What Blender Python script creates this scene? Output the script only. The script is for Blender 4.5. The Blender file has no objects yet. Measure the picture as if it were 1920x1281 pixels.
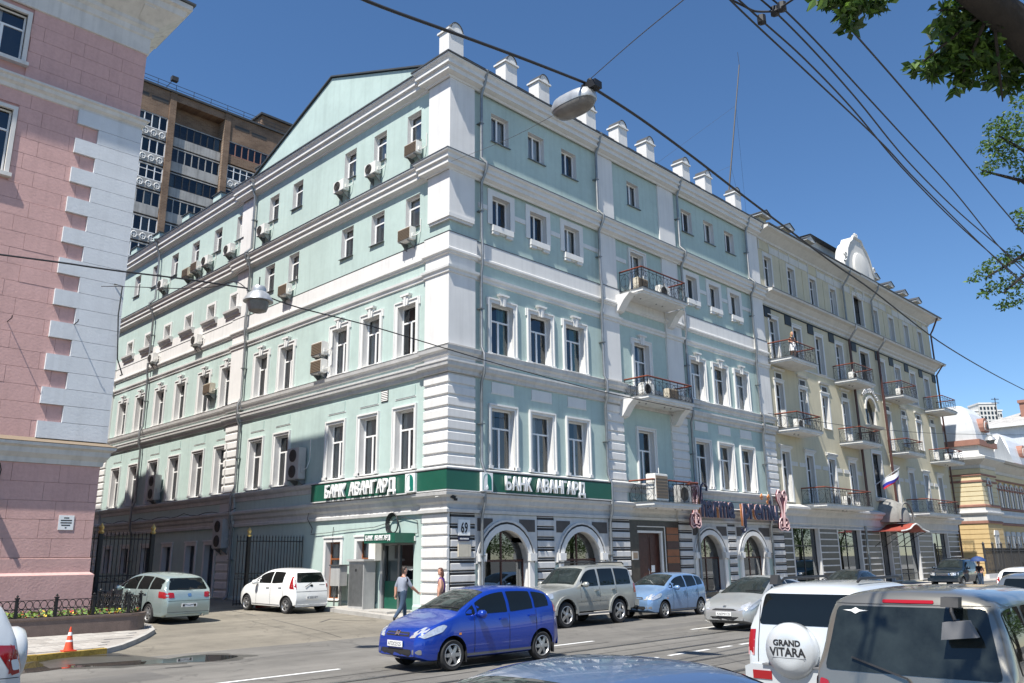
import bpy, bmesh, math, random
from mathutils import Vector, Matrix, geometry
from mathutils.bvhtree import BVHTree
R = math.radians
PI = math.pi
rng = random.Random(7)
SC = bpy.context.scene
COL = SC.collection

# ------------------------------------------------------------------ camera
CAMP = Vector((-19.69, -22.634, 2.1))
YAW, PITCH, ROLL, FPX = R(45.537), R(14.687), R(-0.699), 1555.33
_f = Vector((math.sin(YAW) * math.cos(PITCH), math.cos(YAW) * math.cos(PITCH), math.sin(PITCH)))
_r0 = Vector((math.cos(YAW), -math.sin(YAW), 0))
_u0 = _r0.cross(_f)
_r = _r0 * math.cos(ROLL) + _u0 * math.sin(ROLL)
_u = _u0 * math.cos(ROLL) - _r0 * math.sin(ROLL)
cam = bpy.data.cameras.new('camera')
cam.lens = 36 * FPX / 1920
cam.sensor_width = 36
cam.clip_end = 3000
cam.clip_start = 0.1
camo = bpy.data.objects.new('camera', cam)
COL.objects.link(camo)
camo.matrix_world = Matrix(((_r.x, _u.x, -_f.x, CAMP.x), (_r.y, _u.y, -_f.y, CAMP.y), (_r.z, _u.z, -_f.z, CAMP.z), (0, 0, 0, 1)))
SC.camera = camo

# ------------------------------------------------------------------ light
SUN = Vector((-0.556, -0.174, 1.0)).normalized()
elev = math.asin(SUN.z)
w = bpy.data.worlds.new('World')
SC.world = w
w.use_nodes = True
nt = w.node_tree
sky = nt.nodes.new('ShaderNodeTexSky')
sky.sky_type = 'NISHITA'
sky.sun_disc = False
sky.sun_elevation = elev
sky.sun_rotation = math.atan2(SUN.x, SUN.y)
sky.altitude = 1000
sky.air_density = 1.0
sky.dust_density = 0.0
sky.ozone_density = 4.0
bg = nt.nodes['Background']
bg.inputs[1].default_value = 0.098
hs = nt.nodes.new('ShaderNodeHueSaturation')
hs.inputs['Saturation'].default_value = 1.12
nt.links.new(sky.outputs[0], hs.inputs['Color'])
nt.links.new(hs.outputs[0], bg.inputs[0])
sl = bpy.data.lights.new('sun', 'SUN')
sl.energy = 5.0
sl.angle = R(0.55)
sl.color = (1.0, 0.955, 0.88)
so = bpy.data.objects.new('sun', sl)
COL.objects.link(so)
so.rotation_euler = SUN.to_track_quat('Z', 'Y').to_euler()
so.location = SUN * 60
vs = SC.view_settings
vs.view_transform = 'Standard'
vs.look = 'None'
vs.exposure = 0.7
vs.gamma = 1
SC.cycles.max_bounces = 6
SC.cycles.transparent_max_bounces = 16
SC.cycles.caustics_reflective = False
SC.cycles.caustics_refractive = False
SC.cycles.use_denoising = True

# ------------------------------------------------------------------ materials
M = {}
def _new(name):
    m = bpy.data.materials.new(name)
    m.use_nodes = True
    M[name] = m
    t = m.node_tree
    return m, t, t.nodes['Principled BSDF']

def pm(name, col, rough=0.8, metal=0.0, var=0.0, scale=2.0, streak=0.0, bump=0.0, bscale=40.0, coat=0.0, spec=None, var2=None, spots=0.0):
    """base colour with uneven weathering: soft noise (var), vertical rain streaks (streak), fine relief (bump)"""
    m, t, b = _new(name)
    b.inputs['Roughness'].default_value = rough
    b.inputs['Metallic'].default_value = metal
    if coat:
        b.inputs['Coat Weight'].default_value = coat
        b.inputs['Coat Roughness'].default_value = 0.04
    if spec is not None:
        b.inputs['Specular IOR Level'].default_value = spec
    b.inputs['Base Color'].default_value = (*col, 1)
    if var or streak or bump or spots:
        tc = t.nodes.new('ShaderNodeTexCoord')
        last = None
        def mul(fac_socket, lo, hi, f0=0.3, f1=0.7):
            nonlocal last
            mr = t.nodes.new('ShaderNodeMapRange')
            mr.inputs[1].default_value = f0; mr.inputs[2].default_value = f1
            mr.inputs[3].default_value = lo; mr.inputs[4].default_value = hi
            t.links.new(fac_socket, mr.inputs[0])
            mx = t.nodes.new('ShaderNodeVectorMath'); mx.operation = 'SCALE'
            if last is None:
                mx.inputs[0].default_value = col
            else:
                t.links.new(last, mx.inputs[0])
            t.links.new(mr.outputs[0], mx.inputs['Scale'])
            last = mx.outputs[0]
        if var:
            n = t.nodes.new('ShaderNodeTexNoise'); n.inputs['Scale'].default_value = scale; n.inputs['Detail'].default_value = 6
            n.inputs['Roughness'].default_value = 0.65
            t.links.new(tc.outputs['Object'], n.inputs['Vector'])
            mul(n.outputs[0], 1 - var, 1 + var * 0.6)
        if streak:
            mp = t.nodes.new('ShaderNodeMapping'); mp.inputs['Scale'].default_value = (5, 5, 0.22)
            t.links.new(tc.outputs['Object'], mp.inputs[0])
            n = t.nodes.new('ShaderNodeTexNoise'); n.inputs['Scale'].default_value = 1.0; n.inputs['Detail'].default_value = 5
            t.links.new(mp.outputs[0], n.inputs['Vector'])
            mul(n.outputs[0], 1 - streak, 1.0, 0.28, 0.52)
        if spots:
            n = t.nodes.new('ShaderNodeTexNoise'); n.inputs['Scale'].default_value = scale * 9; n.inputs['Detail'].default_value = 3
            t.links.new(tc.outputs['Object'], n.inputs['Vector'])
            mul(n.outputs[0], 1 - spots, 1.0 + spots * .3, 0.35, 0.6)
        if last is not None:
            t.links.new(last, b.inputs['Base Color'])
        if bump:
            n = t.nodes.new('ShaderNodeTexNoise'); n.inputs['Scale'].default_value = bscale; n.inputs['Detail'].default_value = 4
            t.links.new(tc.outputs['Object'], n.inputs['Vector'])
            bp = t.nodes.new('ShaderNodeBump'); bp.inputs['Strength'].default_value = bump; bp.inputs['Distance'].default_value = 0.02
            t.links.new(n.outputs[0], bp.inputs['Height'])
            t.links.new(bp.outputs[0], b.inputs['Normal'])
    return m

def glass(name, tint=(0.8, 0.85, 0.86), extra=0.05, rough=0.01, gloss=(0.9, 0.95, 1.0)):
    m, t, b = _new(name)
    t.nodes.remove(b)
    out = t.nodes['Material Output']
    tr = t.nodes.new('ShaderNodeBsdfTransparent'); tr.inputs[0].default_value = (*tint, 1)
    gl = t.nodes.new('ShaderNodeBsdfGlossy'); gl.inputs['Roughness'].default_value = rough; gl.inputs[0].default_value = (*gloss, 1)
    fr = t.nodes.new('ShaderNodeFresnel'); fr.inputs[0].default_value = 1.5
    ad = t.nodes.new('ShaderNodeMath'); ad.operation = 'ADD'; ad.inputs[1].default_value = extra; ad.use_clamp = True
    mx = t.nodes.new('ShaderNodeMixShader')
    t.links.new(fr.outputs[0], ad.inputs[0]); t.links.new(ad.outputs[0], mx.inputs[0])
    t.links.new(tr.outputs[0], mx.inputs[1]); t.links.new(gl.outputs[0], mx.inputs[2])
    t.links.new(mx.outputs[0], out.inputs[0])
    return m

pm('mint', (0.425, 0.53, 0.495), 0.9, var=0.10, scale=0.45, streak=0.09, spots=0.03, bump=0.12, bscale=25)
pm('white_stucco', (0.68, 0.67, 0.65), 0.9, var=0.07, scale=0.7, streak=0.09, bump=0.10, bscale=25)
pm('trim', (0.68, 0.675, 0.655), 0.85, var=0.07, scale=1.3, streak=0.07, bump=0.08)
pm('cornice', (0.54, 0.535, 0.52), 0.9, var=0.12, scale=1.1, streak=0.13, bump=0.1)
pm('pvc', (0.80, 0.80, 0.79), 0.35, var=0.03)
pm('reveal', (0.68, 0.675, 0.66), 0.85, var=0.06, scale=2)
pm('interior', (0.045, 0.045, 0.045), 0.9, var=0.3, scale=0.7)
pm('blind_grey', (0.62, 0.59, 0.54), 0.9, var=0.12, scale=3)
pm('drape_brown', (0.20, 0.155, 0.105), 0.95, var=0.2, scale=3)
pm('sheer', (0.62, 0.63, 0.62), 0.95, var=0.1, scale=3)
pm('drape_teal', (0.10, 0.22, 0.21), 0.9, var=0.2, scale=3)
glass('glass', (0.92, 0.94, 0.94), 0.05)
glass('glass_dark', (0.45, 0.5, 0.5), 0.07)
glass('shop_glass', (0.30, 0.36, 0.33), 0.14)
pm('roof_metal', (0.075, 0.078, 0.08), 0.55, metal=0.3, var=0.25, scale=1.5)
pm('roof_light', (0.66, 0.68, 0.70), 0.5, metal=0.2, var=0.1, scale=0.6, streak=0.1)
pm('galvanised', (0.27, 0.28, 0.285), 0.45, metal=0.75, var=0.2, scale=4, streak=0.15)
pm('ac_white', (0.74, 0.73, 0.69), 0.5, var=0.1, scale=2, streak=0.15)
pm('ac_beige', (0.55, 0.50, 0.40), 0.55, var=0.12, scale=2, streak=0.15)
pm('ac_grey', (0.42, 0.42, 0.41), 0.55, var=0.12, scale=2, streak=0.15)
pm('grille', (0.05, 0.045, 0.04), 0.6)
pm('grille_brown', (0.22, 0.17, 0.12), 0.6)
pm('sign_green', (0.012, 0.095, 0.062), 0.4, var=0.12, scale=1.2)
pm('sign_teal', (0.008, 0.17, 0.13), 0.4)
pm('sign_white', (0.80, 0.80, 0.79), 0.5, var=0.05, scale=3)
pm('stripe_dark', (0.045, 0.042, 0.040), 0.75, var=0.25, scale=2)
pm('stripe_grey', (0.58, 0.575, 0.565), 0.85, var=0.12, scale=1.6, streak=0.15)
pm('dark_stone', (0.055, 0.046, 0.038), 0.35, var=0.35, scale=5)
pm('dark_wood', (0.07, 0.025, 0.018), 0.4, var=0.3, scale=6)
pm('door_brown', (0.26, 0.085, 0.028), 0.4, var=0.2, scale=5)
pm('pink', (0.59, 0.365, 0.335), 0.9, var=0.10, scale=0.9, streak=0.07, bump=0.35, bscale=14, spots=0.05)
pm('pink_joint', (0.53, 0.31, 0.285), 0.95, var=0.1)
pm('quoin', (0.60, 0.62, 0.64), 0.9, var=0.07, scale=1.2, streak=0.08, bump=0.25, bscale=14)
pm('pink_trim', (0.62, 0.60, 0.57), 0.85, var=0.12, scale=1.2, streak=0.15)
pm('yellow', (0.56, 0.505, 0.365), 0.9, var=0.09, scale=0.7, streak=0.09, bump=0.1)
pm('yellow_white', (0.60, 0.59, 0.56), 0.9, var=0.08, scale=1.0, streak=0.1)
pm('ochre', (0.60, 0.44, 0.22), 0.9, var=0.08, scale=0.7, streak=0.06)
pm('ochre_pale', (0.66, 0.57, 0.37), 0.9, var=0.08, scale=0.7, streak=0.06)
pm('terracotta', (0.31, 0.155, 0.115), 0.85, var=0.15, scale=2)
pm('concrete', (0.40, 0.39, 0.37), 0.9, var=0.25, scale=0.8, streak=0.3)
pm('iron', (0.016, 0.016, 0.017), 0.5, metal=0.3)
pm('iron_far', (0.03, 0.03, 0.032), 0.6)
pm('handrail', (0.23, 0.055, 0.025), 0.5, var=0.2, scale=4)
pm('slab', (0.68, 0.68, 0.665), 0.85, var=0.12, scale=1.2, streak=0.12)
pm('cable', (0.010, 0.011, 0.014), 0.6)
pm('cable_thin', (0.07, 0.07, 0.075), 0.6)
pm('lamp_metal', (0.50, 0.51, 0.51), 0.4, metal=0.5, var=0.18, scale=5, streak=0.2)
pm('lamp_glass', (0.16, 0.15, 0.14), 0.25, var=0.3, scale=5)
pm('lamp_gold', (0.55, 0.40, 0.15), 0.35, metal=0.6)
pm('steel', (0.30, 0.29, 0.28), 0.28, metal=0.9, var=0.25, scale=5)
pm('kerb', (0.38, 0.365, 0.34), 0.9, var=0.2, scale=2.5, bump=0.3, bscale=30)
pm('kerb_yellow', (0.36, 0.24, 0.045), 0.8, var=0.35, scale=3, spots=0.3)
pm('paver', (0.41, 0.385, 0.35), 0.9, var=0.14, scale=1.1, bump=0.2, spots=0.1)
pm('paver_dark', (0.34, 0.315, 0.285), 0.9, var=0.16, scale=1.1, bump=0.2, spots=0.1)
pm('granite_brown', (0.16, 0.115, 0.095), 0.55, var=0.2, scale=5, spots=0.25)
pm('marking', (0.72, 0.72, 0.70), 0.75, var=0.18, scale=4, spots=0.25)
pm('soil', (0.05, 0.04, 0.025), 0.95)
pm('leaf_dark', (0.036, 0.074, 0.018), 0.5, var=0.35, scale=3)
pm('leaf_light', (0.105, 0.19, 0.035), 0.5, var=0.3, scale=3)
pm('leaf_bed', (0.14, 0.24, 0.05), 0.6, var=0.3, scale=8)
pm('flower_red', (0.55, 0.05, 0.03), 0.6)
pm('flower_yellow', (0.70, 0.50, 0.05), 0.6)
pm('bark', (0.020, 0.016, 0.012), 0.95, var=0.4, scale=6, bump=0.8, bscale=14)
pm('cone_orange', (0.72, 0.085, 0.03), 0.5, var=0.12, scale=8)
pm('tyre', (0.022, 0.022, 0.023), 0.85, var=0.2, scale=9)
pm('rim', (0.46, 0.46, 0.46), 0.35, metal=0.75, var=0.12, scale=9)
pm('rim_dark', (0.14, 0.14, 0.14), 0.4, metal=0.6)
pm('black_plastic', (0.018, 0.018, 0.019), 0.5)
pm('grey_plastic', (0.16, 0.16, 0.165), 0.5)
pm('chrome', (0.75, 0.75, 0.75), 0.12, metal=1.0)
pm('lamp_red', (0.30, 0.008, 0.012), 0.12, coat=0.6)
pm('lamp_pink', (0.60, 0.28, 0.28), 0.15, coat=0.6)
pm('lamp_amber', (0.7, 0.25, 0.03), 0.15, coat=0.5)
pm('headlamp', (0.72, 0.73, 0.74), 0.1, metal=0.55, coat=0.8, var=0.3, scale=14)
pm('plate', (0.78, 0.78, 0.76), 0.5)
pm('ink', (0.02, 0.02, 0.022), 0.6)
pm('seat', (0.055, 0.057, 0.06), 0.9)
pm('car_inside', (0.022, 0.023, 0.025), 0.9)
glass('car_glass', (0.36, 0.42, 0.41), 0.05)
glass('car_glass_tint', (0.045, 0.05, 0.05), 0.035, 0.015)
for nm, c, me_, ro in (('paint_blue', (0.006, 0.042, 0.34), .35, .28), ('paint_sky', (0.20, 0.33, 0.54), .4, .3), ('paint_silver', (0.46, 0.47, 0.46), .55, .32),
                       ('paint_sand', (0.40, 0.405, 0.375), .45, .34), ('paint_mint', (0.38, 0.46, 0.44), .5, .3), ('paint_white', (0.80, 0.80, 0.78), .0, .3),
                       ('paint_pearl', (0.56, 0.59, 0.605), .15, .28), ('paint_bluegrey', (0.10, 0.165, 0.30), .45, .3), ('paint_dark', (0.018, 0.022, 0.027), .3, .3),
                       ('paint_navy', (0.008, 0.022, 0.040), .4, .28), ('paint_beige', (0.23, 0.22, 0.19), .6, .3), ('paint_greyblue', (0.17, 0.19, 0.21), .5, .3)):
    pm(nm, c, ro, metal=me_, coat=1.0, var=0.035, scale=2.5)
pm('cladding_beige', (0.33, 0.32, 0.275), 0.5, var=0.1, scale=4)
pm('skin', (0.50, 0.27, 0.19), 0.55, var=0.06, scale=9)
pm('hair_dark', (0.035, 0.022, 0.016), 0.6, var=0.3, scale=20)
pm('hair_auburn', (0.09, 0.03, 0.018), 0.55, var=0.3, scale=20)
pm('hair_blond', (0.50, 0.33, 0.13), 0.6, var=0.3, scale=20)
pm('shirt_grey', (0.235, 0.26, 0.32), 0.9, var=0.08, scale=9, bump=0.3, bscale=9)
pm('jeans', (0.045, 0.075, 0.125), 0.95, var=0.25, scale=6, bump=0.3, bscale=10)
pm('purple', (0.10, 0.025, 0.23), 0.8, var=0.2, scale=9, bump=0.3, bscale=9)
pm('dark_purple', (0.06, 0.03, 0.055), 0.9, var=0.2, scale=9)
pm('cloth_white', (0.75, 0.75, 0.78), 0.9)
pm('cloth_black', (0.02, 0.018, 0.022), 0.9)
pm('flag_blue', (0.03, 0.03, 0.30), 0.8)
pm('flag_red', (0.5, 0.02, 0.03), 0.8)
pm('navy', (0.012, 0.017, 0.05), 0.5)
pm('sign_rose', (0.62, 0.42, 0.42), 0.5, var=0.1, scale=5)
pm('sign_maroon', (0.13, 0.018, 0.035), 0.45)
pm('sign_orange', (0.55, 0.22, 0.08), 0.5)
pm('umbrella_blue', (0.02, 0.05, 0.16), 0.7, var=0.15, scale=5)
pm('curtain_yellow', (0.75, 0.42, 0.01), 0.8, var=0.1, scale=5)
pm('curtain_green', (0.16, 0.28, 0.08), 0.85, var=0.15, scale=5)
pm('roof_red', (0.30, 0.06, 0.04), 0.6, var=0.2, scale=3)
pm('panel_teal', (0.03, 0.11, 0.10), 0.4, var=0.2, scale=1.5)

def asphalt(name, base, crack=True):
    m, t, b = _new(name)
    tc = t.nodes.new('ShaderNodeTexCoord')
    def noise(s, d=6, sc=None):
        n = t.nodes.new('ShaderNodeTexNoise'); n.inputs['Scale'].default_value = s; n.inputs['Detail'].default_value = d
        if sc:
            mp = t.nodes.new('ShaderNodeMapping'); mp.inputs['Scale'].default_value = sc
            t.links.new(tc.outputs['Object'], mp.inputs[0]); t.links.new(mp.outputs[0], n.inputs['Vector'])
        else:
            t.links.new(tc.outputs['Object'], n.inputs['Vector'])
        return n.outputs[0]
    def rng_(s, f0, f1, lo, hi):
        r = t.nodes.new('ShaderNodeMapRange'); r.inputs[1].default_value = f0; r.inputs[2].default_value = f1; r.inputs[3].default_value = lo; r.inputs[4].default_value = hi
        t.links.new(s, r.inputs[0]); return r.outputs[0]
    def mul(a, c):
        x = t.nodes.new('ShaderNodeMath'); x.operation = 'MULTIPLY'; t.links.new(a, x.inputs[0]); t.links.new(c, x.inputs[1]); return x.outputs[0]
    f = mul(rng_(noise(0.35), .3, .7, .8, 1.15), rng_(noise(1.0, 5, (0.06, 1.6, 1)), .3, .7, .82, 1.14))
    f = mul(f, rng_(noise(60, 2), .3, .7, .8, 1.2))
    f = mul(f, rng_(noise(2.2, 8), .28, .5, .82, 1.0))
    if crack:
        v = t.nodes.new('ShaderNodeTexVoronoi'); v.feature = 'DISTANCE_TO_EDGE'; v.inputs['Scale'].default_value = 0.22
        d = t.nodes.new('ShaderNodeTexNoise'); d.inputs['Scale'].default_value = 0.8; d.inputs['Detail'].default_value = 8
        t.links.new(tc.outputs['Object'], d.inputs['Vector'])
        ad = t.nodes.new('ShaderNodeMixRGB'); ad.blend_type = 'LINEAR_LIGHT'; ad.inputs[0].default_value = 0.9
        t.links.new(tc.outputs['Object'], ad.inputs[1]); t.links.new(d.outputs['Color'], ad.inputs[2])
        t.links.new(ad.outputs[0], v.inputs['Vector'])
        f = mul(f, rng_(v.outputs['Distance'], .0, .006, .6, 1.0))
    sc = t.nodes.new('ShaderNodeVectorMath'); sc.operation = 'SCALE'; sc.inputs[0].default_value = base
    t.links.new(f, sc.inputs['Scale']); t.links.new(sc.outputs[0], b.inputs['Base Color'])
    b.inputs['Roughness'].default_value = 0.85
    bp = t.nodes.new('ShaderNodeBump'); bp.inputs['Strength'].default_value = 0.35; bp.inputs['Distance'].default_value = 0.01
    t.links.new(noise(90, 3), bp.inputs['Height']); t.links.new(bp.outputs[0], b.inputs['Normal'])
asphalt('asphalt', (0.150, 0.142, 0.128))
asphalt('asphalt_pale', (0.195, 0.175, 0.140))
asphalt('asphalt_patch', (0.115, 0.110, 0.102), False)
asphalt('asphalt_dark', (0.060, 0.058, 0.055), False)
asphalt('ground_far', (0.16, 0.155, 0.14), False)

def brickmat(name):
    m, t, b = _new(name)
    tc = t.nodes.new('ShaderNodeTexCoord')
    mp = t.nodes.new('ShaderNodeMapping'); mp.inputs['Rotation'].default_value = (R(90), 0, 0)
    t.links.new(tc.outputs['Object'], mp.inputs[0])
    br = t.nodes.new('ShaderNodeTexBrick')
    br.inputs['Color1'].default_value = (0.235, 0.15, 0.095, 1); br.inputs['Color2'].default_value = (0.17, 0.10, 0.062, 1); br.inputs['Mortar'].default_value = (0.24, 0.19, 0.145, 1)
    br.inputs['Scale'].default_value = 1.0; br.inputs['Brick Width'].default_value = 0.5; br.inputs['Row Height'].default_value = 0.16; br.inputs['Mortar Size'].default_value = 0.016
    t.links.new(mp.outputs[0], br.inputs['Vector'])
    n = t.nodes.new('ShaderNodeTexNoise'); n.inputs['Scale'].default_value = 0.5; n.inputs['Detail'].default_value = 6
    t.links.new(tc.outputs['Object'], n.inputs['Vector'])
    r = t.nodes.new('ShaderNodeMapRange'); r.inputs[1].default_value = .3; r.inputs[2].default_value = .7; r.inputs[3].default_value = .65; r.inputs[4].default_value = 1.2
    t.links.new(n.outputs[0], r.inputs[0])
    s = t.nodes.new('ShaderNodeVectorMath'); s.operation = 'SCALE'
    t.links.new(br.outputs[0], s.inputs[0]); t.links.new(r.outputs[0], s.inputs['Scale'])
    t.links.new(s.outputs[0], b.inputs['Base Color']); b.inputs['Roughness'].default_value = 0.9
brickmat('tower_brick')
pm('wet_asphalt', (0.075, 0.070, 0.062), 0.35, var=0.3, scale=2)
m_, t_, b_ = _new('puddle')
b_.inputs['Base Color'].default_value = (0.035, 0.032, 0.028, 1); b_.inputs['Roughness'].default_value = 0.03

# ------------------------------------------------------------------ mesh helpers
class MB:
    def __init__(s, T=None):
        s.v = []; s.f = []; s.m = []; s.T = T; s.mats = []; s.cur = 0
    def mat(s, name):
        if name not in s.mats: s.mats.append(name)
        s.cur = s.mats.index(name); return s
    def add(s, vs, fs):
        o = len(s.v)
        if s.T is not None: vs = [s.T @ Vector(p) for p in vs]
        s.v += [tuple(p) for p in vs]
        for f in fs:
            s.f.append(tuple(i + o for i in f)); s.m.append(s.cur)
        return s
    def box(s, x0, y0, z0, x1, y1, z1):
        if x0 > x1: x0, x1 = x1, x0
        if y0 > y1: y0, y1 = y1, y0
        if z0 > z1: z0, z1 = z1, z0
        return s.add([(x0, y0, z0), (x1, y0, z0), (x1, y1, z0), (x0, y1, z0), (x0, y0, z1), (x1, y0, z1), (x1, y1, z1), (x0, y1, z1)],
                     [(0, 3, 2, 1), (4, 5, 6, 7), (0, 1, 5, 4), (1, 2, 6, 5), (2, 3, 7, 6), (3, 0, 4, 7)])
    def hexa(s, b, t):
        """8 points: bottom quad b, top quad t, both counter-clockwise seen from above"""
        return s.add(list(b) + list(t), [(0, 3, 2, 1), (4, 5, 6, 7), (0, 1, 5, 4), (1, 2, 6, 5), (2, 3, 7, 6), (3, 0, 4, 7)])
    def prism(s, poly, y0, y1):
        """polygon of (x, z) counter-clockwise seen from -y, extruded from y0 (front) to y1 (back)"""
        n = len(poly)
        a = sum(poly[i][0] * poly[(i + 1) % n][1] - poly[(i + 1) % n][0] * poly[i][1] for i in range(n))
        if a < 0: poly = poly[::-1]
        vs = [(x, y0, z) for x, z in poly] + [(x, y1, z) for x, z in poly]
        fs = [tuple(range(n)), tuple(range(2 * n - 1, n - 1, -1))]
        fs += [(i, i + n, (i + 1) % n + n, (i + 1) % n) for i in range(n)]
        return s.add(vs, fs)
    def prismx(s, poly, x0, x1):
        """polygon of (y, z), extruded along x"""
        n = len(poly)
        a = sum(poly[i][0] * poly[(i + 1) % n][1] - poly[(i + 1) % n][0] * poly[i][1] for i in range(n))
        if a < 0: poly = poly[::-1]
        vs = [(x0, y, z) for y, z in poly] + [(x1, y, z) for y, z in poly]
        fs = [tuple(range(n - 1, -1, -1)), tuple(range(n, 2 * n))]
        fs += [(i, (i + 1) % n, (i + 1) % n + n, i + n) for i in range(n)]
        return s.add(vs, fs)
    def prismz(s, poly, z0, z1):
        n = len(poly)
        a = sum(poly[i][0] * poly[(i + 1) % n][1] - poly[(i + 1) % n][0] * poly[i][1] for i in range(n))
        if a < 0: poly = poly[::-1]
        vs = [(x, y, z0) for x, y in poly] + [(x, y, z1) for x, y in poly]
        fs = [tuple(range(n - 1, -1, -1)), tuple(range(n, 2 * n))]
        fs += [(i, (i + 1) % n, (i + 1) % n + n, i + n) for i in range(n)]
        return s.add(vs, fs)
    def quad(s, a, b, c, d):
        return s.add([a, b, c, d], [(0, 1, 2, 3)])
    def tube(s, pts, r, n=6, closed=False):
        pts = [Vector(p) for p in pts]; N = len(pts); rs = r if isinstance(r, (list, tuple)) else [r] * N
        vs = []; up = None
        for i, p in enumerate(pts):
            if closed: d = pts[(i + 1) % N] - pts[i - 1]
            else: d = pts[min(i + 1, N - 1)] - pts[max(i - 1, 0)]
            d = d.normalized() if d.length > 1e-9 else Vector((0, 0, 1))
            if up is None: up = d.orthogonal().normalized()
            a = (up - d * up.dot(d)); a = a.normalized() if a.length > 1e-6 else d.orthogonal().normalized(); up = a
            b = d.cross(a)
            for k in range(n):
                t = 2 * PI * k / n
                vs.append(p + (a * math.cos(t) + b * math.sin(t)) * rs[i])
        fs = []
        for i in range(N if closed else N - 1):
            j = (i + 1) % N
            for k in range(n):
                k2 = (k + 1) % n
                fs.append((i * n + k, i * n + k2, j * n + k2, j * n + k))
        if not closed:
            fs.append(tuple(range(n - 1, -1, -1))); fs.append(tuple((N - 1) * n + k for k in range(n)))
        return s.add(vs, fs)
    def lathe(s, prof, n=16, c=(0, 0, 0), axis='z', a0=0, a1=2 * PI, caps=True):
        """prof: (radius, height) from bottom to top"""
        full = abs(a1 - a0 - 2 * PI) < 1e-6
        K = n if full else n + 1
        vs = []
        for (r_, h) in prof:
            for k in range(K):
                t = a0 + (a1 - a0) * k / n
                x, y = r_ * math.cos(t), r_ * math.sin(t)
                p = {'z': (x, y, h), 'y': (x, h, -y), 'x': (h, x, y)}[axis]
                vs.append((p[0] + c[0], p[1] + c[1], p[2] + c[2]))
        fs = []
        for i in range(len(prof) - 1):
            for k in range(n):
                k2 = (k + 1) % K
                fs.append((i * K + k, i * K + k2, (i + 1) * K + k2, (i + 1) * K + k))
        if full and caps:
            if prof[0][0] > 1e-6: fs.append(tuple(range(K - 1, -1, -1)))
            if prof[-1][0] > 1e-6: fs.append(tuple((len(prof) - 1) * K + k for k in range(K)))
        return s.add(vs, fs)
    def mesh(s, name='mesh', mat=None, smooth=False, angle=35):
        me = bpy.data.meshes.new(name)
        me.from_pydata(s.v, [], s.f)
        names = s.mats or [mat or 'trim']
        for nm in names: me.materials.append(M[nm])
        if len(names) > 1: me.polygons.foreach_set('material_index', s.m)
        if smooth:
            me.polygons.foreach_set('use_smooth', [True] * len(me.polygons))
            me.set_sharp_from_angle(angle=R(angle))
        me.update()
        return me
    def build(s, name, mat=None, parent=None, smooth=False, angle=35, **kw):
        return put(name, s.mesh(name, mat, smooth, angle), parent, **kw)

def put(name, me, parent=None, loc=None, rotz=0.0, label=None, cat=None, group=None, kind=None, mw=None):
    o = bpy.data.objects.new(name, me)
    COL.objects.link(o)
    if parent is not None: o.parent = parent
    if mw is not None: o.matrix_local = mw
    else:
        if loc is not None: o.location = loc
        if rotz: o.rotation_euler = (0, 0, rotz)
    tag(o, label, cat, group, kind)
    return o

def tag(o, label=None, cat=None, group=None, kind=None):
    for k, v in (('label', label), ('category', cat), ('group', group), ('kind', kind)):
        if v: o[k] = v
    return o

def root(name, loc=(0, 0, 0), rotz=0.0, label=None, cat=None, group=None):
    o = bpy.data.objects.new(name, None)
    o.empty_display_size = 0.3
    COL.objects.link(o); o.location = loc; o.rotation_euler = (0, 0, rotz)
    return tag(o, label, cat, group)

def ray(px, py):
    return (_f + _r * ((px - 960) / FPX) - _u * ((py - 640.5) / FPX))
def atY(px, py, Y):
    d = ray(px, py); return CAMP + d * ((Y - CAMP.y) / d.y)
def atX(px, py, X):
    d = ray(px, py); return CAMP + d * ((X - CAMP.x) / d.x)
def atD(px, py, dep):
    return CAMP + ray(px, py) * dep
def atZ(px, py, z):
    d = ray(px, py); return CAMP + d * ((z - CAMP.z) / d.z)

def wrap(mb, prof, plan, closed_ends=True):
    """moulding of section prof [(out, z) bottom to top, starting and ending at the wall] swept along the plan polyline; outward is to the right of travel"""
    P = [Vector(p) for p in plan]; n = len(P)
    nor = []
    for i in range(n - 1):
        d = (P[i + 1] - P[i]).normalized(); nor.append(Vector((d.y, -d.x)))
    off = []
    for i in range(n):
        if i == 0: off.append(nor[0])
        elif i == n - 1: off.append(nor[-1])
        else:
            b = nor[i - 1] + nor[i]
            off.append(b / max(1e-6, (1 + nor[i - 1].dot(nor[i]))))
    K = len(prof); vs = []
    for i in range(n):
        for (o, z) in prof:
            q = P[i] + off[i] * o; vs.append((q.x, q.y, z))
    fs = []
    for i in range(n - 1):
        for k in range(K - 1):
            fs.append((i * K + k, (i + 1) * K + k, (i + 1) * K + k + 1, i * K + k + 1))
    if closed_ends:
        fs.append(tuple(range(K - 1, -1, -1))); fs.append(tuple((n - 1) * K + k for k in range(K)))
    return mb.add(vs, fs)

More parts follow.
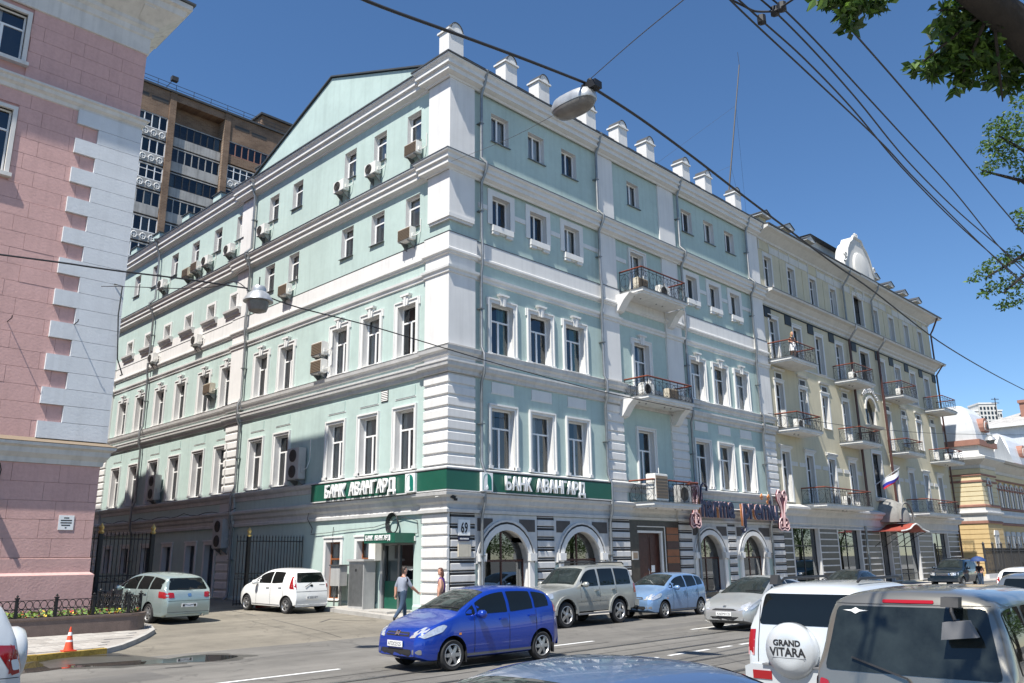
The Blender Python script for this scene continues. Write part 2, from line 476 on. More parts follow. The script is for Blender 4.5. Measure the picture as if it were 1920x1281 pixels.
def wallgrid(mb, x0, x1, z0, z1, holes, y=0.0, rev=0.25, wallmat='mint', revmat='reveal'):
    """flat wall facing -y with rectangular holes (hx0, hz0, hx1, hz1) lined by reveals rev deep"""
    xs = sorted({x0, x1, *[h[0] for h in holes], *[h[2] for h in holes]})
    zs = sorted({z0, z1, *[h[1] for h in holes], *[h[3] for h in holes]})
    xs = [x for x in xs if x0 <= x <= x1]; zs = [z for z in zs if z0 <= z <= z1]
    mb.mat(wallmat)
    for i in range(len(xs) - 1):
        run = None
        for j in range(len(zs) - 1):
            cx, cz = (xs[i] + xs[i + 1]) / 2, (zs[j] + zs[j + 1]) / 2
            inh = any(h[0] < cx < h[2] and h[1] < cz < h[3] for h in holes)
            if not inh:
                if run is None: run = zs[j]
                end = zs[j + 1]
            if (inh or j == len(zs) - 2) and run is not None:
                mb.quad((xs[i], y, run), (xs[i + 1], y, run), (xs[i + 1], y, end), (xs[i], y, end)); run = None
    mb.mat(revmat)
    for h in holes:
        a, b, c, d = h[:4]
        mb.quad((a, y, b), (a, y, d), (a, y + rev, d), (a, y + rev, b))
        mb.quad((c, y, d), (c, y, b), (c, y + rev, b), (c, y + rev, d))
        mb.quad((a, y, d), (c, y, d), (c, y + rev, d), (a, y + rev, d))
        mb.quad((c, y, b), (a, y, b), (a, y + rev, b), (c, y + rev, b))
    return mb

_fontcache = {}
def textmesh(body, size, ext, mat, offset=0.0, sx=1.0, shear=0.0, align='LEFT', bevel=0.0, space=1.0):
    """lettering as a mesh standing in the xz plane, front at y=-ext"""
    c = bpy.data.curves.new('lettering', 'FONT')
    c.body = body; c.size = size; c.extrude = ext; c.offset = offset; c.shear = shear; c.align_x = align; c.bevel_depth = bevel; c.space_character = space
    c.resolution_u = 3
    o = bpy.data.objects.new('lettering', c)
    ts = bpy.data.scenes.new('tmp'); ts.collection.objects.link(o)
    with bpy.context.temp_override(scene=ts, view_layer=ts.view_layers[0]): dg = bpy.context.evaluated_depsgraph_get()
    me = bpy.data.meshes.new_from_object(o.evaluated_get(dg), depsgraph=dg)
    bpy.data.objects.remove(o); bpy.data.curves.remove(c); bpy.data.scenes.remove(ts)
    me.transform(Matrix.Rotation(R(90), 4, 'X') @ Matrix.Diagonal((sx, 1, 1, 1)))
    me.materials.clear(); me.materials.append(M[mat])
    return me
def meshw(me):
    xs = [v.co.x for v in me.vertices]
    return (min(xs), max(xs)) if xs else (0, 0)
# ------------------------------------------------------------------ ground
def lerp_tab(tab, x):
    if x <= tab[0][0]: return tab[0][1]
    for (a, b), (c, d) in zip(tab, tab[1:]):
        if x <= c: return b + (d - b) * (x - a) / (c - a)
    return tab[-1][1]
def hgt(x, y):
    return lerp_tab(((-2.2, 0), (5.3, .30), (9, .37), (40, .6)), y)
def pxg(px, py, dz=0.0):
    z = dz
    for _ in range(25):
        p = atZ(px, py, z); z = z * .5 + .5 * (hgt(p.x, p.y) + dz)
    return atZ(px, py, z)

MB().box(-1500, -1500, -0.2, 1500, 1500, -0.04).build('ground', 'ground_far', kind='structure')
mb = MB()
xs = [-70, -30, -20, -16, -12, -8, -4, 0, 4, 8, 12, 20, 30, 45, 60, 90, 150, 260]; ys = [-21.4, -16, -12, -8, -4, -2.2]
for i in range(len(xs) - 1):
    for j in range(len(ys) - 1):
        mb.quad((xs[i], ys[j], 0), (xs[i + 1], ys[j], 0), (xs[i + 1], ys[j + 1], 0), (xs[i], ys[j + 1], 0))
road = mb.build('road', 'asphalt', kind='structure')
mb = MB()
xs = [-60, -30, -14, -10, -7, -4, -2, 0.4]; ys = [-2.2, 0, 2, 4, 5.3, 7, 9, 13, 20, 30, 40, 70]
for i in range(len(xs) - 1):
    for j in range(len(ys) - 1):
        q = [(xs[i], ys[j]), (xs[i + 1], ys[j]), (xs[i + 1], ys[j + 1]), (xs[i], ys[j + 1])]
        mb.quad(*[(x, y, hgt(x, y)) for x, y in q])
alley = mb.build('alley_road', 'asphalt_pale', kind='structure')
# tarred seams and cracks on the asphalt
def seam(pxs, wid, par, dz=0.004, mat='asphalt_dark'):
    P = [pxg(x, y) for x, y in pxs]; mb = MB(); L = []
    for i, p in enumerate(P):
        d = (P[min(i + 1, len(P) - 1)] - P[max(i - 1, 0)]); d.z = 0; d.normalize(); n = Vector((-d.y, d.x, 0))
        ww = wid * (0.6 + 0.8 * rng.random())
        L.append((p + n * ww + Vector((0, 0, dz)), p - n * ww + Vector((0, 0, dz))))
    for a, b in zip(L, L[1:]): mb.quad(a[1], b[1], b[0], a[0])
    return mb.build('tar_seam', mat, par)
seam([(600, 1167), (620, 1161), (650, 1163.5), (700, 1164.5)], .05, alley)
seam([(440, 1154), (460, 1152), (480, 1154.5)], .05, alley)
seam([(430, 1145), (470, 1152), (545, 1170), (610, 1186), (640, 1196)], .025, alley)
seam([(310, 1253), (360, 1250)], .05, road)
seam([(740, 1212), (765, 1210)], .08, road)
# tram rails
for i, Y in enumerate((-9.28, -10.74, -12.42, -13.88)):
    r_ = MB().box(-70, Y - .075, .003, 260, Y + .075, .006).build('rail_bed', 'asphalt_dark', road)
    MB().box(-70, Y - .045, .004, 260, Y + .012, .011).build('rail', 'steel', road)
for Y in (-8.55, -10.02, -11.45 + .25, -13.1):
    mb = MB(); x = -60
    while x < 120:
        l = 2 + 5 * rng.random(); yy = Y + rng.uniform(-.05, .05)
        mb.quad((x, yy - .02, .0045), (x + l, yy - .02 + rng.uniform(-.02, .02), .0045), (x + l, yy + .02, .0045), (x, yy + .02, .0045)); x += l + 3 * rng.random()
    mb.build('joint_line', 'asphalt_dark', road)
dash = MB().box(0, -.055, 0, .6, .055, .004).mesh('road_marking', 'marking')
x = -11.65
while x < 45:
    put('road_marking', dash, road, (x, -11.45, .004)); x += 1.02
ld = MB().box(0, -.06, 0, 3.1, .06, .004).mesh('road_marking', 'marking')
for x0, y0 in ((-20.5, -7.5), (-12.6, -7.68), (-5.04, -8.05), (2.6, -8.1), (10, -8.1), (18, -8.1), (26, -8.1), (34, -8.1)):
    put('road_marking', ld, road, (x0, y0, .004))
# puddle in the gutter
pp = [atZ(x, y, 0.0) for x, y in ((50, 1247), (130, 1236), (230, 1231), (300, 1237), (360, 1229), (430, 1229), (445, 1232), (400, 1240), (320, 1243), (240, 1248), (140, 1252), (50, 1262))]
mb = MB(); n = len(pp); pts = []
for i in range(n):
    a, b, c, d = pp[i - 1], pp[i], pp[(i + 1) % n], pp[(i + 2) % n]
    for k in range(4):
        t = k / 4
        pts.append(.5 * ((2 * b) + (c - a) * t + (2 * a - 5 * b + 4 * c - d) * t * t + (3 * b - a - 3 * c + d) * t ** 3))
mb.add([(p.x, p.y, .004 if p.y < -2.2 else hgt(0, p.y) + .006) for p in pts], [tuple(range(len(pts) - 1, -1, -1))])
pud = mb.build('puddle', 'puddle', kind='structure')
cen = sum(pts, Vector((0, 0, 0))) / len(pts); mb = MB(); rw = random.Random(4)
ring2 = [p + (p - cen).normalized() * rw.uniform(.12, .5) for p in pts]
mb.add([(p.x, p.y, .0025 if p.y < -2.2 else hgt(0, p.y) + .0035) for p in ring2], [tuple(range(len(ring2) - 1, -1, -1))]); mb.build('wet_edge', 'wet_asphalt', pud)
for (x0, y0, x1, y1) in ((-7.5, -7.4, -3.2, -6.2), (1.5, -7.3, 6.0, -6.5), (-16, -6.2, -12.2, -5.0), (-2.4, -13.0, .5, -12.6), (8, -10.5, 15, -9.5)):
    mb = MB(); n = 10; P1 = [(x0 + (x1 - x0) * k / n, y0 + rw.uniform(-.05, .05)) for k in range(n + 1)] + [(x1 - (x1 - x0) * k / n, y1 + rw.uniform(-.05, .05)) for k in range(n + 1)]
    mb.add([(x, y, .0022) for x, y in P1], [tuple(range(len(P1)))]); mb.build('repair_patch', 'asphalt_patch', road)
# far pavement along the mint and yellow fronts, with its kerb
edge = [(130, -2.75), (2.0, -2.75), (.8, -2.6), (-.2, -2.15), (-.9, -1.3), (-1.25, -.3), (-1.35, .8), (-1.35, 5.6), (.3, 5.6)]
mb = MB()
inner = [(130, .3), (2.0, .3), (.8, .3), (.3, .3), (.3, .3), (.3, .3), (.3, .8), (.3, 5.6)]
for (a, b), (c, d) in zip(zip(edge, edge[1:]), zip(inner, inner[1:])):
    mb.quad(*[(p[0], p[1], hgt(*p) + .12) for p in (a, c, d, b)])
pav = mb.build('pavement', 'paver', kind='structure')
def kerbline(pts, mat, par, dz=.13, w_=.14, piece=1.0):
    """kerb stones laid end to end along pts"""
    P = [Vector((p[0], p[1], 0)) for p in pts]
    for a, b in zip(P, P[1:]):
        L = (b - a).length; k = max(1, round(L / piece)) if L < 40 else 60
        if L >= 40: k = 40
        for i in range(k):
            s = a + (b - a) * (i / k); e = a + (b - a) * ((i + 1) / k); d = (e - s).normalized(); e = e - d * .012
            nn = Vector((-d.y, d.x, 0)) * w_
            j = rng.uniform(-.006, .006)
            bt = [s, e, e + nn, s + nn]
            mbk = MB()
            q = [(p.x, p.y, hgt(p.x, p.y) - .1) for p in bt]; t_ = [(p.x, p.y, hgt(p.x, p.y) + dz + j) for p in bt]
            mbk.hexa(q, t_)
            mbk.build('kerb_stone', mat, par)
kerbline(edge[1:8], 'kerb', pav, piece=.9)
kerbline([(60, -2.75), (2, -2.75)], 'kerb', pav, piece=1.5)
# near pavement under the camera side
MB().box(-80, -40, -.1, 260, -21.4, .13).build('near_pavement', 'paver', kind='structure')
# pavement in front of the pink house
K = [pxg(x, y) for x, y in ((70, 1240), (201, 1226), (228, 1219), (255, 1208), (277, 1197), (290, 1188.5))]
K = [(p.x, p.y) for p in K]
K = [(-40, K[0][1] + .1)] + K + [(-8.75, K[-1][1] + 1.2), (-8.8, 6.4)]
mb = MB()
for a, b in zip(K, K[1:]):
    c, d = (b[0] - .01, 6.5), (a[0] - .01, 6.5)
    mb.quad(*[(p[0], p[1], hgt(*p) + .112) for p in (a, b, c, d)])
ppav = mb.build('side_pavement', 'paver_dark', kind='structure')
for i, (a, b) in enumerate(zip(K, K[1:])):
    kerbline([a, b], 'kerb_yellow' if i < 2 else 'kerb', ppav, dz=.125, piece=1.2)
def inside(poly, x, y):
    c = False
    for i in range(len(poly)):
        (x1, y1), (x2, y2) = poly[i - 1], poly[i]
        if (y1 > y) != (y2 > y) and x < (x2 - x1) * (y - y1) / (y2 - y1) + x1: c = not c
    return c
ring_ = [(p[0], p[1] + .16) for p in K] + [(-40, 6.5)]
slabs = {m: MB().box(.006, .006, 0, .494, .494, .02).mesh('paving_slab', m) for m in ('paver', 'paver_dark')}
for i in range(15):
    for j in range(7):
        x = -15.6 + i * .5 + (.25 if j % 2 else 0); y = -.95 + j * .5
        if y < 2.05 and all(inside(ring_, x + dx, y + dy) for dx in (0, .5) for dy in (0, .5)):
            put('paving_slab', slabs['paver' if rng.random() < .6 else 'paver_dark'], ppav, mw=Matrix.Translation((x, y, hgt(0, y) + .104 + rng.uniform(0, .006))) @ Matrix.Rotation(.04, 4, 'X'))
# planter bed in front of the pink house
pl = root('flower_planter', (-9.5, 2.2, hgt(0, 2.2) + .1), label='long brown granite planter with flowers in front of the pink house', cat='planter')
PX, PY, PZ = -9.5, 2.2, hgt(0, 2.2) + .1
path = [(-30, 2.2), (-20, 2.2), (-14, 2.2), (-9.8, 2.2)] + [(-9.8 + .6 * math.sin(a), 2.8 - .6 * math.cos(a)) for a in (R(22), R(45), R(68), R(90))] + [(-9.2, 6.0)]
mb = MB()
wrap(mb, [(0, .0), (.0, .44), (-.22, .44), (-.22, 0)], [(x - PX, y - PY) for x, y in path])
mb.build('wall', 'granite_brown', pl)
mb = MB(); wrap(mb, [(-.25, .0), (.025, .43), (.025, .475), (-.25, .475)], [(x - PX, y - PY) for x, y in path]); mb.build('coping', 'granite_brown', pl)
mb = MB()
mb.box(-20.5, .2, .2, -.1, 3.8, .36); mb.build('soil', 'soil', pl)
mb = MB()
for i in range(2600):
    x = rng.uniform(-6.5, .05); y = rng.uniform(.22, 2.2); z = .36 + rng.uniform(0, .22)
    s = rng.uniform(.03, .07); a = rng.uniform(0, PI * 2); t = rng.uniform(-.7, .7)
    mb.mat(rng.choices(['leaf_bed', 'flower_red', 'flower_yellow', 'leaf_light'], [10, 2.2 if y > .8 else .6, 1.2, 3])[0])
    d1 = Vector((math.cos(a), math.sin(a), t)) * s; d2 = Vector((-math.sin(a), math.cos(a), -t * .5)) * s * .7
    p = Vector((x, y, z)); mb.quad(p - d1, p - d2, p + d1, p + d2)
o = mb.build('flowers', None, pl); tag(o, kind='stuff')
# low ring fence on the planter
fe = root('planter_fence', (PX, PY, PZ + .475), label='low black wrought iron fence with ring rows around the flower planter', cat='fence')
ringm = MB().tube([(.082 * math.cos(t), 0, .10 * math.sin(t)) for t in [2 * PI * k / 10 for k in range(10)]], .011, 4, True).mesh('ring', 'iron')
postm = MB().box(-.035, -.035, 0, .035, .035, .50).box(-.05, -.05, .48, .05, .05, .52).lathe([(.0, .52), (.04, .55), (.0, .60)], 6).mesh('post', 'iron')
line = [(-14.6, 2.31), (-9.85, 2.31), (-9.31, 2.85), (-9.31, 6.0)]
for a, b in zip(line, line[1:]):
    a, b = Vector(a), Vector(b); L = (b - a).length; d = (b - a) / L; ang = math.atan2(d.y, d.x)
    n = int(L / .17)
    for i in range(n):
        p = a + d * (i + .5) * L / n
        for z in (.12, .33): put('ring', ringm, fe, (p.x - PX, p.y - PY, z), ang)
    m_ = max(1, round(L / .95))
    for i in range(m_ + 1):
        p = a + d * i * L / m_; put('post', postm, fe, (p.x - PX, p.y - PY, 0), ang)
    for z in (.012, .225, .44):
        MB().tube([(a.x - PX, a.y - PY, z), (b.x - PX, b.y - PY, z)], .012, 4).build('rail', 'iron', fe)
# traffic cone
cp = pxg(128, 1221, .125)
co = root('traffic_cone', cp, label='orange traffic cone with white bands on the yellow kerb', cat='cone')
co.scale = (.72, .72, .68)
MB().box(-.19, -.19, 0, .19, .19, .035).build('base', 'cone_orange', co)
def conepiece(z0, z1, m, nm, e=0.0):
    f = lambda z: .135 * (1 - z / .80) + .018 + e
    MB().lathe([(f(z0), z0), (f(z1), z1)], 20).build(nm, m, co, smooth=True)
conepiece(.035, .30, 'cone_orange', 'cone_shell'); conepiece(.30, .36, 'sign_white', 'white_band', .002); conepiece(.36, .50, 'cone_orange', 'cone_shell'); conepiece(.50, .61, 'sign_white', 'white_band', .002); conepiece(.61, .78, 'cone_orange', 'cone_shell')
# ------------------------------------------------------------------ windows
_wc = {}
def frame_parts(kind, w_, h, b=.06):
    """(bars, panes) of a window sash in x -w/2..w/2, z 0..h"""
    a = w_ / 2
    bars = [(-a, 0, -a + b, h), (a - b, 0, a, h), (-a + b, h - b, a - b, h), (-a + b, 0, a - b, b)]
    if kind == 'T':
        t = h * .68; m = b * .55
        bars += [(-a + b, t - m, a - b, t + m), (-m - .015, b, m + .015, t - m)]
        panes = [(-a + b, t + m, a - b, h - b), (-a + b, b, -m - .015, t - m), (m + .015, b, a - b, t - m)]
    elif kind == 'D':
        m = b * .7
        bars += [(-m, b, m, h - b)]; panes = [(-a + b, b, -m, h - b), (m, b, a - b, h - b)]
    elif kind == 'S':
        t = h * .70; m = b * .55
        bars += [(-a + b, t - m, a - b, t + m)]; panes = [(-a + b, t + m, a - b, h - b), (-a + b, b, a - b, t - m)]
    else:
        panes = [(-a + b, b, a - b, h - b)]
    return bars, panes
def frame_mesh(kind, w_, h, y, mat):
    k = ('f', kind, w_, h, y, mat)
    if k not in _wc:
        mb = MB()
        bars, panes = frame_parts(kind, w_, h)
        for i, (x0, z0, x1, z1) in enumerate(bars): mb.box(x0, y - (.004 if i > 3 else 0), z0, x1, y + .06, z1)
        _wc[k] = (mb.mesh('window', mat), panes)
    return _wc[k]
def pane_mesh(w_, h, mat):
    k = ('p', round(w_, 3), round(h, 3), mat)
    if k not in _wc:
        _wc[k] = MB().quad((0, 0, 0), (w_, 0, 0), (w_, 0, h), (0, 0, h)).mesh('pane', mat)
    return _wc[k]
def curtain_mesh(x0, x1, h, mat, y, slat=False, z0=.05):
    k = ('c', round(x0, 2), round(x1, 2), round(h, 2), mat, y, slat, z0)
    if k not in _wc:
        mb = MB(); n = max(4, int((x1 - x0) / (.045 if not slat else .05)))
        pts = []
        for i in range(n + 1):
            t = i / n; pts.append((x0 + (x1 - x0) * t, y + (.03 * math.sin(i * 1.9) + .012 * math.sin(i * .7) if not slat else (.022 if i % 2 else -.022))))
        for (a, b), (c, d) in zip(pts, pts[1:]): mb.quad((a, b, z0), (c, d, z0), (c, d, h), (a, b, h))
        _wc[k] = mb.mesh('curtain', mat, smooth=not slat)
    return _wc[k]
def surround_mesh(style, w_, h, mat='trim'):
    k = ('s', style, w_, h, mat)
    if k in _wc: return _wc[k]
    a = w_ / 2; out = []
    mb = MB()
    if style == 'f3':
        bw = .2
        for s in (-1, 1):
            x0, x1 = sorted((s * a, s * (a + bw)))
            mb.box(x0, -.06, -.02, x1, .01, h + bw)
            xo = s * (a + bw); mb.box(min(xo, xo - s * .055), -.095, -.02, max(xo, xo - s * .055), -.055, h + bw)
            mb.box(min(s * (a - .02), s * (a + bw + .05)), -.11, -.14, max(s * (a - .02), s * (a + bw + .05)), .01, .0)
            mb.box(min(s * (a + bw), s * (a + bw + .06)), -.06, h - .12, max(s * (a + bw), s * (a + bw + .06)), .01, h + bw)
        mb.box(-a, -.058, h, a, .01, h + bw - .003); mb.box(-a - bw + .05, -.098, h + bw - .06, a + bw - .05, -.05, h + bw)
        out.append(('surround', mb.mesh('surround', mat)))
        kb = MB(); kb.prism([(-.13, h - .04), (.13, h - .04), (.2, h + .34), (-.2, h + .34)], -.13, .01); kb.prism([(-.05, h - .07), (.05, h - .07), (.07, h + .31), (-.07, h + .31)], -.17, -.12)
        kb.prism([(-.26, h + .34), (.26, h + .34), (.29, h + .42), (-.29, h + .42)], -.19, .01)
        out.append(('keystone', kb.mesh('keystone', mat)))
    elif style == 'f2':
        bw = .17
        for s in (-1, 1):
            x0, x1 = sorted((s * a, s * (a + bw))); mb.box(x0, -.055, 0, x1, .01, h + bw)
            xo = s * (a + bw); mb.box(min(xo, xo - s * .06), -.1, 0, max(xo, xo - s * .06), -.05, h + bw)
            mb.box(min(s * a, s * (a + bw + .04)), -.12, -.02, max(s * a, s * (a + bw + .04)), .012, .1)
        mb.box(-a, -.053, h, a, .01, h + bw - .003); mb.box(-a - bw + .055, -.103, h + bw - .07, a + bw - .055, -.045, h + bw)
        out.append(('surround', mb.mesh('surround', mat)))
    elif style == 'f4':
        bw = .26
        for s in (-1, 1):
            x0, x1 = sorted((s * a, s * (a + bw))); mb.box(x0, -.05, 0, x1, .01, h + bw)
        mb.box(-a, -.048, h, a, .01, h + bw - .003)
        out.append(('surround', mb.mesh('surround', mat)))
        kb = MB(); kb.box(-a - .08, -.17, -.30, a + .08, .01, -.05); kb.box(-a - .06, -.14, -.42, -a + .3, .01, -.30); kb.box(a - .3, -.14, -.42, a + .06, .01, -.30)
        kb.box(-a + .38, -.10, -.36, a - .38, .01, -.30)
        out.append(('bracket', kb.mesh('bracket', mat)))
    elif style == 'g':
        bw = .16
        for s in (-1, 1):
            x0, x1 = sorted((s * a, s * (a + bw))); mb.box(x0, -.05, 0, x1, .01, h + bw)
        mb.box(-a, -.048, h, a, .01, h + bw - .003); mb.box(-a - bw - .03, -.09, h + bw, a + bw + .03, .01, h + bw + .07)
        out.append(('surround', mb.mesh('surround', mat)))
    elif style == 'small':
        bw = .14
        for s in (-1, 1):
            x0, x1 = sorted((s * a, s * (a + bw))); mb.box(x0, -.07, -.02, x1, .01, h + bw)
        mb.box(-a, -.068, h, a, .01, h + bw - .003)
        out.append(('surround', mb.mesh('surround', mat)))
        kb = MB(); kb.prismx([(.01, -.36), (-.13, -.36), (-.17, -.22), (-.26, -.14), (-.27, -.03), (.01, .0)], -a - .42, a + .42)
        out.append(('sill', kb.mesh('sill', 'cornice')))
    _wc[k] = out
    return out
def sill_mesh(w_, mat='galvanised', d=.1):
    k = ('sill', w_, mat, d)
    if k not in _wc: _wc[k] = MB().prismx([(.26, .02), (-d, -.02), (-d, -.045), (.26, -.012)], -w_ / 2 - .05, w_ / 2 + .05).mesh('sill', mat)
    return _wc[k]
def add_window(par, T, x, z0, w_, h, kind, style=None, curtain=None, y=.22, fm='pvc', gm='glass', sill='galvanised', y0=0.0, tilt=False):
    me, panes = frame_mesh(kind, w_, h, y, fm)
    wo = put('window', me, par, mw=T @ Matrix.Translation((x, y0, z0)))
    for i, (a, b, c, d) in enumerate(panes):
        mw = Matrix.Translation((a, y + .025, b))
        if tilt and i == len(panes) - 1: mw = mw @ Matrix.Rotation(R(7), 4, 'X')
        put('pane', pane_mesh(c - a, d - b, gm), wo, mw=mw)
    if style:
        for nm, m2 in surround_mesh(style, w_, h): put(nm, m2, wo)
    if sill: put('sill', sill_mesh(w_, sill), wo)
    a = w_ / 2 - .03
    for c in (curtain or ()):
        if c == 'sheer': put('curtain', curtain_mesh(-a, a, h, 'sheer', y + .16), wo)
        elif c == 'halfsheer': put('curtain', curtain_mesh(-a, 0, h, 'sheer', y + .16), wo)
        elif c == 'blind': put('curtain', curtain_mesh(-a, a, h, 'blind_grey', y + .14, True), wo)
        elif c == 'blindlow': put('curtain', curtain_mesh(-a, a, h * .66, 'blind_grey', y + .14, True), wo)
        elif c == 'drapes':
            put('curtain', curtain_mesh(-a, -a * .25, h, 'drape_brown', y + .14), wo); put('curtain', curtain_mesh(a * .3, a, h, 'drape_brown', y + .14), wo)
        elif c == 'drape1': put('curtain', curtain_mesh(-a * .1, a, h, 'drape_brown', y + .14), wo)
        elif c == 'teal': put('curtain', curtain_mesh(a * .1, a, h, 'drape_teal', y + .14), wo)
        elif c == 'dsheer': put('curtain', curtain_mesh(-a * .9, -a * .05, h, 'sheer', y + .18), wo); put('curtain', curtain_mesh(a * .45, a, h, 'sheer', y + .18), wo)
    return wo

pm('panel_brown', (0.085, 0.075, 0.07), 0.75, var=0.25, scale=2)
# ------------------------------------------------------------------ mint corner building
I4 = Matrix.Identity(4)
TL = Matrix.Rotation(R(-90), 4, 'Z')          # side-street face: local x = -Y, local y = +X
mint = root('mint_building', (0, 0, 0), label='pale mint and white five storey corner building with bank on its ground floor', cat='building')
CW = [2.8, 5.05, 7.28]; CR = [17.05, 19.3, 21.52]; CD = 12.2
holes = []
for x in CW + CR:
    holes += [(x - .52, 19.08, x + .52, 20.38), (x - .52, 15.3, x + .52, 16.58), (x - .62, 9.9, x + .62, 11.95), (x - .62, 5.42, x + .62, 7.72)]
holes += [(CD - .5, 19.12, CD + .5, 20.4), (CD - .55, 14.4, CD + .55, 16.6), (CD - .6, 9.4, CD + .6, 12.0), (CD - .6, 5.0, CD + .6, 7.8)]
AR = [2.9, 7.28, 17.08, 21.32]; AW = 1.2
for x in AR: holes.append((x - AW, .45, x + AW, 3.15))
holes.append((11.2, .15, 13.0, 3.25))
mb = MB(); wallgrid(mb, 0, 24.75, 0, 21.2, holes); mb.build('street_wall', None, mint)
L5 = [2.3, 4.68, 6.95, 11.45, 13.72]; L5f = [17.2, 19.85, 22.65, 25.45, 28.25, 31.05]
L3 = [2.5, 4.86, 7.18, 11.55, 13.9]; L3f = [17.45, 20.0, 22.9, 25.65, 28.5, 31.2]
lh = []
for y in L5 + L5f: lh.append((-y - .46, 19.0, -y + .46, 20.4))
for y in L5: lh.append((-y - .46, 15.18, -y + .46, 16.6))
for y in L5f: lh.append((-y - .4, 15.02, -y + .4, 15.85))
for y in L3 + L3f: lh += [(-y - .57, 9.9, -y + .57, 11.95), (-y - .57, 5.42, -y + .57, 7.72)]
lh += [(-7.55, .62, -6.5, 2.85), (-5.35, .62, -4.4, 2.85), (-3.85, .35, -1.85, 2.75)]
LG = [17.9, 20.0, 22.85, 25.6, 28.5, 31.2]
for y in LG: lh.append((-y - .5, 1.55 if y > 18 else .5, -y + .5, 2.95))
mb = MB(TL); wallgrid(mb, -33.95, 0, -.1, 21.2, lh); mb.build('side_wall', None, mint)
# enclosure behind the walls
mb = MB()
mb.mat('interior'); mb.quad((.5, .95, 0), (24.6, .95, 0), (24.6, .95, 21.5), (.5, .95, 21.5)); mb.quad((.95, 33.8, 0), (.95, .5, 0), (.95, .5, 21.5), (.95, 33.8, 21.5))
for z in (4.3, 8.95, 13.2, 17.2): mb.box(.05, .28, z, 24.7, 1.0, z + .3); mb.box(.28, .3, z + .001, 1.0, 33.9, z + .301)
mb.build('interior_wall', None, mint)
mb = MB().mat('mint')
mb.quad((0, 33.95, 0), (12, 33.95, 0), (12, 33.95, 21.9), (0, 33.95, 21.9))
mb.quad((12, 33.95, 0), (12, 17, 0), (12, 17, 21.9), (12, 33.95, 21.9)); mb.quad((24.7, 17, 0), (12, 17, 0), (12, 17, 25), (24.7, 17, 25))
mb.build('unseen_back_wall', None, mint)  # unseen back walls, added to block light through the building
# gable wall and roofs
mb = MB(TL); mb.prism([(-16.5, 21.85), (-.7, 21.85), (-.7, 22.0), (-9.0, 25.15), (-16.3, 22.35)], .12, .4); mb.build('gable', 'mint', mint)
mb = MB(TL)
for (a, b) in (((-.55, 21.98), (-9.0, 25.2)), ((-9.0, 25.2), (-16.4, 22.36))):
    mb.prism([a, b, (b[0], b[1] + .07), (a[0], a[1] + .07)], .02, 24.7)
mb.build('roof', 'roof_metal', mint)
MB().box(.2, 16.4, 21.7, 12, 33.9, 21.98).build('flat_roof', 'roof_metal', mint)
# mouldings
def jogs(street=True, left=True, p=.1, ext=24.75):
    P = [(-p, 33.95), (-p, 33.0), (0, 33.0)] if left else [(0, 33.95)]
    P += [(0, 17.0), (-p, 17.0), (-p, 15.6), (0, 15.6), (0, 1.3), (-p, 1.3), (-p, -p), (1.27, -p), (1.27, 0)]
    if street: P += [(9.25, 0), (9.25, -p), (10.45, -p), (10.45, 0), (14.3, 0), (14.3, -p), (15.7, -p), (15.7, 0), (23.4, 0), (23.4, -p)]
    return P + [(ext, -p if street else 0)]
flatplan = [(0, 33.95), (0, 16.9), (-.13, 16.9), (-.13, 15.7), (0, 15.7), (0, 1.25), (-.16, 1.25), (-.16, -.1), (24.75, -.1)]
mb = MB(); wrap(mb, [(0, 20.98), (.06, 21.0), (.08, 21.06), (.24, 21.12), (.29, 21.14), (.29, 21.23), (.25, 21.25), (.27, 21.34), (.33, 21.36), (.385, 21.38), (.385, 21.47), (.34, 21.49), (.36, 21.56), (.44, 21.64), (.48, 21.66), (.48, 21.72), (0, 21.8)], flatplan); mb.build('eave_cornice', 'trim', mint)
mb = MB(); wrap(mb, [(-.4, 21.86), (.48, 21.725), (.52, 21.725), (.52, 21.79), (-.4, 21.95)], flatplan); mb.build('eave_flashing', 'roof_metal', mint)
mb = MB(); wrap(mb, [(0, 16.92), (.05, 16.94), (.07, 17.0), (.2, 17.05), (.235, 17.06), (.235, 17.15), (.2, 17.17), (.22, 17.25), (.27, 17.27), (.31, 17.28), (.31, 17.37), (.28, 17.39), (.30, 17.46), (.37, 17.5), (.40, 17.52), (.40, 17.58), (0, 17.68)], flatplan); mb.build('upper_cornice', 'trim', mint)
mb = MB(); wrap(mb, [(0, 17.69), (.40, 17.585), (.43, 17.585), (.43, 17.605), (0, 17.72)], flatplan); mb.build('cornice_flashing', 'galvanised', mint)
mb = MB(); wrap(mb, [(0, 13.44), (.06, 13.46), (.07, 13.52), (.13, 13.56), (.13, 13.64), (.045, 13.7), (.045, 14.30), (.02, 14.33), (0, 14.33)], jogs()); mb.build('belt_course', 'white_stucco', mint)
mb = MB(); wrap(mb, [(0, 14.335), (.06, 14.33), (.06, 14.345), (0, 14.37)], jogs()); mb.build('belt_flashing', 'galvanised', mint)
mb = MB(); wrap(mb, [(0, 12.68), (.05, 12.7), (.06, 12.8), (.12, 12.86), (.13, 12.95), (0, 13.0)], jogs()); mb.build('string_course', 'trim', mint)
mb = MB(); wrap(mb, [(0, 9.44), (.06, 9.46), (.07, 9.58), (.16, 9.64), (.18, 9.76), (.2, 9.8), (.02, 9.87), (0, 9.87)], jogs()); mb.build('sill_course', 'cornice', mint)
mb = MB(); wrap(mb, [(0, 8.80), (.08, 8.82), (.09, 8.95), (.2, 9.03), (.22, 9.15), (.25, 9.18), (.25, 9.25), (0, 9.33)], jogs()); mb.build('belt_cornice', 'cornice', mint)
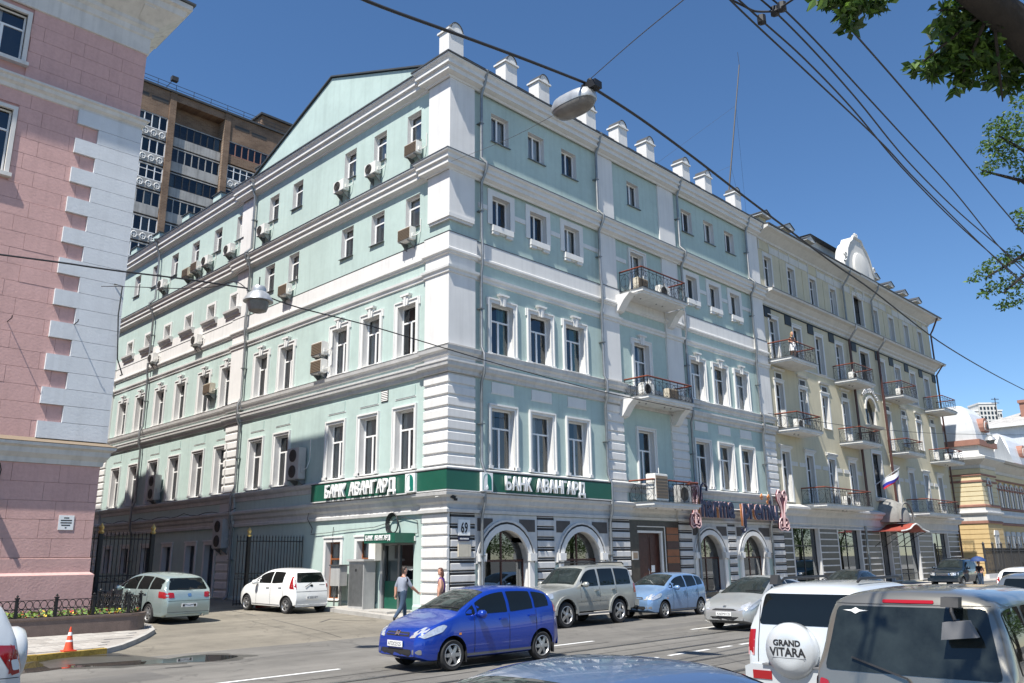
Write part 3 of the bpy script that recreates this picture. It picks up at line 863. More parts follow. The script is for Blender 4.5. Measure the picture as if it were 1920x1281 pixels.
mb = MB(); wrap(mb, [(0, 3.72), (.1, 3.73), (.11, 3.84), (.04, 3.88), (.05, 4.02), (.14, 4.1), (.16, 4.24), (.27, 4.32), (.29, 4.42), (0, 4.49)], jogs()); mb.build('lower_cornice', 'cornice', mint)
mb = MB(); wrap(mb, [(0, 4.9), (.04, 4.92), (.06, 5.08), (.16, 5.16), (.2, 5.26), (.2, 5.30), (0, 5.37)], jogs()); mb.build('lower_sill_course', 'cornice', mint)
mb = MB(); wrap(mb, [(0, -.1), (.07, -.1), (.07, .50), (.02, .56), (0, .56)], [(0, 33.95), (0, 3.95)]); wrap(mb, [(0, -.1), (.07, -.1), (.07, .50), (.02, .56), (0, .56)], [(0, 1.8), (0, 1.32)]); mb.build('plinth', 'mint', mint)
# white pilaster shafts and quoin stacks
def pil(nm, x0, x1, z0, z1, d, T, m='white_stucco'):
    return MB(T).box(x0, -d, z0, x1, .02, z1).build(nm, m, mint)
D_ = .1
for T, spans in ((I4, [(9.25, 10.45), (14.3, 15.7), (23.4, 24.75)]), (TL, [(-17.0, -15.6), (-33.95, -33.0)])):
    for (a, b) in spans:
        pil('pilaster', a, b, 9.9, 12.68, D_, T); pil('pilaster', a, b, 13.0, 13.46, D_, T)
        if T is I4: pil('pilaster', a, b, 14.3, 17.0, D_ - .02, T); pil('pilaster', a, b, 17.7, 21.02, D_ - .02, T)
        else: pil('pilaster', a, b if b > -30 else b - .35, 14.3, 17.0, .05, T); pil('pilaster', a, b if b > -30 else b - .35, 17.7, 21.02, .05, T)
        pil('pilaster', a, b, 4.49, 4.92, D_, T, 'cornice')
def cornerbox(nm, z0, z1, d, sx, ly, m='white_stucco', e=0.0):
    """block that wraps the street corner"""
    mb = MB(); mb.prismz([(-d, -d), (sx, -d), (sx, .02), (.02, .02), (.02, ly), (-d, ly)], z0, z1); return mb.build(nm, m, mint)
cornerbox('pilaster', 17.7, 21.02, D_ + .02, 1.22, 1.2); cornerbox('pilaster', 15.1, 17.0, D_ + .02, 1.22, 1.2)
cornerbox('pilaster', 14.95, 15.1, D_ + .07, 1.16, 1.14); cornerbox('pilaster', 14.85, 14.95, D_ + .02, 1.12, 1.1)
cornerbox('pilaster', 13.0, 13.46, D_, 1.27, 1.3); cornerbox('pilaster', 9.9, 12.68, D_, 1.27, 1.3); cornerbox('pilaster', 9.33, 9.45, D_, 1.27, 1.3); cornerbox('pilaster', 4.49, 4.92, D_, 1.27, 1.3, 'cornice')
def rust(T, x0, x1, z0, z1, n, corner=False, groove='trim', m='white_stucco', gap=.10, d=D_):
    """stack of rusticated blocks with recessed joints"""
    h = (z1 - z0) / n
    for i in range(n):
        a = z0 + i * h + gap / 2; b = z0 + (i + 1) * h - gap / 2; c = .03
        if corner:
            def ring(e, z): return [(-e, -e, z), (x1, -e, z), (x1, .02, z), (.02, .02, z), (.02, corner, z), (-e, corner, z)]
            mb = MB(); R4 = [ring(d - c, a), ring(d, a + c), ring(d, b - c), ring(d - c, b)]
            vs = [p for r_ in R4 for p in r_]; fs = [(5, 4, 3, 2, 1, 0), tuple(range(18, 24))]
            for k in range(3):
                for q in range(6): fs.append((k * 6 + q, k * 6 + (q + 1) % 6, (k + 1) * 6 + (q + 1) % 6, (k + 1) * 6 + q))
            mb.add(vs, fs); mb.build('block', m, mint)
        else:
            MB(T).prismx([(.02, a), (-d + c, a), (-d, a + c), (-d, b - c), (-d + c, b), (.02, b)], x0, x1).build('block', m, mint)
    if corner: cornerbox('joint_backing', z0, z1, d - .055, x1 - .012, corner - .012, groove)
    else: MB(T).box(x0 + .012, -d + .055, z0, x1 - .012, .02, z1).build('joint_backing', groove, mint)
rust(I4, 0, 1.27, 5.37, 8.80, 8, corner=1.3)
for (a, b) in ((9.25, 10.45), (14.3, 15.7), (23.4, 24.75)): rust(I4, a, b, 5.37, 8.80, 8)
for (a, b) in ((-17.0, -15.6), (-33.95, -33.0)): rust(TL, a, b, 5.37, 8.80, 8)
for (a, b) in ((-17.0, -15.6), (-33.95, -33.0)): rust(TL, a, b, .4, 3.72, 8)
# street level: corner blocks white on the side street, black and white bands on the main street
rust(TL, -1.3, .1, .12, 3.72, 9, gap=.08, d=.10)
h9 = 3.6 / 9
def stripes(x0, x1, d=.1, z0=.12, n=9):
    MB().box(x0 + .01, -d + .04, z0, x1 - .01, .02, z0 + n * h9).build('joint_backing', 'stripe_dark', mint)
    for i in range(n):
        a = z0 + i * h9; MB().prismx([(.02, a + .02), (-d + .02, a + .02), (-d, a + .04), (-d, a + .235), (-d + .02, a + .255), (.02, a + .255)], x0, x1).build('block', 'stripe_grey', mint)
        MB().box(x0, -d + .015, a + .345, x1, .02, a + .365).build('band', 'stripe_grey', mint)
stripes(.102, 1.27); stripes(4.62, 5.6, .06); stripes(9.15, 10.5); stripes(14.4, 15.5); stripes(18.85, 19.6, .06); stripes(23.35, 24.7)
for (a, b) in ((1.3, 4.6), (5.62, 9.1), (15.5, 18.85), (19.6, 23.3)):
    c = min(AR, key=lambda t: abs(t - (a + b) / 2)); z = 1.95; n = 14
    arc = lambda r_: [(c + r_ * math.cos(PI * k / n), z + r_ * math.sin(PI * k / n)) for k in range(n + 1)]
    # spandrel with recessed dark corner panels
    o_ = arc(1.5); mb = MB()
    for i in range(n):
        (x0, z0), (x1, z1) = o_[i], o_[i + 1]
        mb.quad((x1, -.03, z1), (x0, -.03, z0), (x0, -.03, 3.7), (x1, -.03, 3.7))
    for s in (-1, 1):
        xe = b if s > 0 else a; xa = c + s * 1.5
        if abs(xe - xa) > .01:
            lo, hi = sorted((xe, xa)); mb.quad((lo, -.03, z), (hi, -.03, z), (hi, -.03, 3.7), (lo, -.03, 3.7))
    mb.build('spandrel', 'stripe_grey', mint)
    for s in (-1, 1):
        xe = (b - .12) if s > 0 else (a + .12); q = []
        for k in range(6):
            t = R(44 + 26 * k / 5); q.append((c + s * 1.66 * math.cos(t), z + 1.66 * math.sin(t)))
        q = [(x, zz) for x, zz in q if (x - xe) * s < -.03 and zz < 3.5]
        if len(q) > 2:
            MB().prism([(xe, 3.56), (xe, q[0][1])] + q + [(q[-1][0], 3.56)], -.045, -.02).build('corner_panel', 'panel_brown', mint)
    # arch ring in three steps
    for (ri, ro, d, m2) in ((1.2, 1.42, .10, 'trim'), (1.42, 1.5, .06, 'stripe_dark'), (1.5, 1.58, .10, 'stripe_grey')):
        I_, O_ = arc(ri), arc(ro); mb = MB()
        for i in range(n): mb.prism([I_[i], O_[i], O_[i + 1], I_[i + 1]], -d, .3 if ri < 1.3 else .02)
        mb.build('arch_ring', m2, mint)
    # fill of the rectangular hole above the arch
    I_ = arc(1.2); mb = MB()
    for i in range(n):
        (x0, z0), (x1, z1) = I_[i], I_[i + 1]; mb.prism([(x0, z0), (x0, 3.16), (x1, 3.16), (x1, z1)], .02, .3)
    mb.build('arch_fill', 'trim', mint)
    # jambs with capitals
    for s in (-1, 1):
        x0 = c + s * 1.2; x1 = c + s * 1.46
        MB().box(x0, -.1, .45, x1, .02, 1.95).build('jamb', 'trim', mint)
        MB().prism([(min(x0, x1) - .03, 2.02), (min(x0, x1) - .06, 2.3), (max(x0, x1) + .06, 2.3), (max(x0, x1) + .03, 2.02)], -.2, .02).build('capital', 'trim', mint)
        MB().box(min(x0, x1) - .02, -.14, .3, max(x0, x1) + .02, .02, .55).build('jamb_base', 'stripe_grey', mint)
    # shop window in the arch
    mb = MB().mat('dark_wood')
    for xx in (c - 1.17, c, c + 1.17): mb.box(xx - .035, .24, .45, xx + .035, .3, 3.1 if xx == c else 2.1)
    mb.box(c - 1.2, .236, 2.0, c + 1.2, .3, 2.08); mb.box(c - 1.2, .236, .42, c + 1.2, .3, .5)
    wo = mb.build('window', None, mint)
    MB().add([(c - 1.2, .27, .45), (c + 1.2, .27, .45)] + [(x, .27, zz) for x, zz in arc(1.2)], [tuple(range(16 + 1))]).build('pane', 'shop_glass', wo)
MB().box(1.3, -.08, -.05, 9.12, .02, .45).build('plinth', 'dark_stone', mint); MB().box(15.5, -.08, -.05, 23.33, .02, .45).build('plinth', 'dark_stone', mint)
# entrance bay in dark stone
MB().box(10.52, -.05, -.05, 11.2, .02, 3.7).build('stone_panel', 'dark_stone', mint); MB().box(13.0, -.05, -.05, 14.38, .02, 3.7).build('stone_panel', 'dark_stone', mint); MB().box(11.2, -.05, 3.25, 13.0, .02, 3.7).build('stone_panel', 'dark_stone', mint)
for i in range(9): MB().box(13.35, -.075, .5 + i * .33, 14.3, -.045, .5 + i * .33 + .29).build('brown_panel', 'door_brown' if i % 3 else 'dark_wood', mint)
mb = MB(); mb.box(11.1, -.09, 3.16, 13.0, -.04, 3.26); mb.box(12.86, -.092, .2, 12.98, -.042, 3.16); mb.build('door_frame', 'trim', mint)
mb = MB(); mb.box(11.1, -.08, 3.42, 13.22, -.045, 3.46); mb.box(13.18, -.082, .2, 13.22, -.047, 3.42); mb.build('door_outline', 'trim', mint)
dr = MB().box(11.2, .12, .15, 12.1, .18, 3.2).box(12.11, .12, .15, 13.0, .18, 3.2).box(11.35, .1, .4, 11.98, .13, 1.4).box(11.35, .1, 1.6, 11.98, .13, 3.0).box(12.22, .1, .4, 12.85, .13, 1.4).box(12.22, .1, 1.6, 12.85, .13, 3.0).build('door', 'dark_wood', mint)
MB().box(12.25, .08, 1.45, 12.5, .098, 1.75).build('notice', 'sign_white', dr)
MB().tube([(12.02, .09, 1.1), (12.02, .05, 1.2), (12.02, .05, 1.5), (12.02, .09, 1.6)], .015, 6).build('handle', 'chrome', dr)
# panels above the second floor windows and between the windows
pan = MB().prism([(-.6, 0), (.6, 0), (.6, .42), (-.6, .42)], -.035, .01).mesh('panel', 'mint')
panb = MB().box(-.64, -.02, -.04, .64, .012, 0).mesh('panel_ledge', 'trim')
panw = MB().prism([(-.6, 0), (.6, 0), (.6, .42), (-.6, .42)], -.035, .01).mesh('panel', 'trim')
for x in CW + CR: put('panel', panw if x < 30 else pan, mint, (x, 0, 8.32)); put('panel_ledge', panb, mint, (x, 0, 8.32))
for y in L3 + L3f: put('panel', pan, mint, mw=TL @ Matrix.Translation((-y, 0, 8.2))); put('panel_ledge', panb, mint, mw=TL @ Matrix.Translation((-y, 0, 8.2)))
for xs_ in ((1.5, 2.0), (3.6, 4.25), (5.85, 6.48), (8.08, 9.2), (10.5, 11.3), (15.75, 16.2), (17.85, 18.5), (20.1, 20.7), (22.3, 23.3)):
    MB().box(xs_[0], -.04, 15.86, xs_[1], .02, 16.06).build('string_band', 'trim', mint)
# windows of the main street face
c5 = [['dsheer'], ['sheer'], [], [], ['sheer'], []]; c3 = [['teal'], [], ['teal'], ['sheer'], ['drape1'], ['sheer']]; c2 = [['drapes', 'dsheer'], ['drape1', 'halfsheer'], ['drapes', 'dsheer'], [], ['drapes'], ['drapes']]
for i, x in enumerate(CW + CR):
    add_window(mint, I4, x, 19.08, 1.04, 1.3, 'D', None, c5[i]); add_window(mint, I4, x, 15.3, 1.04, 1.28, 'D', 'f4', c5[(i + 2) % 6])
    add_window(mint, I4, x, 9.9, 1.24, 2.05, 'T', 'f3', c3[i], sill='trim'); add_window(mint, I4, x, 5.42, 1.24, 2.3, 'T', 'f2', c2[i], sill='trim')
add_window(mint, I4, CD, 19.12, 1.0, 1.28, 'D', None, ['dsheer'])
add_window(mint, I4, CD, 14.4, 1.1, 2.2, 'D', 'f2', ['dsheer'], sill=None); add_window(mint, I4, CD, 9.4, 1.2, 2.6, 'T', 'f3', ['dsheer'], sill=None); add_window(mint, I4, CD, 5.0, 1.2, 2.8, 'T', 'f2', ['halfsheer'], sill=None)
# windows of the side street face
for i, y in enumerate(L5):
    add_window(mint, TL, -y, 19.0, .92, 1.4, 'S', None, ['blind'] if i in (2, 3, 4) else ['halfsheer'], sill='galvanised'); add_window(mint, TL, -y, 15.18, .92, 1.42, 'S', None, ['blind'], sill='galvanised')
for i, y in enumerate(L5f):
    add_window(mint, TL, -y, 19.0, .92, 1.4, 'S', None, ['blind'] if i % 2 else ['sheer']); add_window(mint, TL, -y, 15.02, .8, .83, 'O', 'small', ['blindlow'] if i % 2 else [], sill=None)
for i, y in enumerate(L3 + L3f):
    add_window(mint, TL, -y, 9.9, 1.14, 2.05, 'T', 'f3', [['teal'], ['teal', 'halfsheer'], ['blind'], ['blind'], ['blind'], ['drape1']][i % 6], sill='trim', tilt=(i == 5))
    add_window(mint, TL, -y, 5.42, 1.14, 2.3, 'T', 'f2', [['blind'], ['blind'], ['blind'], ['blindlow'], ['blind']][i % 5], sill='trim', tilt=(i == 6))
for y in LG: add_window(mint, TL, -y, 1.55 if y > 18 else .5, 1.0, 1.4 if y > 18 else 2.45, 'O', 'g', ['blindlow'] if y > 18 else [], gm='glass_dark', sill=None, fm='grey_plastic')
add_window(mint, TL, -7.02, .62, 1.05, 2.23, 'S', 'g', ['blind'], fm='door_brown', sill='trim'); add_window(mint, TL, -4.88, .62, .95, 2.23, 'S', 'g', ['halfsheer'], fm='door_brown', sill='trim')
# bank entrance on the side street
en = MB(TL).mat('galvanised').box(-3.85, .1, .35, -3.75, .2, 2.75).box(-1.95, .1, .35, -1.85, .2, 2.75).box(-2.9, .1, .35, -2.8, .2, 2.75).box(-3.75, .1, 2.65, -1.95, .2, 2.75).build('door', None, mint)
MB(TL).quad((-3.75, .16, .35), (-2.9, .16, .35), (-2.9, .16, 2.65), (-3.75, .16, 2.65)).build('pane', 'glass_dark', en); MB(TL).quad((-2.8, .16, .35), (-1.95, .16, .35), (-1.95, .16, 2.65), (-2.8, .16, 2.65)).build('pane', 'glass_dark', en)
put('curtain', curtain_mesh(-.42, .42, 2.6, 'sheer', .3, True), en, mw=TL @ Matrix.Translation((-3.3, 0, .3)))
MB(TL).box(-3.72, .14, .36, -2.92, .155, 1.35).build('lower_panel', 'sign_green', en); MB(TL).box(-2.78, .14, .36, -1.97, .155, 1.4).build('lower_panel', 'sign_green', en)
MB(TL).box(-4.1, -.06, -.1, -1.6, .12, .34).build('threshold', 'kerb', mint)
st = MB(TL).box(-4.2, -1.1, 0, -1.9, -.06, .36).build('step', 'kerb', mint)
MB(TL).box(-4.0, -.07, 2.78, -1.7, .0, 2.95).build('lintel', 'trim', mint)
vt = MB(TL).box(-4.05, -.03, 8.22, -3.6, .01, 8.68).build('vent', 'grille', mint)
for i in range(6): MB(TL).prismx([(-.05, 8.25 + i * .07), (-.03, 8.29 + i * .07), (-.025, 8.25 + i * .07)], -4.03, -3.62).build('louvre', 'trim', vt)
# white wall field below the small windows
MB(TL).box(-33.0, -.03, 13.66, -17.0, .01, 14.86).build('white_field', 'white_stucco', mint)
# roof posts with round caps, rails between them
def roofpost(x0, m, w_=.72, T=I4, y0=.12, big=1.0):
    p = MB(T).mat(m).box(x0, y0, 21.8, x0 + w_, y0 + .62, 23.38).build('roof_post', None, mint)
    MB(T).mat('trim').box(x0 - .07, y0 - .07, 23.38, x0 + w_ + .07, y0 + .69, 23.46).build('cap', None, p)
    mb = MB(T).mat(m); n = 10; r_ = w_ * .40
    mb.prism([(x0 + w_ / 2 + r_ * math.cos(PI * k / n), 23.46 + r_ * 1.15 * math.sin(PI * k / n)) for k in range(n + 1)], y0 - .03, y0 + .62); mb.build('round_top', None, p)
    mb = MB(T).mat('roof_metal')
    for k in range(n):
        q = [(x0 + w_ / 2 + rr * math.cos(PI * kk / n), 23.46 + rr * 1.15 * math.sin(PI * kk / n)) for rr, kk in ((r_, k), (r_ + .035, k), (r_ + .035, k + 1), (r_, k + 1))]
        mb.prism(q, y0 - .06, y0 + .66)
    mb.build('sheet_cover', None, p)
    return p
PXs = [.0, 3.3, 5.45, 8.85, 11.4, 13.8, 17.2, 19.5, 22.85]
for x in PXs: roofpost(x, 'white_stucco', .8 if x == 0 else .72)
for a, b in zip(PXs, PXs[1:]):
    for z in (22.35, 22.72): MB().tube([(a + .72, .42, z), (b, .42, z)], .025, 5).build('roof_rail', 'iron', mint)
LP = [15.3, 20.3, 24.4, 28.7, 32.3]
for y in LP:
    p = MB(TL).box(-y - .95, .15, 21.75, -y, .75, 22.85).build('roof_post', 'mint', mint)
    MB(TL).mat('roof_metal').box(-y - 1.02, .08, 22.85, -y + .07, .82, 22.9).build('cap', None, p)
for a, b in zip(LP, LP[1:]):
    for z in (22.3, 22.7): MB(TL).tube([(-a - .95, .45, z), (-b, .45, z)], .025, 5).build('roof_rail', 'iron', mint)
# rainwater pipes
def pipe(x, T, zb=.4, top=21.62, out=.5):
    pts = [(x, -out, top), (x, -out + .05, top - .25), (x, -.22, top - .75), (x, -.2, top - 1.1), (x, -.2, 17.95), (x, -.52, 17.6), (x, -.52, 17.4), (x, -.2, 16.85), (x, -.2, 14.5), (x, -.24, 14.2), (x, -.24, 13.3), (x, -.17, 12.9), (x, -.17, 10.0), (x, -.32, 9.7), (x, -.32, 8.95), (x, -.17, 8.6), (x, -.17, 5.6), (x, -.34, 5.2), (x, -.34, 4.1), (x, -.18, 3.6), (x, -.18, zb + .2), (x, -.35, zb)]
    o = MB(T).tube(pts, .062, 8).build('downpipe', 'galvanised', mint, smooth=True)
    MB(T).lathe([(.07, top - .02), (.15, top + .16), (.15, top + .2)], 10, (x, -out, 0)).build('hopper', 'galvanised', o)
    for z in (19.5, 15.6, 11.5, 7.0, 2.2): MB(T).box(x - .09, -.27, z, x + .09, .0, z + .04).build('clamp', 'galvanised', o)
for x in (1.52, 9.05, 15.92, 23.18): pipe(x, I4)
pipe(-15.45, TL); pipe(-27.4, TL); pipe(-1.55, TL, top=21.6) if False else None
# ------------------------------------------------------------------ balconies
def scroll(n=14, r=.12, turns=1.3, fl=1):
    return [(fl * r * (1 - .75 * k / n) * math.cos(2 * PI * turns * k / n), 0, r * (1 - .75 * k / n) * math.sin(2 * PI * turns * k / n)) for k in range(n + 1)]
def balcony(par, x0, x1, zb, depth, zr, T=I4, th=.22, handm='handrail', far=False, bulge=0.0):
    """slab with moulded edge, iron rail with scrolls and a wooden handrail; zb slab underside, zr top of the handrail"""
    b = MB(T); b.box(x0, -depth, zb + .09, x1, .02, zb + th); b.box(x0 + .07, -depth + .07, zb, x1 - .07, .02, zb + .09)
    o = b.build('balcony', 'slab', par)
    b = MB(T); b.box(x0 - .04, -depth - .04, zb + th, x1 + .04, .0, zb + th + .025); b.build('edge_sheet', 'galvanised', o)
    z0 = zb + th + .03; e = .06
    im = 'iron_far' if far else 'iron'
    runs = [((x0 + e, -.02), (x0 + e, -depth + e)), ((x0 + e, -depth + e), (x1 - e, -depth + e)), ((x1 - e, -depth + e), (x1 - e, -.02))]
    rad = .012 if not far else .014
    for (a, c) in runs:
        a, c = Vector((*a, 0)), Vector((*c, 0)); L = (c - a).length; d = (c - a) / L
        def P(s, z): p = a + d * s; return (p.x, p.y, z)
        mb = MB(T)
        for z in (z0 + .06, zr - .16, zr - .04): mb.tube([P(0, z), P(L, z)], rad, 4)
        mb.build('rail', im, o)
        MB(T).tube([P(-.02, zr), P(L + .02, zr)], .03, 6).build('handrail', handm, o)
        n = max(2, round(L / .62)); h = zr - .16 - z0 - .06
        for i in range(n + 1):
            MB(T).tube([P(L * i / n, z0), P(L * i / n, zr)], .014, 4).build('baluster', im, o)
        for i in range(n):
            c0 = L * (i + .5) / n; zc = z0 + .06 + h / 2; wd = L / n; mb = MB(T)
            def Q(u, v): p = a + d * (c0 + u); return (p.x, p.y, zc + v)
            for s in (-1, 1):
                k = 9
                mb.tube([Q(s * wd * .42 * math.sin(PI * t / k), h * .5 * (1 - 2 * t / k)) for t in range(k + 1)], .009, 3)
                mb.tube([Q(s * (.02 + .075 * (1 - t / 10) * math.cos(.55 * t)), h * .16 + .075 * (1 - t / 10) * math.sin(.55 * t)) for t in range(11)], .008, 3)
                mb.tube([Q(s * (.03 + .07 * (1 - t / 10) * math.cos(.55 * t)), -h * .2 - .07 * (1 - t / 10) * math.sin(.55 * t)) for t in range(11)], .008, 3)
            mb.tube([Q(0, -h * .5), Q(0, h * .5)], .008, 3)
            mb.build('scroll', im, o)
    return o
for zb, zr in ((14.0, 15.28), (8.95, 10.05), (4.22, 5.42)):
    balcony(mint, 10.68, 14.4, zb, 1.36, zr)
for zz in (13.25, 8.3):
    MB().prismx([(.02, zz - .1), (-.25, zz), (-.6, zz + .45), (-.95, zz + .74), (.02, zz + .74)], 10.2, 10.68).build('balcony_console', 'white_stucco', mint)
    MB().prismx([(.02, zz - .1), (-.25, zz), (-.6, zz + .45), (-.95, zz + .74), (.02, zz + .74)], 14.4, 14.85).build('balcony_console', 'white_stucco', mint)

# ------------------------------------------------------------------ yellow neighbour
pm('hood_shaded', (0.24, 0.235, 0.22), 0.9, var=0.2, scale=2, streak=0.2)  # shade on the door hood is put into this darker grey
yel = root('yellow_building', (24.8, 0, 0), label='pale yellow and white building with iron balconies and black squares under its cornice', cat='building')
YT = Matrix.Translation((-24.8, 0, 0))
X0, X1 = 24.8, 54.3
YW = [25.98, 29.05, 32.15, 35.25, 42.6, 45.7, 48.8, 51.9]; YC = 39.5
holes = []
for x in YW:
    holes += [(x - .45, 18.0, x + .45, 20.0), (x - .5, 13.45, x + .5, 16.0), (x - .45, 9.4 if x in (25.98, 35.25, 42.6, 51.9) else 9.9, x + .45, 12.05), (x - .45, 5.1, x + .45, 7.95)]
holes += [(YC - .75, 18.2, YC + .75, 20.4), (YC - .75, 13.5, YC + .75, 16.2), (YC - .85, 10.9, YC + .85, 12.85), (YC - .75, 9.3, YC + .75, 10.5), (YC - .75, 5.9, YC + .75, 8.9)]
GO = [(25.75, 29.3), (31.7, 35.3), (38.3, 40.2), (41.3, 45.4), (48.2, 51.8)]
for a, b in GO: holes.append((a, .3, b, 3.62))
mb = MB(YT); wallgrid(mb, X0, X1, 0, 21.3, holes, wallmat='yellow', revmat='yellow_white', rev=.28); mb.build('street_wall', None, yel)
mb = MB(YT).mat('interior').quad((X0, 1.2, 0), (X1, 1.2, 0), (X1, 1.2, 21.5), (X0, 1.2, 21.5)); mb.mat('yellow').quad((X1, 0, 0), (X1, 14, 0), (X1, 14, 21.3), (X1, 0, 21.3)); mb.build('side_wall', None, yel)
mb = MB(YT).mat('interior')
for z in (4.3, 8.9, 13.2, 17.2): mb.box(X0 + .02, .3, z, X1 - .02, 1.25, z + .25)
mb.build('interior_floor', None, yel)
P = [(X0, 0), (X1, 0), (X1, 12)]
def yw(nm, prof, m='yellow_white', plan=P):
    mb = MB(YT); wrap(mb, prof, plan); return mb.build(nm, m, yel)
yw('eave_cornice', [(0, 20.95), (.08, 20.98), (.1, 21.1), (.25, 21.2), (.6, 21.42), (.85, 21.5), (.88, 21.62), (0, 21.75)])
yw('eave_flashing', [(-.5, 21.85), (.88, 21.63), (.95, 21.64), (.95, 21.72), (-.5, 21.95)], 'roof_metal')
yw('upper_cornice', [(0, 16.75), (.05, 16.78), (.06, 16.95), (.2, 17.05), (.22, 17.15), (.5, 17.4), (.75, 17.46), (.78, 17.58), (0, 17.72)])
yw('cornice_flashing', [(0, 17.73), (.78, 17.59), (.82, 17.59), (.82, 17.61), (0, 17.76)], 'galvanised')
yw('dark_string', [(0, 16.6), (.08, 16.6), (.08, 16.66), (0, 16.68)], 'iron')
yw('string_course', [(0, 13.3), (.05, 13.31), (.06, 13.4), (0, 13.42)])
yw('lower_cornice', [(0, 3.72), (.06, 3.74), (.06, 3.85), (.12, 3.9), (.12, 4.3), (.3, 4.42), (.36, 4.6), (.5, 4.68), (.5, 4.8), (0, 4.98)], 'cornice')
yw('shop_fascia', [(0, 3.62), (.1, 3.62), (.1, 3.72), (0, 3.72)], 'stripe_grey')
# frieze panels under the eave, squares and panels
n = 22
for i in range(n):
    x = X0 + .2 + (X1 - X0 - .4) * i / n; MB(YT).box(x + .06, -.03, 20.35, x + (X1 - X0 - .4) / n - .06, .01, 20.8).build('frieze_panel', 'yellow_white' if i % 5 else 'yellow', yel)
for i in range(n + 1):
    x = X0 + .2 + (X1 - X0 - .4) * i / n; MB(YT).box(x - .04, -.05, 20.3, x + .04, .01, 20.95).build('frieze_rib', 'yellow_white', yel)
sq = [24.95] + [27.55, 30.65, 33.75, 37.4] + [41.6, 44.2, 47.3, 50.4, 53.5]
for x in sq: MB(YT).box(x - .0, -.05, 15.98, x + .8, .01, 16.58).build('dark_square', 'iron', yel)
for i, x in enumerate(YW):
    add_window(yel, YT, x, 18.0, .9, 2.0, 'S', None, [] if i % 3 else ['sheer'], y=.2, sill='yellow_white')
    MB(YT).box(x - .62, -.04, 17.75, x - .45, .01, 20.25).build('window_strip', 'yellow_white', yel); MB(YT).box(x + .45, -.04, 17.75, x + .62, .01, 20.25).build('window_strip', 'yellow_white', yel); MB(YT).box(x - .45, -.035, 20.0, x + .45, .01, 20.25).build('window_strip', 'yellow_white', yel)
    add_window(yel, YT, x, 13.45, 1.0, 2.55, 'T', 'g', [] if i % 2 else ['dsheer'], y=.2, sill='yellow_white')
    z0 = 9.4 if x in (25.98, 35.25, 42.6, 51.9) else 9.9
    wo = add_window(yel, YT, x, z0, .9, 12.05 - z0, 'S', 'g', ['sheer'] if i % 2 else [], y=.2, sill='yellow_white')
    MB(YT).box(x - .36, -.03, 12.32, x + .36, .01, 12.62).build('vent', 'grille', yel)
    mb = MB(YT); mb.box(x - .46, -.05, 12.24, x - .36, .01, 12.7); mb.box(x + .36, -.05, 12.24, x + .46, .01, 12.7); mb.box(x - .36, -.05, 12.62, x + .36, .01, 12.7); mb.box(x - .36, -.05, 12.24, x + .36, .01, 12.32); mb.build('vent_frame', 'yellow_white', yel)
    MB(YT).prismx([(.01, 12.78), (-.1, 12.8), (-.16, 12.9), (.01, 12.96)], x - .7, x + .7).build('hood', 'yellow_white', yel)
    add_window(yel, YT, x, 5.1, .9, 2.85, 'S', 'g', ['drape1'] if i % 3 == 1 else [], y=.2, sill='yellow_white')
    for s in (-1, 1): MB(YT).box(x + s * .63, -.035, 7.2, x + s * 1.4, .01, 7.45).build('string_band', 'yellow_white', yel)
    MB(YT).prismx([(.01, 8.15), (-.12, 8.18), (-.17, 8.3), (.01, 8.38)], x - .75, x + .75).build('hood', 'yellow_white', yel)
    for s in (-1, 1):
        if i not in (3, 4) or s == (-1 if i == 3 else 1): MB(YT).box(x + s * 1.06 - .42, -.03, 17.95, x + s * 1.06 + .42, .01, 20.2).build('wall_panel', 'yellow', yel)
# centre bay
for x in (36.9, 41.9):
    MB(YT).tube([(x - .25, -.22, 16.6), (x - .25, -.22, 5.2)], .09, 8).build('downpipe', 'dark_wood', yel, smooth=True)
    MB(YT).tube([(x - .2, -.85, 21.6), (x - .2, -.8, 21.3), (x - .2, -.2, 20.5), (x - .2, -.2, 17.8), (x - .2, -.8, 17.5), (x - .2, -.8, 17.3), (x - .2, -.22, 16.6)], .07, 8).build('downpipe', 'galvanised', yel, smooth=True)
add_window(yel, YT, YC, 18.2, 1.5, 2.2, 'D', 'g', [], fm='iron_far', sill='yellow_white'); add_window(yel, YT, YC, 13.5, 1.5, 2.7, 'T', 'g', [], fm='iron_far', sill=None)
wo = add_window(yel, YT, YC, 10.9, 1.7, 1.95, 'D', None, [], fm='iron_far', sill='yellow_white'); add_window(yel, YT, YC, 9.3, 1.5, 1.2, 'D', None, [], fm='iron_far', sill=None); add_window(yel, YT, YC, 5.9, 1.5, 3.0, 'T', 'g', [], fm='iron_far', sill='yellow_white')
n = 12; mb = MB(YT)
for k in range(n):
    a0, a1 = PI * k / n, PI * (k + 1) / n
    mb.prism([(YC + .85 * math.cos(a0), 11.98 + .87 * math.sin(a0)), (YC + .85 * math.cos(a0), 12.9), (YC + .85 * math.cos(a1), 12.9), (YC + .85 * math.cos(a1), 11.98 + .87 * math.sin(a1))], -.02, .24)
mb.build('arch_fill', 'yellow', yel)
mb = MB(YT)
for k in range(n):
    a0, a1 = PI * k / n, PI * (k + 1) / n
    mb.prism([(YC + r_ * math.cos(a), 11.98 + r_ * math.sin(a)) for r_, a in ((.86, a0), (1.05, a0), (1.05, a1), (.86, a1))], -.1, .02)
mb.build('arch_ring', 'yellow_white', yel)
mb = MB(YT)
for i in range(11):
    t = i / 10; x = YC - 1.2 + 2.4 * t; z = 12.95 + .45 * math.sin(PI * t)
    mb.tube([(x + .2 * (1 - k / 9) * math.cos(k * .75 + i), -.09, z + .2 * (1 - k / 9) * math.sin(k * .75 + i)) for k in range(10)], .045, 5)
mb.build('stucco_garland', 'stripe_grey', yel, smooth=True)
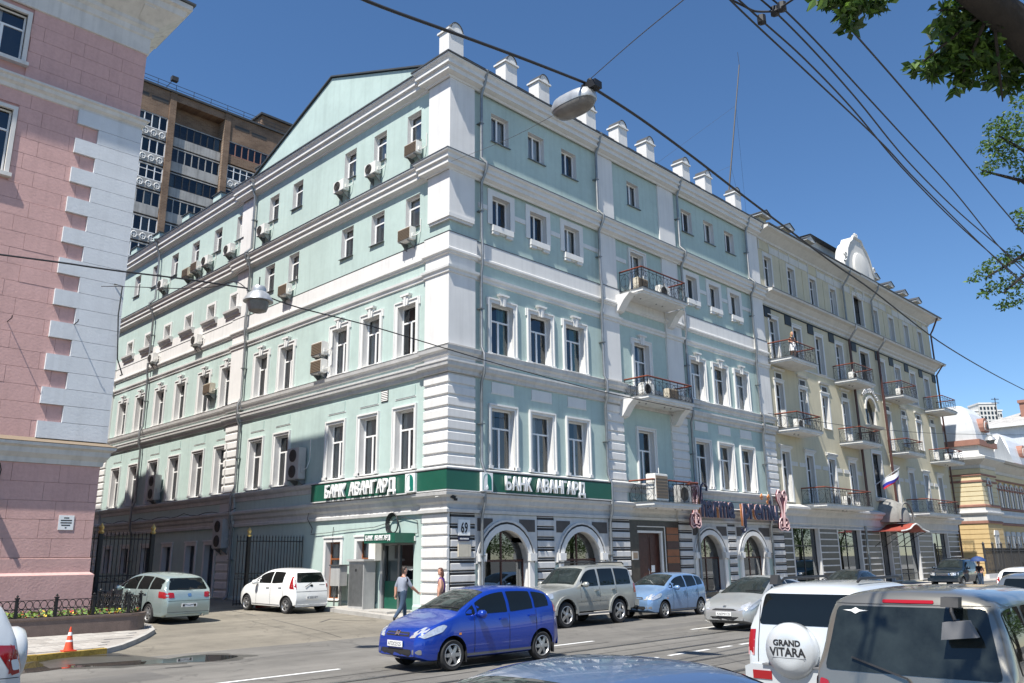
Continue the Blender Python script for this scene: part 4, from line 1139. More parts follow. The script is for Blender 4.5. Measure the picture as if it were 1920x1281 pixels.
MB(YT).prismx([(.01, 10.62), (-.3, 10.66), (-.45, 10.8), (.01, 10.92)], YC - 1.1, YC + 1.1).build('hood', 'yellow_white', yel)
MB(YT).prismx([(.01, 5.6), (-.25, 5.64), (-.32, 5.8), (.01, 5.9)], YC - 1.0, YC + 1.0).build('hood', 'yellow_white', yel)
# shell niche over the door
mb = MB(YT); mb.lathe([(1.5, 4.2), (1.5, 4.7), (1.35, 5.1), (1.0, 5.5), (.5, 5.75), (.05, 5.85)], 16, (40.0, .02, 0), a0=PI, a1=2 * PI); mb.build('door_hood', 'hood_shaded', yel, smooth=True)
for r_ in (1.2, .85, .5):
    MB(YT).tube([(40.0 + r_ * math.cos(PI * k / 12), -1.42 + .5 * (1.3 - r_), 4.35 + r_ * .95 * math.sin(PI * k / 12)) for k in range(13)], .07, 6).build('shell_rib', 'hood_shaded', yel, smooth=True)
# glazed entrance canopy with curved red edge
cw = [(37.2, 3.55), (38.0, 3.6), (38.8, 3.72), (39.4, 3.95), (39.9, 4.05), (40.4, 3.95), (41.0, 3.72), (41.6, 3.6), (42.2, 3.55)]
mb = MB(YT)
for (a, b), (c, d) in zip(cw, cw[1:]): mb.hexa([(a, -1.9, b), (c, -1.9, d), (c, 0, d), (a, 0, b)], [(a, -1.9, b + .05), (c, -1.9, d + .05), (c, 0, d + .05), (a, 0, b + .05)])
mb.build('entrance_canopy', 'roof_red', yel)
MB(YT).tube([(a, -1.92, b + .02) for a, b in cw], .05, 5).build('canopy_edge', 'trim', yel)
for x in (37.3, 39.0, 40.8, 42.1): MB(YT).tube([(x, -1.85, 3.6), (x, -.9, 3.2), (x, -.05, 2.6)], .025, 4).build('canopy_bracket', 'iron', yel)
# shop fronts: glass between striped dark piers
ends = [X0] + [v for g in GO for v in g] + [X1]
for i in range(0, len(ends), 2):
    a, b = ends[i], ends[i + 1]
    MB(YT).box(a, -.04, 0, b, .02, 3.62).build('pier', 'dark_stone', yel)
    for k in range(9): MB(YT).box(a, -.075, .32 + k * .38, b, -.02, .32 + k * .38 + .07).build('band', 'stripe_grey', yel)
for gi, (a, b) in enumerate(GO):
    mb = MB(YT).mat('stripe_grey'); mb.box(a, -.06, .3, a + .14, .26, 3.62); mb.box(b - .14, -.06, .3, b, .26, 3.62)
    mb.mat('iron_far'); n = 2
    for k in range(n + 1): mb.box(a + .14 + (b - a - .34) * k / n, .18, .3, a + .2 + (b - a - .34) * k / n, .24, 3.62)
    mb.box(a + .15, .181, 2.6, b - .15, .239, 2.66); mb.box(a + .15, .181, .75, b - .15, .239, .81)
    wo = mb.build('window', None, yel)
    for k in range(n):
        x0 = a + .17 + (b - a - .34) * k / n; x1 = a + .17 + (b - a - .34) * (k + 1) / n
        MB(YT).quad((x0, .21, .3), (x1, .21, .3), (x1, .21, 3.62), (x0, .21, 3.62)).build('pane', 'shop_glass', wo)
    if gi == 0: MB(YT).box(a + .2, .4, .3, b - .2, .45, 3.6).build('window_screen', 'panel_teal', wo)
    if gi == 1: MB(YT).box((a + b) / 2 + .2, .4, .3, b - .2, .45, 3.6).build('window_screen', 'panel_teal', wo)
    if gi in (3, 4):
        put('curtain', curtain_mesh(-.4, .4, 3.2, 'curtain_yellow', .45), wo, mw=YT @ Matrix.Translation((b - .95, 0, .3))); put('curtain', curtain_mesh(-.3, .3, 3.2, 'curtain_green', .45), wo, mw=YT @ Matrix.Translation((b - 1.9, 0, .3)))
MB(YT).tube([(35.9, -.15, 3.9), (35.9, -.15, .2)], .07, 8).build('downpipe', 'galvanised', yel, smooth=True)
MB(YT).tube([(54.2, -.9, 21.55), (54.5, -.3, 20.6), (54.45, -.12, 20.3), (54.45, -.12, 17.9), (54.45, -.75, 17.5), (54.45, -.12, 16.7), (54.45, -.12, .3)], .07, 8).build('downpipe', 'dark_wood', yel, smooth=True)
for (a, b, zb, zr, d) in ((24.95, 28.35, 13.05, 14.3, 1.45), (33.9, 37.0, 13.05, 14.3, 1.5), (42.15, 45.2, 13.05, 14.3, 1.45), (50.65, 53.8, 13.05, 14.3, 1.5),
                          (25.1, 28.25, 8.95, 10.08, 1.4), (33.7, 36.85, 8.95, 10.08, 1.5), (41.9, 45.1, 8.95, 10.08, 1.4), (50.3, 53.7, 8.95, 10.08, 1.5), (27.5, 34.2, 4.75, 5.93, 1.5), (44.1, 50.9, 4.75, 5.93, 1.5)):
    balcony(yel, a, b, zb, d, zr, YT, far=True)
# roof posts with little pitched lids
for x in (25.9, 29.0, 32.1, 43.3, 46.2, 49.2, 52.3):
    p = MB(YT).box(x, .2, 21.75, x + .85, 1.2, 22.85).build('roof_post', 'yellow', yel)
    mb = MB(YT); mb.prism([(x - .2, 22.8), (x + 1.05, 22.8), (x + 1.05, 22.9), (x + .43, 23.2), (x - .2, 22.9)], -.1, 1.45); mb.build('lid', 'yellow_white', p)
    mb = MB(YT); mb.prism([(x - .24, 22.9), (x + .43, 23.22), (x + 1.09, 22.9), (x + 1.09, 22.94), (x + .43, 23.27), (x - .24, 22.94)], -.15, 1.5); mb.build('lid_sheet', 'roof_metal', p)
for a, b in ((24.8, 25.9), (26.75, 29.0), (29.85, 32.1), (32.95, 36.4)):
    for z in (22.15, 22.5): MB(YT).tube([(a, .5, z), (b, .5, z)], .022, 4).build('roof_rail', 'iron_far', yel)
# centre attic with curved gable
MB(YT).box(36.4, 1.9, 21.7, 43.2, 6.5, 24.8).build('attic_wall', 'yellow_white', yel)
MB(YT).hexa([(36.0, 1.4, 24.8), (43.6, 1.4, 24.8), (43.6, 7, 24.8), (36.0, 7, 24.8)], [(36.6, 2.1, 25.05), (43.0, 2.1, 25.05), (43.0, 6.4, 25.05), (36.6, 6.4, 25.05)]).build('attic_roof', 'roof_metal', yel)
q = [(37.2, 21.7), (42.6, 21.7), (42.55, 22.5), (42.2, 22.8), (41.9, 23.6), (41.4, 24.2), (40.9, 24.5), (40.6, 24.9), (39.2, 24.9), (38.9, 24.5), (38.4, 24.2), (37.9, 23.6), (37.6, 22.8), (37.25, 22.5)]
MB(YT).prism(q, -.35, .5).build('curved_gable', 'yellow_white', yel)
MB(YT).tube([(x, -.36, z + .04) for x, z in q[2:]], .1, 6).build('gable_moulding', 'yellow_white', yel, smooth=True)
mb = MB(YT); mb.lathe([(0.02, -.62), (.9, -.6), (1.25, -.5), (1.3, -.35)], 20, (39.9, 0, 22.5), 'y'); mb.build('round_cartouche', 'yellow_white', yel, smooth=True)
MB(YT).prismx([(.5, 20.9), (-.9, 21.5), (-.95, 21.75), (.5, 22.1)], 38.4, 41.4).build('gable_base', 'yellow_white', yel)
mb = MB(YT)
for s in (-1, 1):
    mb.tube([(39.9 + s * (.15 + .5 * k / 10 * math.cos(k * .5)), -.3, 25.05 + .32 * math.sin(k * .5) * (1 - k / 14)) for k in range(11)], .09, 5)
    mb.tube([(39.9 + s * (2.5 + .28 * (1 - k / 12) * math.cos(k * .7)), -.4, 23.0 + .28 * (1 - k / 12) * math.sin(k * .7)) for k in range(12)], .07, 5)
mb.tube([(39.9 + .75 * math.cos(2 * PI * k / 16), -.05, 20.75 + .5 * math.sin(2 * PI * k / 16)) for k in range(16)], .08, 5, True)
mb.build('stucco_ornament', 'yellow_white', yel, smooth=True)
MB(YT).box(X0, .4, 21.6, X1, 14, 21.9).build('roof', 'roof_metal', yel)
# ------------------------------------------------------------------ pink house on the other side of the alley
QX, QY = -9.69, 6.17
pk = root('pink_house', (QX, QY, 0), label='pink stucco building with pale grey quoins and white cornices at the alley mouth', cat='building')
PT = Matrix.Translation((-QX, -QY, 0))
def pz(z): return 2.1 + (z - 2.1) * 1.0386
W0 = -34.0
zP, zC1, zC2, zE = 1.86, 5.42, 17.75, 20.62      # plinth top, lower cornice, upper cornice, frieze
# backing wall with the windows' holes
wins = [(-14.35, pz(13.95), 1.35, 2.2), (-14.35, pz(17.85), 1.35, 1.75), (-17.6, pz(13.95), 1.35, 2.2), (-17.6, pz(17.85), 1.35, 1.75)]
ph = [(x - w_ / 2, z, x + w_ / 2, z + h) for x, z, w_, h in wins]
mb = MB(PT @ Matrix.Translation((0, QY, 0))); wallgrid(mb, W0, QX + .0, -.1, 23.0, ph, y=.05, wallmat='pink_joint', revmat='pink', rev=.2); mb.build('front_wall', None, pk)
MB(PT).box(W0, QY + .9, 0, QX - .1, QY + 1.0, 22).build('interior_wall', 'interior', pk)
mb = MB(PT).mat('pink'); mb.quad((QX, QY + .05, 0), (QX, 8.6, 0), (QX, 8.6, 23.0), (QX, QY + .05, 23.0)); mb.quad((QX - .1, 8.6, 0), (QX - .1, 40, 0), (QX - .1, 40, 22.9), (QX - .1, 8.6, 22.9)); mb.build('side_wall', None, pk)
mb = MB(PT).mat('roof_metal'); mb.box(W0, 8.6, 22.7, QX - .1, 40, 22.95); mb.box(W0, QY, 22.9, QX, 8.8, 23.05)
mb.build('roof', None, pk)
mb = MB(PT @ Matrix.Rotation(R(-90), 4, 'Z')); mb.prism([(-27.6, 22.8), (-19.8, 22.8), (-20.6, 23.6), (-22.0, 24.6), (-22.9, 24.95), (-25.2, 24.6), (-26.6, 23.4)], QX - 1.2, QX - .1); mb.build('roof_gable', 'pink', pk)
# stucco blocks, each proud of the joints
def blocks(x0, x1, z0, z1, nrow, bl, quoins, wb, off):
    h = (z1 - z0) / nrow
    for i in range(nrow):
        a, b = z0 + i * h, z0 + (i + 1) * h
        qw = 0
        if quoins:
            qw = 2.05 if i % 2 == 0 else 1.35
            MB(PT).box(x1 - qw, QY - .10, a + .006, x1 + .10, QY + .5, b - .006).build('quoin', 'quoin', pk)
        x = x0 - (bl * .5 if i % 2 else 0) - off
        while x < x1 - qw - .02:
            l = bl * (1 if (int(x * 7) % 3) else .8)
            xa, xb = max(x, x0), min(x + l, x1 - qw)
            x += l
            if xb - xa < .08: continue
            segs = [(xa, xb)]
            for (hx0, hz0, hx1, hz1) in ph:
                if b > hz0 - .15 and a < hz1 + .15:
                    ns = []
                    for (p, q_) in segs:
                        if q_ <= hx0 - .15 or p >= hx1 + .15: ns.append((p, q_))
                        else:
                            if p < hx0 - .15: ns.append((p, hx0 - .15))
                            if q_ > hx1 + .15: ns.append((hx1 + .15, q_))
                    segs = ns
            for (p, q_) in segs:
                if q_ - p > .05:
                    j = rng.uniform(-.004, .004)
                    MB(PT).box(p + .004, QY + j, a + .0045, q_ - .004, QY + .07, b - .0045).build('stucco_block', 'pink', pk)
blocks(-19.5, QX, zP + .45, zC1 - .25, 5, 1.35, False, 0, .3)
blocks(-19.5, QX, 5.95, zC2 - .35, 21, 1.3, True, 0, .2)
blocks(-19.5, QX, zC2 + .1, zE - .1, 5, 1.3, False, 0, .5)
MB(PT).box(W0, QY - .14, -.1, QX + .13, QY + .5, zP - .15).build('plinth', 'pink', pk)
mb = MB(PT); wrap(mb, [(0, zP - .16), (.14, zP - .15), (.14, zP - .08), (.03, zP + .0), (.03, zP + .42), (0, zP + .43)], [(W0, QY), (QX, QY), (QX, QY + 2)]); mb.build('plinth_moulding', 'pink', pk)
P = [(W0, QY), (QX, QY), (QX, QY + 2.3)]
mb = MB(PT); wrap(mb, [(0, zC1 - .25), (.05, zC1 - .25), (.08, zC1 - .1), (.2, zC1 + .05), (.22, zC1 + .2), (.33, zC1 + .27), (.34, zC1 + .36), (0, zC1 + .48)], P); mb.build('lower_cornice', 'pink_trim', pk)
mb = MB(PT); wrap(mb, [(0, zC1 + .5), (.34, zC1 + .365), (.36, zC1 + .38), (0, zC1 + .54)], P); mb.build('cornice_flashing', 'grille_brown', pk)
mb = MB(PT); wrap(mb, [(0, zC2 - .4), (.05, zC2 - .38), (.07, zC2 - .26), (.18, zC2 - .18), (.2, zC2 - .06), (.28, zC2 - .02), (.28, zC2 + .05), (0, zC2 + .12)], P); mb.build('upper_cornice', 'pink_trim', pk)
mb = MB(PT); wrap(mb, [(0, zE - .1), (.06, zE - .08), (.06, zE + .55), (.12, zE + .6), (.14, zE + .8), (.25, zE + .9), (.25, zE + 1.05), (.9, zE + 1.5), (.95, zE + 1.75), (1.1, zE + 1.8), (1.1, zE + 2.0), (0, zE + 2.3)], P); mb.build('eave_cornice', 'pink_trim', pk)
for i in range(9):
    x = QX - .55 - i * 1.25; MB(PT).prismx([(QY, zE + 1.05), (QY - .3, zE + 1.07), (QY - .82, zE + 1.4), (QY - .82, zE + 1.55), (QY, zE + 1.6)], x, x + .42).build('modillion', 'pink_trim', pk)
for i in range(2):
    y = QY + .6 + i * 1.0; MB(PT).prism([(QX, zE + 1.05), (QX + .3, zE + 1.07), (QX + .82, zE + 1.4), (QX + .82, zE + 1.55), (QX, zE + 1.6)], y, y + .42).build('modillion', 'pink_trim', pk)
mb = MB(PT); wrap(mb, [(-.5, zE + 2.3), (1.1, zE + 2.01), (1.18, zE + 2.02), (1.18, zE + 2.1), (-.5, zE + 2.5)], P); mb.build('eave_flashing', 'roof_metal', pk)
for (x, z, w_, h) in wins:
    wo = add_window(pk, PT @ Matrix.Translation((0, QY, 0)), x, z, w_, h, 'T', None, ['halfsheer'], y=.15, sill=None)
    a = w_ / 2
    mb = MB(); mb.box(-a - .13, -.06, -.05, -a, .2, h + .13); mb.box(a, -.06, -.05, a + .13, .2, h + .13); mb.box(-a, -.058, h, a, .2, h + .128); mb.box(-a - .2, -.16, -.18, a + .2, .2, -.05)
    mb.build('surround', 'pink_trim', wo)
# street sign plate, bracket and wall hooks
sp_ = MB(PT).box(-10.75, QY - .015, 3.15, -10.3, QY + .0, 3.6).build('name_plate', 'sign_white', pk)
mb = MB(PT).mat('ink')
for k, (a, b) in enumerate(((-10.6, -10.45), (-10.69, -10.36), (-10.69, -10.36), (-10.66, -10.4), (-10.55, -10.5))): mb.box(a, QY - .018, 3.5 - k * .075, b, QY - .014, 3.535 - k * .075)
mb.build('plate_text', None, sp_)
MB(PT).tube([(-12.62, QY - .1, 5.1), (-12.55, QY - .06, 4.9), (-12.62, QY - .05, 4.2), (-12.75, QY - .05, 3.95)], .018, 5).build('wall_cable', 'cable', pk)
cmr = MB(PT).box(-12.85, QY - .3, 3.85, -12.65, QY + .0, 4.05).build('wall_camera', 'iron', pk)
MB(PT).lathe([(.05, QY - .36), (.06, QY - .3)], 10, (-12.75, 0, 3.95), 'y').build('lens', 'ink', cmr)
for x, z in ((-12.95, 9.5), (-11.05, 9.75)):
    MB(PT).tube([(x, QY, z), (x, QY - .45, z + .02), (x, QY - .48, z + .1)], .016, 5).build('wall_hook', 'iron', pk)
MB(PT).tube([(-9.95, QY - .12, 11.4), (-9.72, QY - .25, 11.35), (-9.75, QY - .25, 10.3), (-9.6, QY - .2, 8.8), (-9.35, QY - .1, 8.3), (-9.2, QY + .5, 8.4)], .022, 5).build('wall_cable', 'cable', pk)
# ------------------------------------------------------------------ brick tower block behind
TY = 60.0
tw = root('brick_tower', (8, TY, 0), label='tall brown brick apartment tower with glazed balconies rising behind the alley', cat='building')
TT = Matrix.Translation((-8, -TY, 0)); ZR = 51.75; FL = 2.93
def tb(nm, x0, y0, z0, x1, y1, z1, m, par=None): return MB(TT).box(x0, y0, z0, x1, y1, z1).build(nm, m, par or tw)
tb('wall', -2, TY + 1.4, 0, 40, TY + 14, ZR, 'tower_brick')
for (a, b) in ((2.2, 3.0), (11.95, 12.65), (18.25, 18.95), (27.0, 27.8), (33.2, 34.0)): tb('pier', a, TY - .1, 0, b, TY + 1.4, ZR + .02, 'tower_brick')
for (a, b) in ((3.0, 11.95), (18.95, 27.0), (27.8, 33.2)): tb('parapet_wall', a, TY, 48.55, b, TY + 1.4, ZR, 'tower_brick')
tb('parapet_wall', 12.65, TY, 50.9, 18.25, TY + 1.4, ZR, 'tower_brick')
tb('roof_edge', -2.1, TY - .25, ZR, 40, TY + 14, ZR + .22, 'roof_metal')
for a, b, z in ((8.7, 9.7, 50.3), (10.0, 11.8, 50.2), (13.0, 15.0, 48.7), (15.3, 17.3, 48.6), (19.5, 21.3, 50.3), (21.6, 23.5, 50.2)):
    tb('vent_slot', a, TY - .02 if z > 50 else TY + 1.36, z, b, TY + 1.45, z + .42, 'grille')
for x in range(2, 27, 2): MB(TT).tube([(x + .5, TY + .1, ZR + .2), (x + .5, TY + .1, ZR + 1.1)], .03, 4).build('roof_rail_post', 'iron_far', tw)
for z in (.65, 1.1): MB(TT).tube([(-2, TY + .1, ZR + z), (26, TY + .1, ZR + z)], .03, 4).build('roof_rail', 'iron_far', tw)
tb('stair_house', 24.3, TY + 3, ZR, 31, TY + 9, ZR + 3.4, 'tower_brick'); tb('stair_house_roof', 24.0, TY + 2.7, ZR + 3.4, 31.3, TY + 9.3, ZR + 3.65, 'roof_metal')
mb = MB(TT); mb.tube([(11.3, TY + .2, ZR + .2), (12.0, TY + .0, ZR + 1.5)], .05, 4); mb.box(11.8, TY - .3, ZR + 1.4, 12.5, TY + .2, ZR + 1.9); mb.build('floodlight', 'iron_far', tw)
def bal(x0, x1, k, style, recess):
    """one glazed balcony of storey k counted from the top"""
    zt = 48.55 - (k - 1) * FL; y = TY + recess; zf = zt - FL + .2
    pw = zf + 1.05
    o = tb('balcony', x0, y, zf, x1, y + 1.2, pw, 'concrete' if style != 'wood' else 'tower_brick')
    if style in ('orn', 'white'):
        n = max(2, int((x1 - x0) / .85)); wd = (x1 - x0) / n
        for i in range(n):
            c = x0 + (i + .5) * wd; mb = MB(TT).mat('slab')
            mb.tube([(c + wd * .33 * math.cos(2 * PI * t / 8), y - .03, zf + .5 + .33 * math.sin(2 * PI * t / 8)) for t in range(8)], .055, 4, True)
            mb.box(c - wd * .45, y - .05, zf + .46, c + wd * .45, y + .01, zf + .54); mb.box(c - .04, y - .051, zf + .08, c + .04, y + .011, zf + .92)
            mb.build('ornament', None, o)
    fm = {'orn': 'pvc', 'white': 'pvc', 'dark': 'iron_far', 'wood': 'terracotta', 'grey': 'concrete'}[style]
    if style == 'open': return
    h = zt - pw - .05; n = max(2, round((x1 - x0) / .82)); wd = (x1 - x0) / n; mb = MB(TT)
    for i in range(n + 1): mb.box(x0 + i * wd - .05, y + .02, pw, x0 + i * wd + .05, y + .12, pw + h)
    mb.box(x0, y + .015, pw, x1, y + .125, pw + .08); mb.box(x0, y + .015, pw + h - .08, x1, y + .125, pw + h)
    if style == 'white': mb.box(x0, y + .018, pw + h * .62, x1, y + .122, pw + h * .62 + .07)
    g = mb.build('glazing_frame', fm, o)
    for i in range(n): MB(TT).quad((x0 + i * wd, y + .07, pw), (x0 + (i + 1) * wd, y + .07, pw), (x0 + (i + 1) * wd, y + .07, pw + h), (x0 + i * wd, y + .07, pw + h)).build('pane', 'glass_tower', g)
    for i in range(n):
        if rng.random() < .4: put('curtain', curtain_mesh(-wd * .42, wd * .42, h, rng.choice(['sheer', 'blind_grey', 'drape_teal', 'drape_brown']), .3), g, mw=TT @ Matrix.Translation((x0 + (i + .5) * wd, y, pw)))
    tb('loggia_floor', x0, y, zt - .12, x1, TY + 1.4, zt, 'concrete', o)
glass('glass_tower', (.40, .44, .45), .03, gloss=(.75, .8, .85))
st1 = ['orn', 'orn', 'white', 'grey', 'orn', 'orn', 'orn', 'orn', 'orn', 'orn']; st2 = ['dark', 'grey', 'dark', 'grey', 'orn', 'dark', 'orn', 'orn']; st3 = ['wood', 'white', 'grey', 'orn', 'dark', 'orn']
for k in range(1, 13): bal(3.05, 11.9, k, st1[(k - 1) % len(st1)], .02)
for k in range(1, 7): bal(12.7, 18.2, k, st2[(k - 1) % len(st2)], .35)
for k in range(1, 5): bal(19.0, 26.95, k, st3[(k - 1) % len(st3)], .02)
# ------------------------------------------------------------------ ochre house at the far end of the alley
oh = root('ochre_house', (-9.5, 52, .6), label='ochre house with a red awning glimpsed at the end of the alley', cat='building')
MB().box(-14, 0, -.6, 6, 8, 14).build('wall', 'ochre', oh); MB().box(-14.2, -.3, 6.2, 6.2, 0, 6.7).build('belt', 'trim', oh); MB().prismx([(-.2, 10.6), (-1.8, 9.9), (-1.8, 9.6), (-.2, 9.6)], 1, 6).build('awning', 'roof_red', oh)
for x in (1.2, 3.2, 5): MB().box(x - .5, -.05, 2.5, x + .5, .05, 4.6).build('window', 'glass_dark', oh)
MB().box(-14.2, -.2, 12.5, 6.3, .02, 13.0).build('cornice', 'trim', oh)
# ------------------------------------------------------------------ ochre villa with domed roofs on the right
ox, oy = 60.0, -.75
ov = root('domed_house', (ox, oy, 0), label='ochre brick house with white domed roofs beyond the yellow building', cat='building')
OT = Matrix.Translation((-ox, -oy, 0)); OTL = OT @ TL
def ob(nm, x0, y0, z0, x1, y1, z1, m): return MB(OT).box(x0, y0, z0, x1, y1, z1).build(nm, m, ov)
FY = oy + .9                                    # front of the recessed long wing
ob('wall', ox, oy, 0, ox + 4.2, oy + 9, 9.4, 'ochre'); ob('wall', ox + 4.2, FY, 0, ox + 60, FY + 9, 9.4, 'ochre')
for i in range(22):
    z = .5 + i * .4
    if z > 9: break
    ob('course', ox - .03, oy - .03, z, ox + 4.22, oy + 9, z + .34, 'ochre_pale' if z > 4.9 else 'ochre')
def ow(nm, prof, m):
    mb = MB(OT); wrap(mb, prof, [(ox, oy + 9), (ox, oy), (ox + 4.2, oy), (ox + 4.2, FY), (ox + 60, FY)]); return mb.build(nm, m, ov)
ow('terracotta_band', [(0, 4.55), (.1, 4.57), (.1, 4.75), (0, 4.8)], 'terracotta'); ow('white_band', [(0, 4.8), (.06, 4.8), (.06, 5.9), (0, 5.9)], 'yellow_white'); ow('ledge', [(0, 5.3), (.15, 5.32), (.25, 5.45), (.25, 5.55), (0, 5.6)], 'trim'); ow('terracotta_band', [(0, 5.95), (.12, 5.97), (.12, 6.12), (0, 6.2)], 'terracotta')
ow('terracotta_band', [(0, 8.05), (.1, 8.07), (.1, 8.22), (0, 8.25)], 'terracotta'); ow('eave', [(0, 9.2), (.1, 9.25), (.15, 9.5), (.6, 9.8), (.8, 9.95), (.85, 10.15), (0, 10.5)], 'yellow_white'); ow('frieze', [(0, 8.75), (.08, 8.78), (.1, 9.2), (0, 9.22)], 'ochre_pale'); ow('frieze_band', [(0, 8.6), (.1, 8.62), (.1, 8.76), (0, 8.78)], 'terracotta')
for i in range(12):
    x = ox + 1.9 if i == 0 else ox + 4.2 + 1.1 + (i - 1) * 1.75; yy = oy if i == 0 else FY
    mb = MB(OT).mat('yellow_white'); mb.box(x - .55, yy - .1, 6.2, x - .38, yy + .02, 7.9); mb.box(x + .38, yy - .1, 6.2, x + .55, yy + .02, 7.9)
    for k in range(8):
        a0, a1 = PI * k / 8, PI * (k + 1) / 8; mb.prism([(x + r_ * math.cos(a), 7.9 + r_ * math.sin(a)) for r_, a in ((.38, a0), (.6, a0), (.6, a1), (.38, a1))], yy - .12, yy + .02)
    wo = mb.build('window', None, ov)
    MB(OT).prism([(x - .38, 6.2), (x + .38, 6.2)] + [(x + .38 * math.cos(PI * k / 8), 7.9 + .38 * math.sin(PI * k / 8)) for k in range(9)], yy - .045, yy - .02).build('pane', 'glass_dark', wo)
    MB(OT).box(x - .7, yy - .14, 7.75, x + .7, yy + .0, 7.92).build('band', 'terracotta', wo)
    mb = MB(OT).mat('yellow_white'); mb.box(x - .6, yy - .08, 1.0, x - .38, yy + .02, 3.6); mb.box(x + .38, yy - .08, 1.0, x + .6, yy + .02, 3.6); mb.prism([(x - .7, 3.6), (x + .7, 3.6), (x + .5, 4.0), (x - .5, 4.0)], yy - .1, yy + .02)
    wo = mb.build('window', None, ov); MB(OT).box(x - .38, yy - .045, 1.0, x + .38, yy - .02, 3.6).build('pane', 'glass_dark', wo)
def dome(cx, cy, z0, rx, ry, h, nm='dome'):
    """square-based bulging roof with round dormers"""
    prof = [(1.0, 0), (.99, .25), (.95, .5), (.86, .75), (.72, .95), (.6, 1.0)]; mb = MB(OT); vs = []
    for (s, t) in prof: vs += [(cx - rx * s, cy - ry * s, z0 + h * t), (cx + rx * s, cy - ry * s, z0 + h * t), (cx + rx * s, cy + ry * s, z0 + h * t), (cx - rx * s, cy + ry * s, z0 + h * t)]
    fs = [tuple((len(prof) - 1) * 4 + k for k in range(4))]
    for i in range(len(prof) - 1):
        for k in range(4): fs.append((i * 4 + k, i * 4 + (k + 1) % 4, (i + 1) * 4 + (k + 1) % 4, (i + 1) * 4 + k))
    mb.add(vs, fs); d = mb.build(nm, 'roof_light', ov)
    MB(OT).box(cx - rx - .25, cy - ry - .25, z0 - .5, cx + rx + .25, cy + ry + .25, z0 - .02).build('dome_band', 'terracotta', d); MB(OT).box(cx - rx, cy - ry, z0 - 1.3, cx + rx, cy + ry, z0 - .5).build('dome_base', 'yellow_white', d)
    for T2, dist, off in ((OT @ Matrix.Translation((cx, cy, 0)), ry, 0), (OT @ Matrix.Translation((cx, cy, 0)) @ Matrix.Rotation(R(-90), 4, 'Z'), rx, 0)):
        zc = z0 + h * .38
        for (r_, y0, m) in ((.85, -.28, 'terracotta'), (.6, -.32, 'yellow_white'), (.48, -.36, 'terracotta'), (.3, -.4, 'grille')):
            MB(T2).prism([(r_ * math.cos(PI * (k / 10) * 1.3 - .47), zc + r_ * math.sin(PI * (k / 10) * 1.3 - .47)) for k in range(11)], -dist + y0, -dist + .6).build('dormer', m, d)
    return d
dome(ox + 2.2, oy + 3.2, 11.7, 2.3, 3.4, 3.2); dome(ox + 21, FY + 4, 11.0, 4.2, 3.4, 3.3)
MB(OT).prism([(ox + 5.2, 10.3), (ox + 13.2, 10.3), (ox + 9.2, 13.0)], FY - .6, FY + 4).build('pediment', 'yellow_white', ov)
MB(OT).hexa([(ox - .7, oy - .7, 10.2), (ox + 60, oy - .7, 10.2), (ox + 60, oy + 9, 10.2), (ox - .7, oy + 9, 10.2)], [(ox, oy + 3, 11.3), (ox + 60, oy + 3, 11.3), (ox + 60, oy + 6, 11.3), (ox, oy + 6, 11.3)]).build('roof', 'roof_light', ov)
# iron street fence in front of it
fr = root('street_fence', (54.8, -1.6, 0), label='tall black iron street fence in front of the domed house', cat='fence')
MB().box(0, -.15, 0, 60, .15, .5).build('base_wall', 'stripe_grey', fr)
bar = MB().box(-.02, -.02, .5, .02, .02, 2.5).mesh('bar', 'iron_far'); pst = MB().box(-.07, -.07, .5, .07, .07, 2.75).lathe([(.09, 2.75), (.11, 2.85), (0, 3.0)], 6).mesh('post', 'iron_far')
for i in range(130): put('bar', bar, fr, (.2 + i * .2, 0, 0))
for i in range(14): put('post', pst, fr, (i * 2.4 + .1, 0, 0))
for z in (.8, 2.25, 2.45): MB().box(0, -.03, z, 60, .03, z + .05).build('rail', 'iron_far', fr)
# ------------------------------------------------------------------ farther roofs and the white tower
gh = root('grey_roof_house', (146, 21.6, 0), label='pale grey house with sloping roof and brick chimneys behind the domed house', cat='building')
MB().box(0, -50, 0, 40, 0, 24.0).build('wall', 'roof_light', gh); MB().hexa([(-1, -51, 24.2), (41, -51, 24.2), (41, 1, 24.2), (-1, 1, 24.2)], [(16, -40, 30), (24, -40, 30), (24, -12, 30), (16, -12, 30)]).build('roof', 'concrete', gh); MB().box(-1.1, -51, 23.6, 0, 1, 24.2).build('eave', 'trim', gh)
for x, y, h in ((3.0, -6.0, 28.6), (6.5, -8.2, 31.2)): MB().box(x, y - 1.6, 24.5, x + 1.6, y, h).box(x - .2, y - 1.8, h - .5, x + 1.8, y + .2, h).build('chimney', 'terracotta', gh)
wt = root('white_tower', (640, 148, 0), R(-45), label='distant stepped white apartment tower above the far roofs', cat='building')
for i, (a, b, z, y) in enumerate(((-17, -9, 95, 3), (-9, -5, 101, 1.5), (-5, 8, 106, 0), (8, 12, 101, 1.5), (12, 18, 95, 3))):
    p = MB().box(a, y, 0, b, y + 14, z).build('wing', 'yellow_white', wt)
    MB().box(a - .4, y - .4, z, b + .4, y + 14, z + 1.0).build('roof_slab', 'trim', p)
    for k in range(6):
        zz = z - 4 - k * 3.4; n = max(2, int((b - a) / 2.6))
        for j in range(n): MB().box(a + (j + .2) * (b - a) / n, y - .25, zz, a + (j + .75) * (b - a) / n, y + .1, zz + 2.0).build('window', 'glass_tower', p)
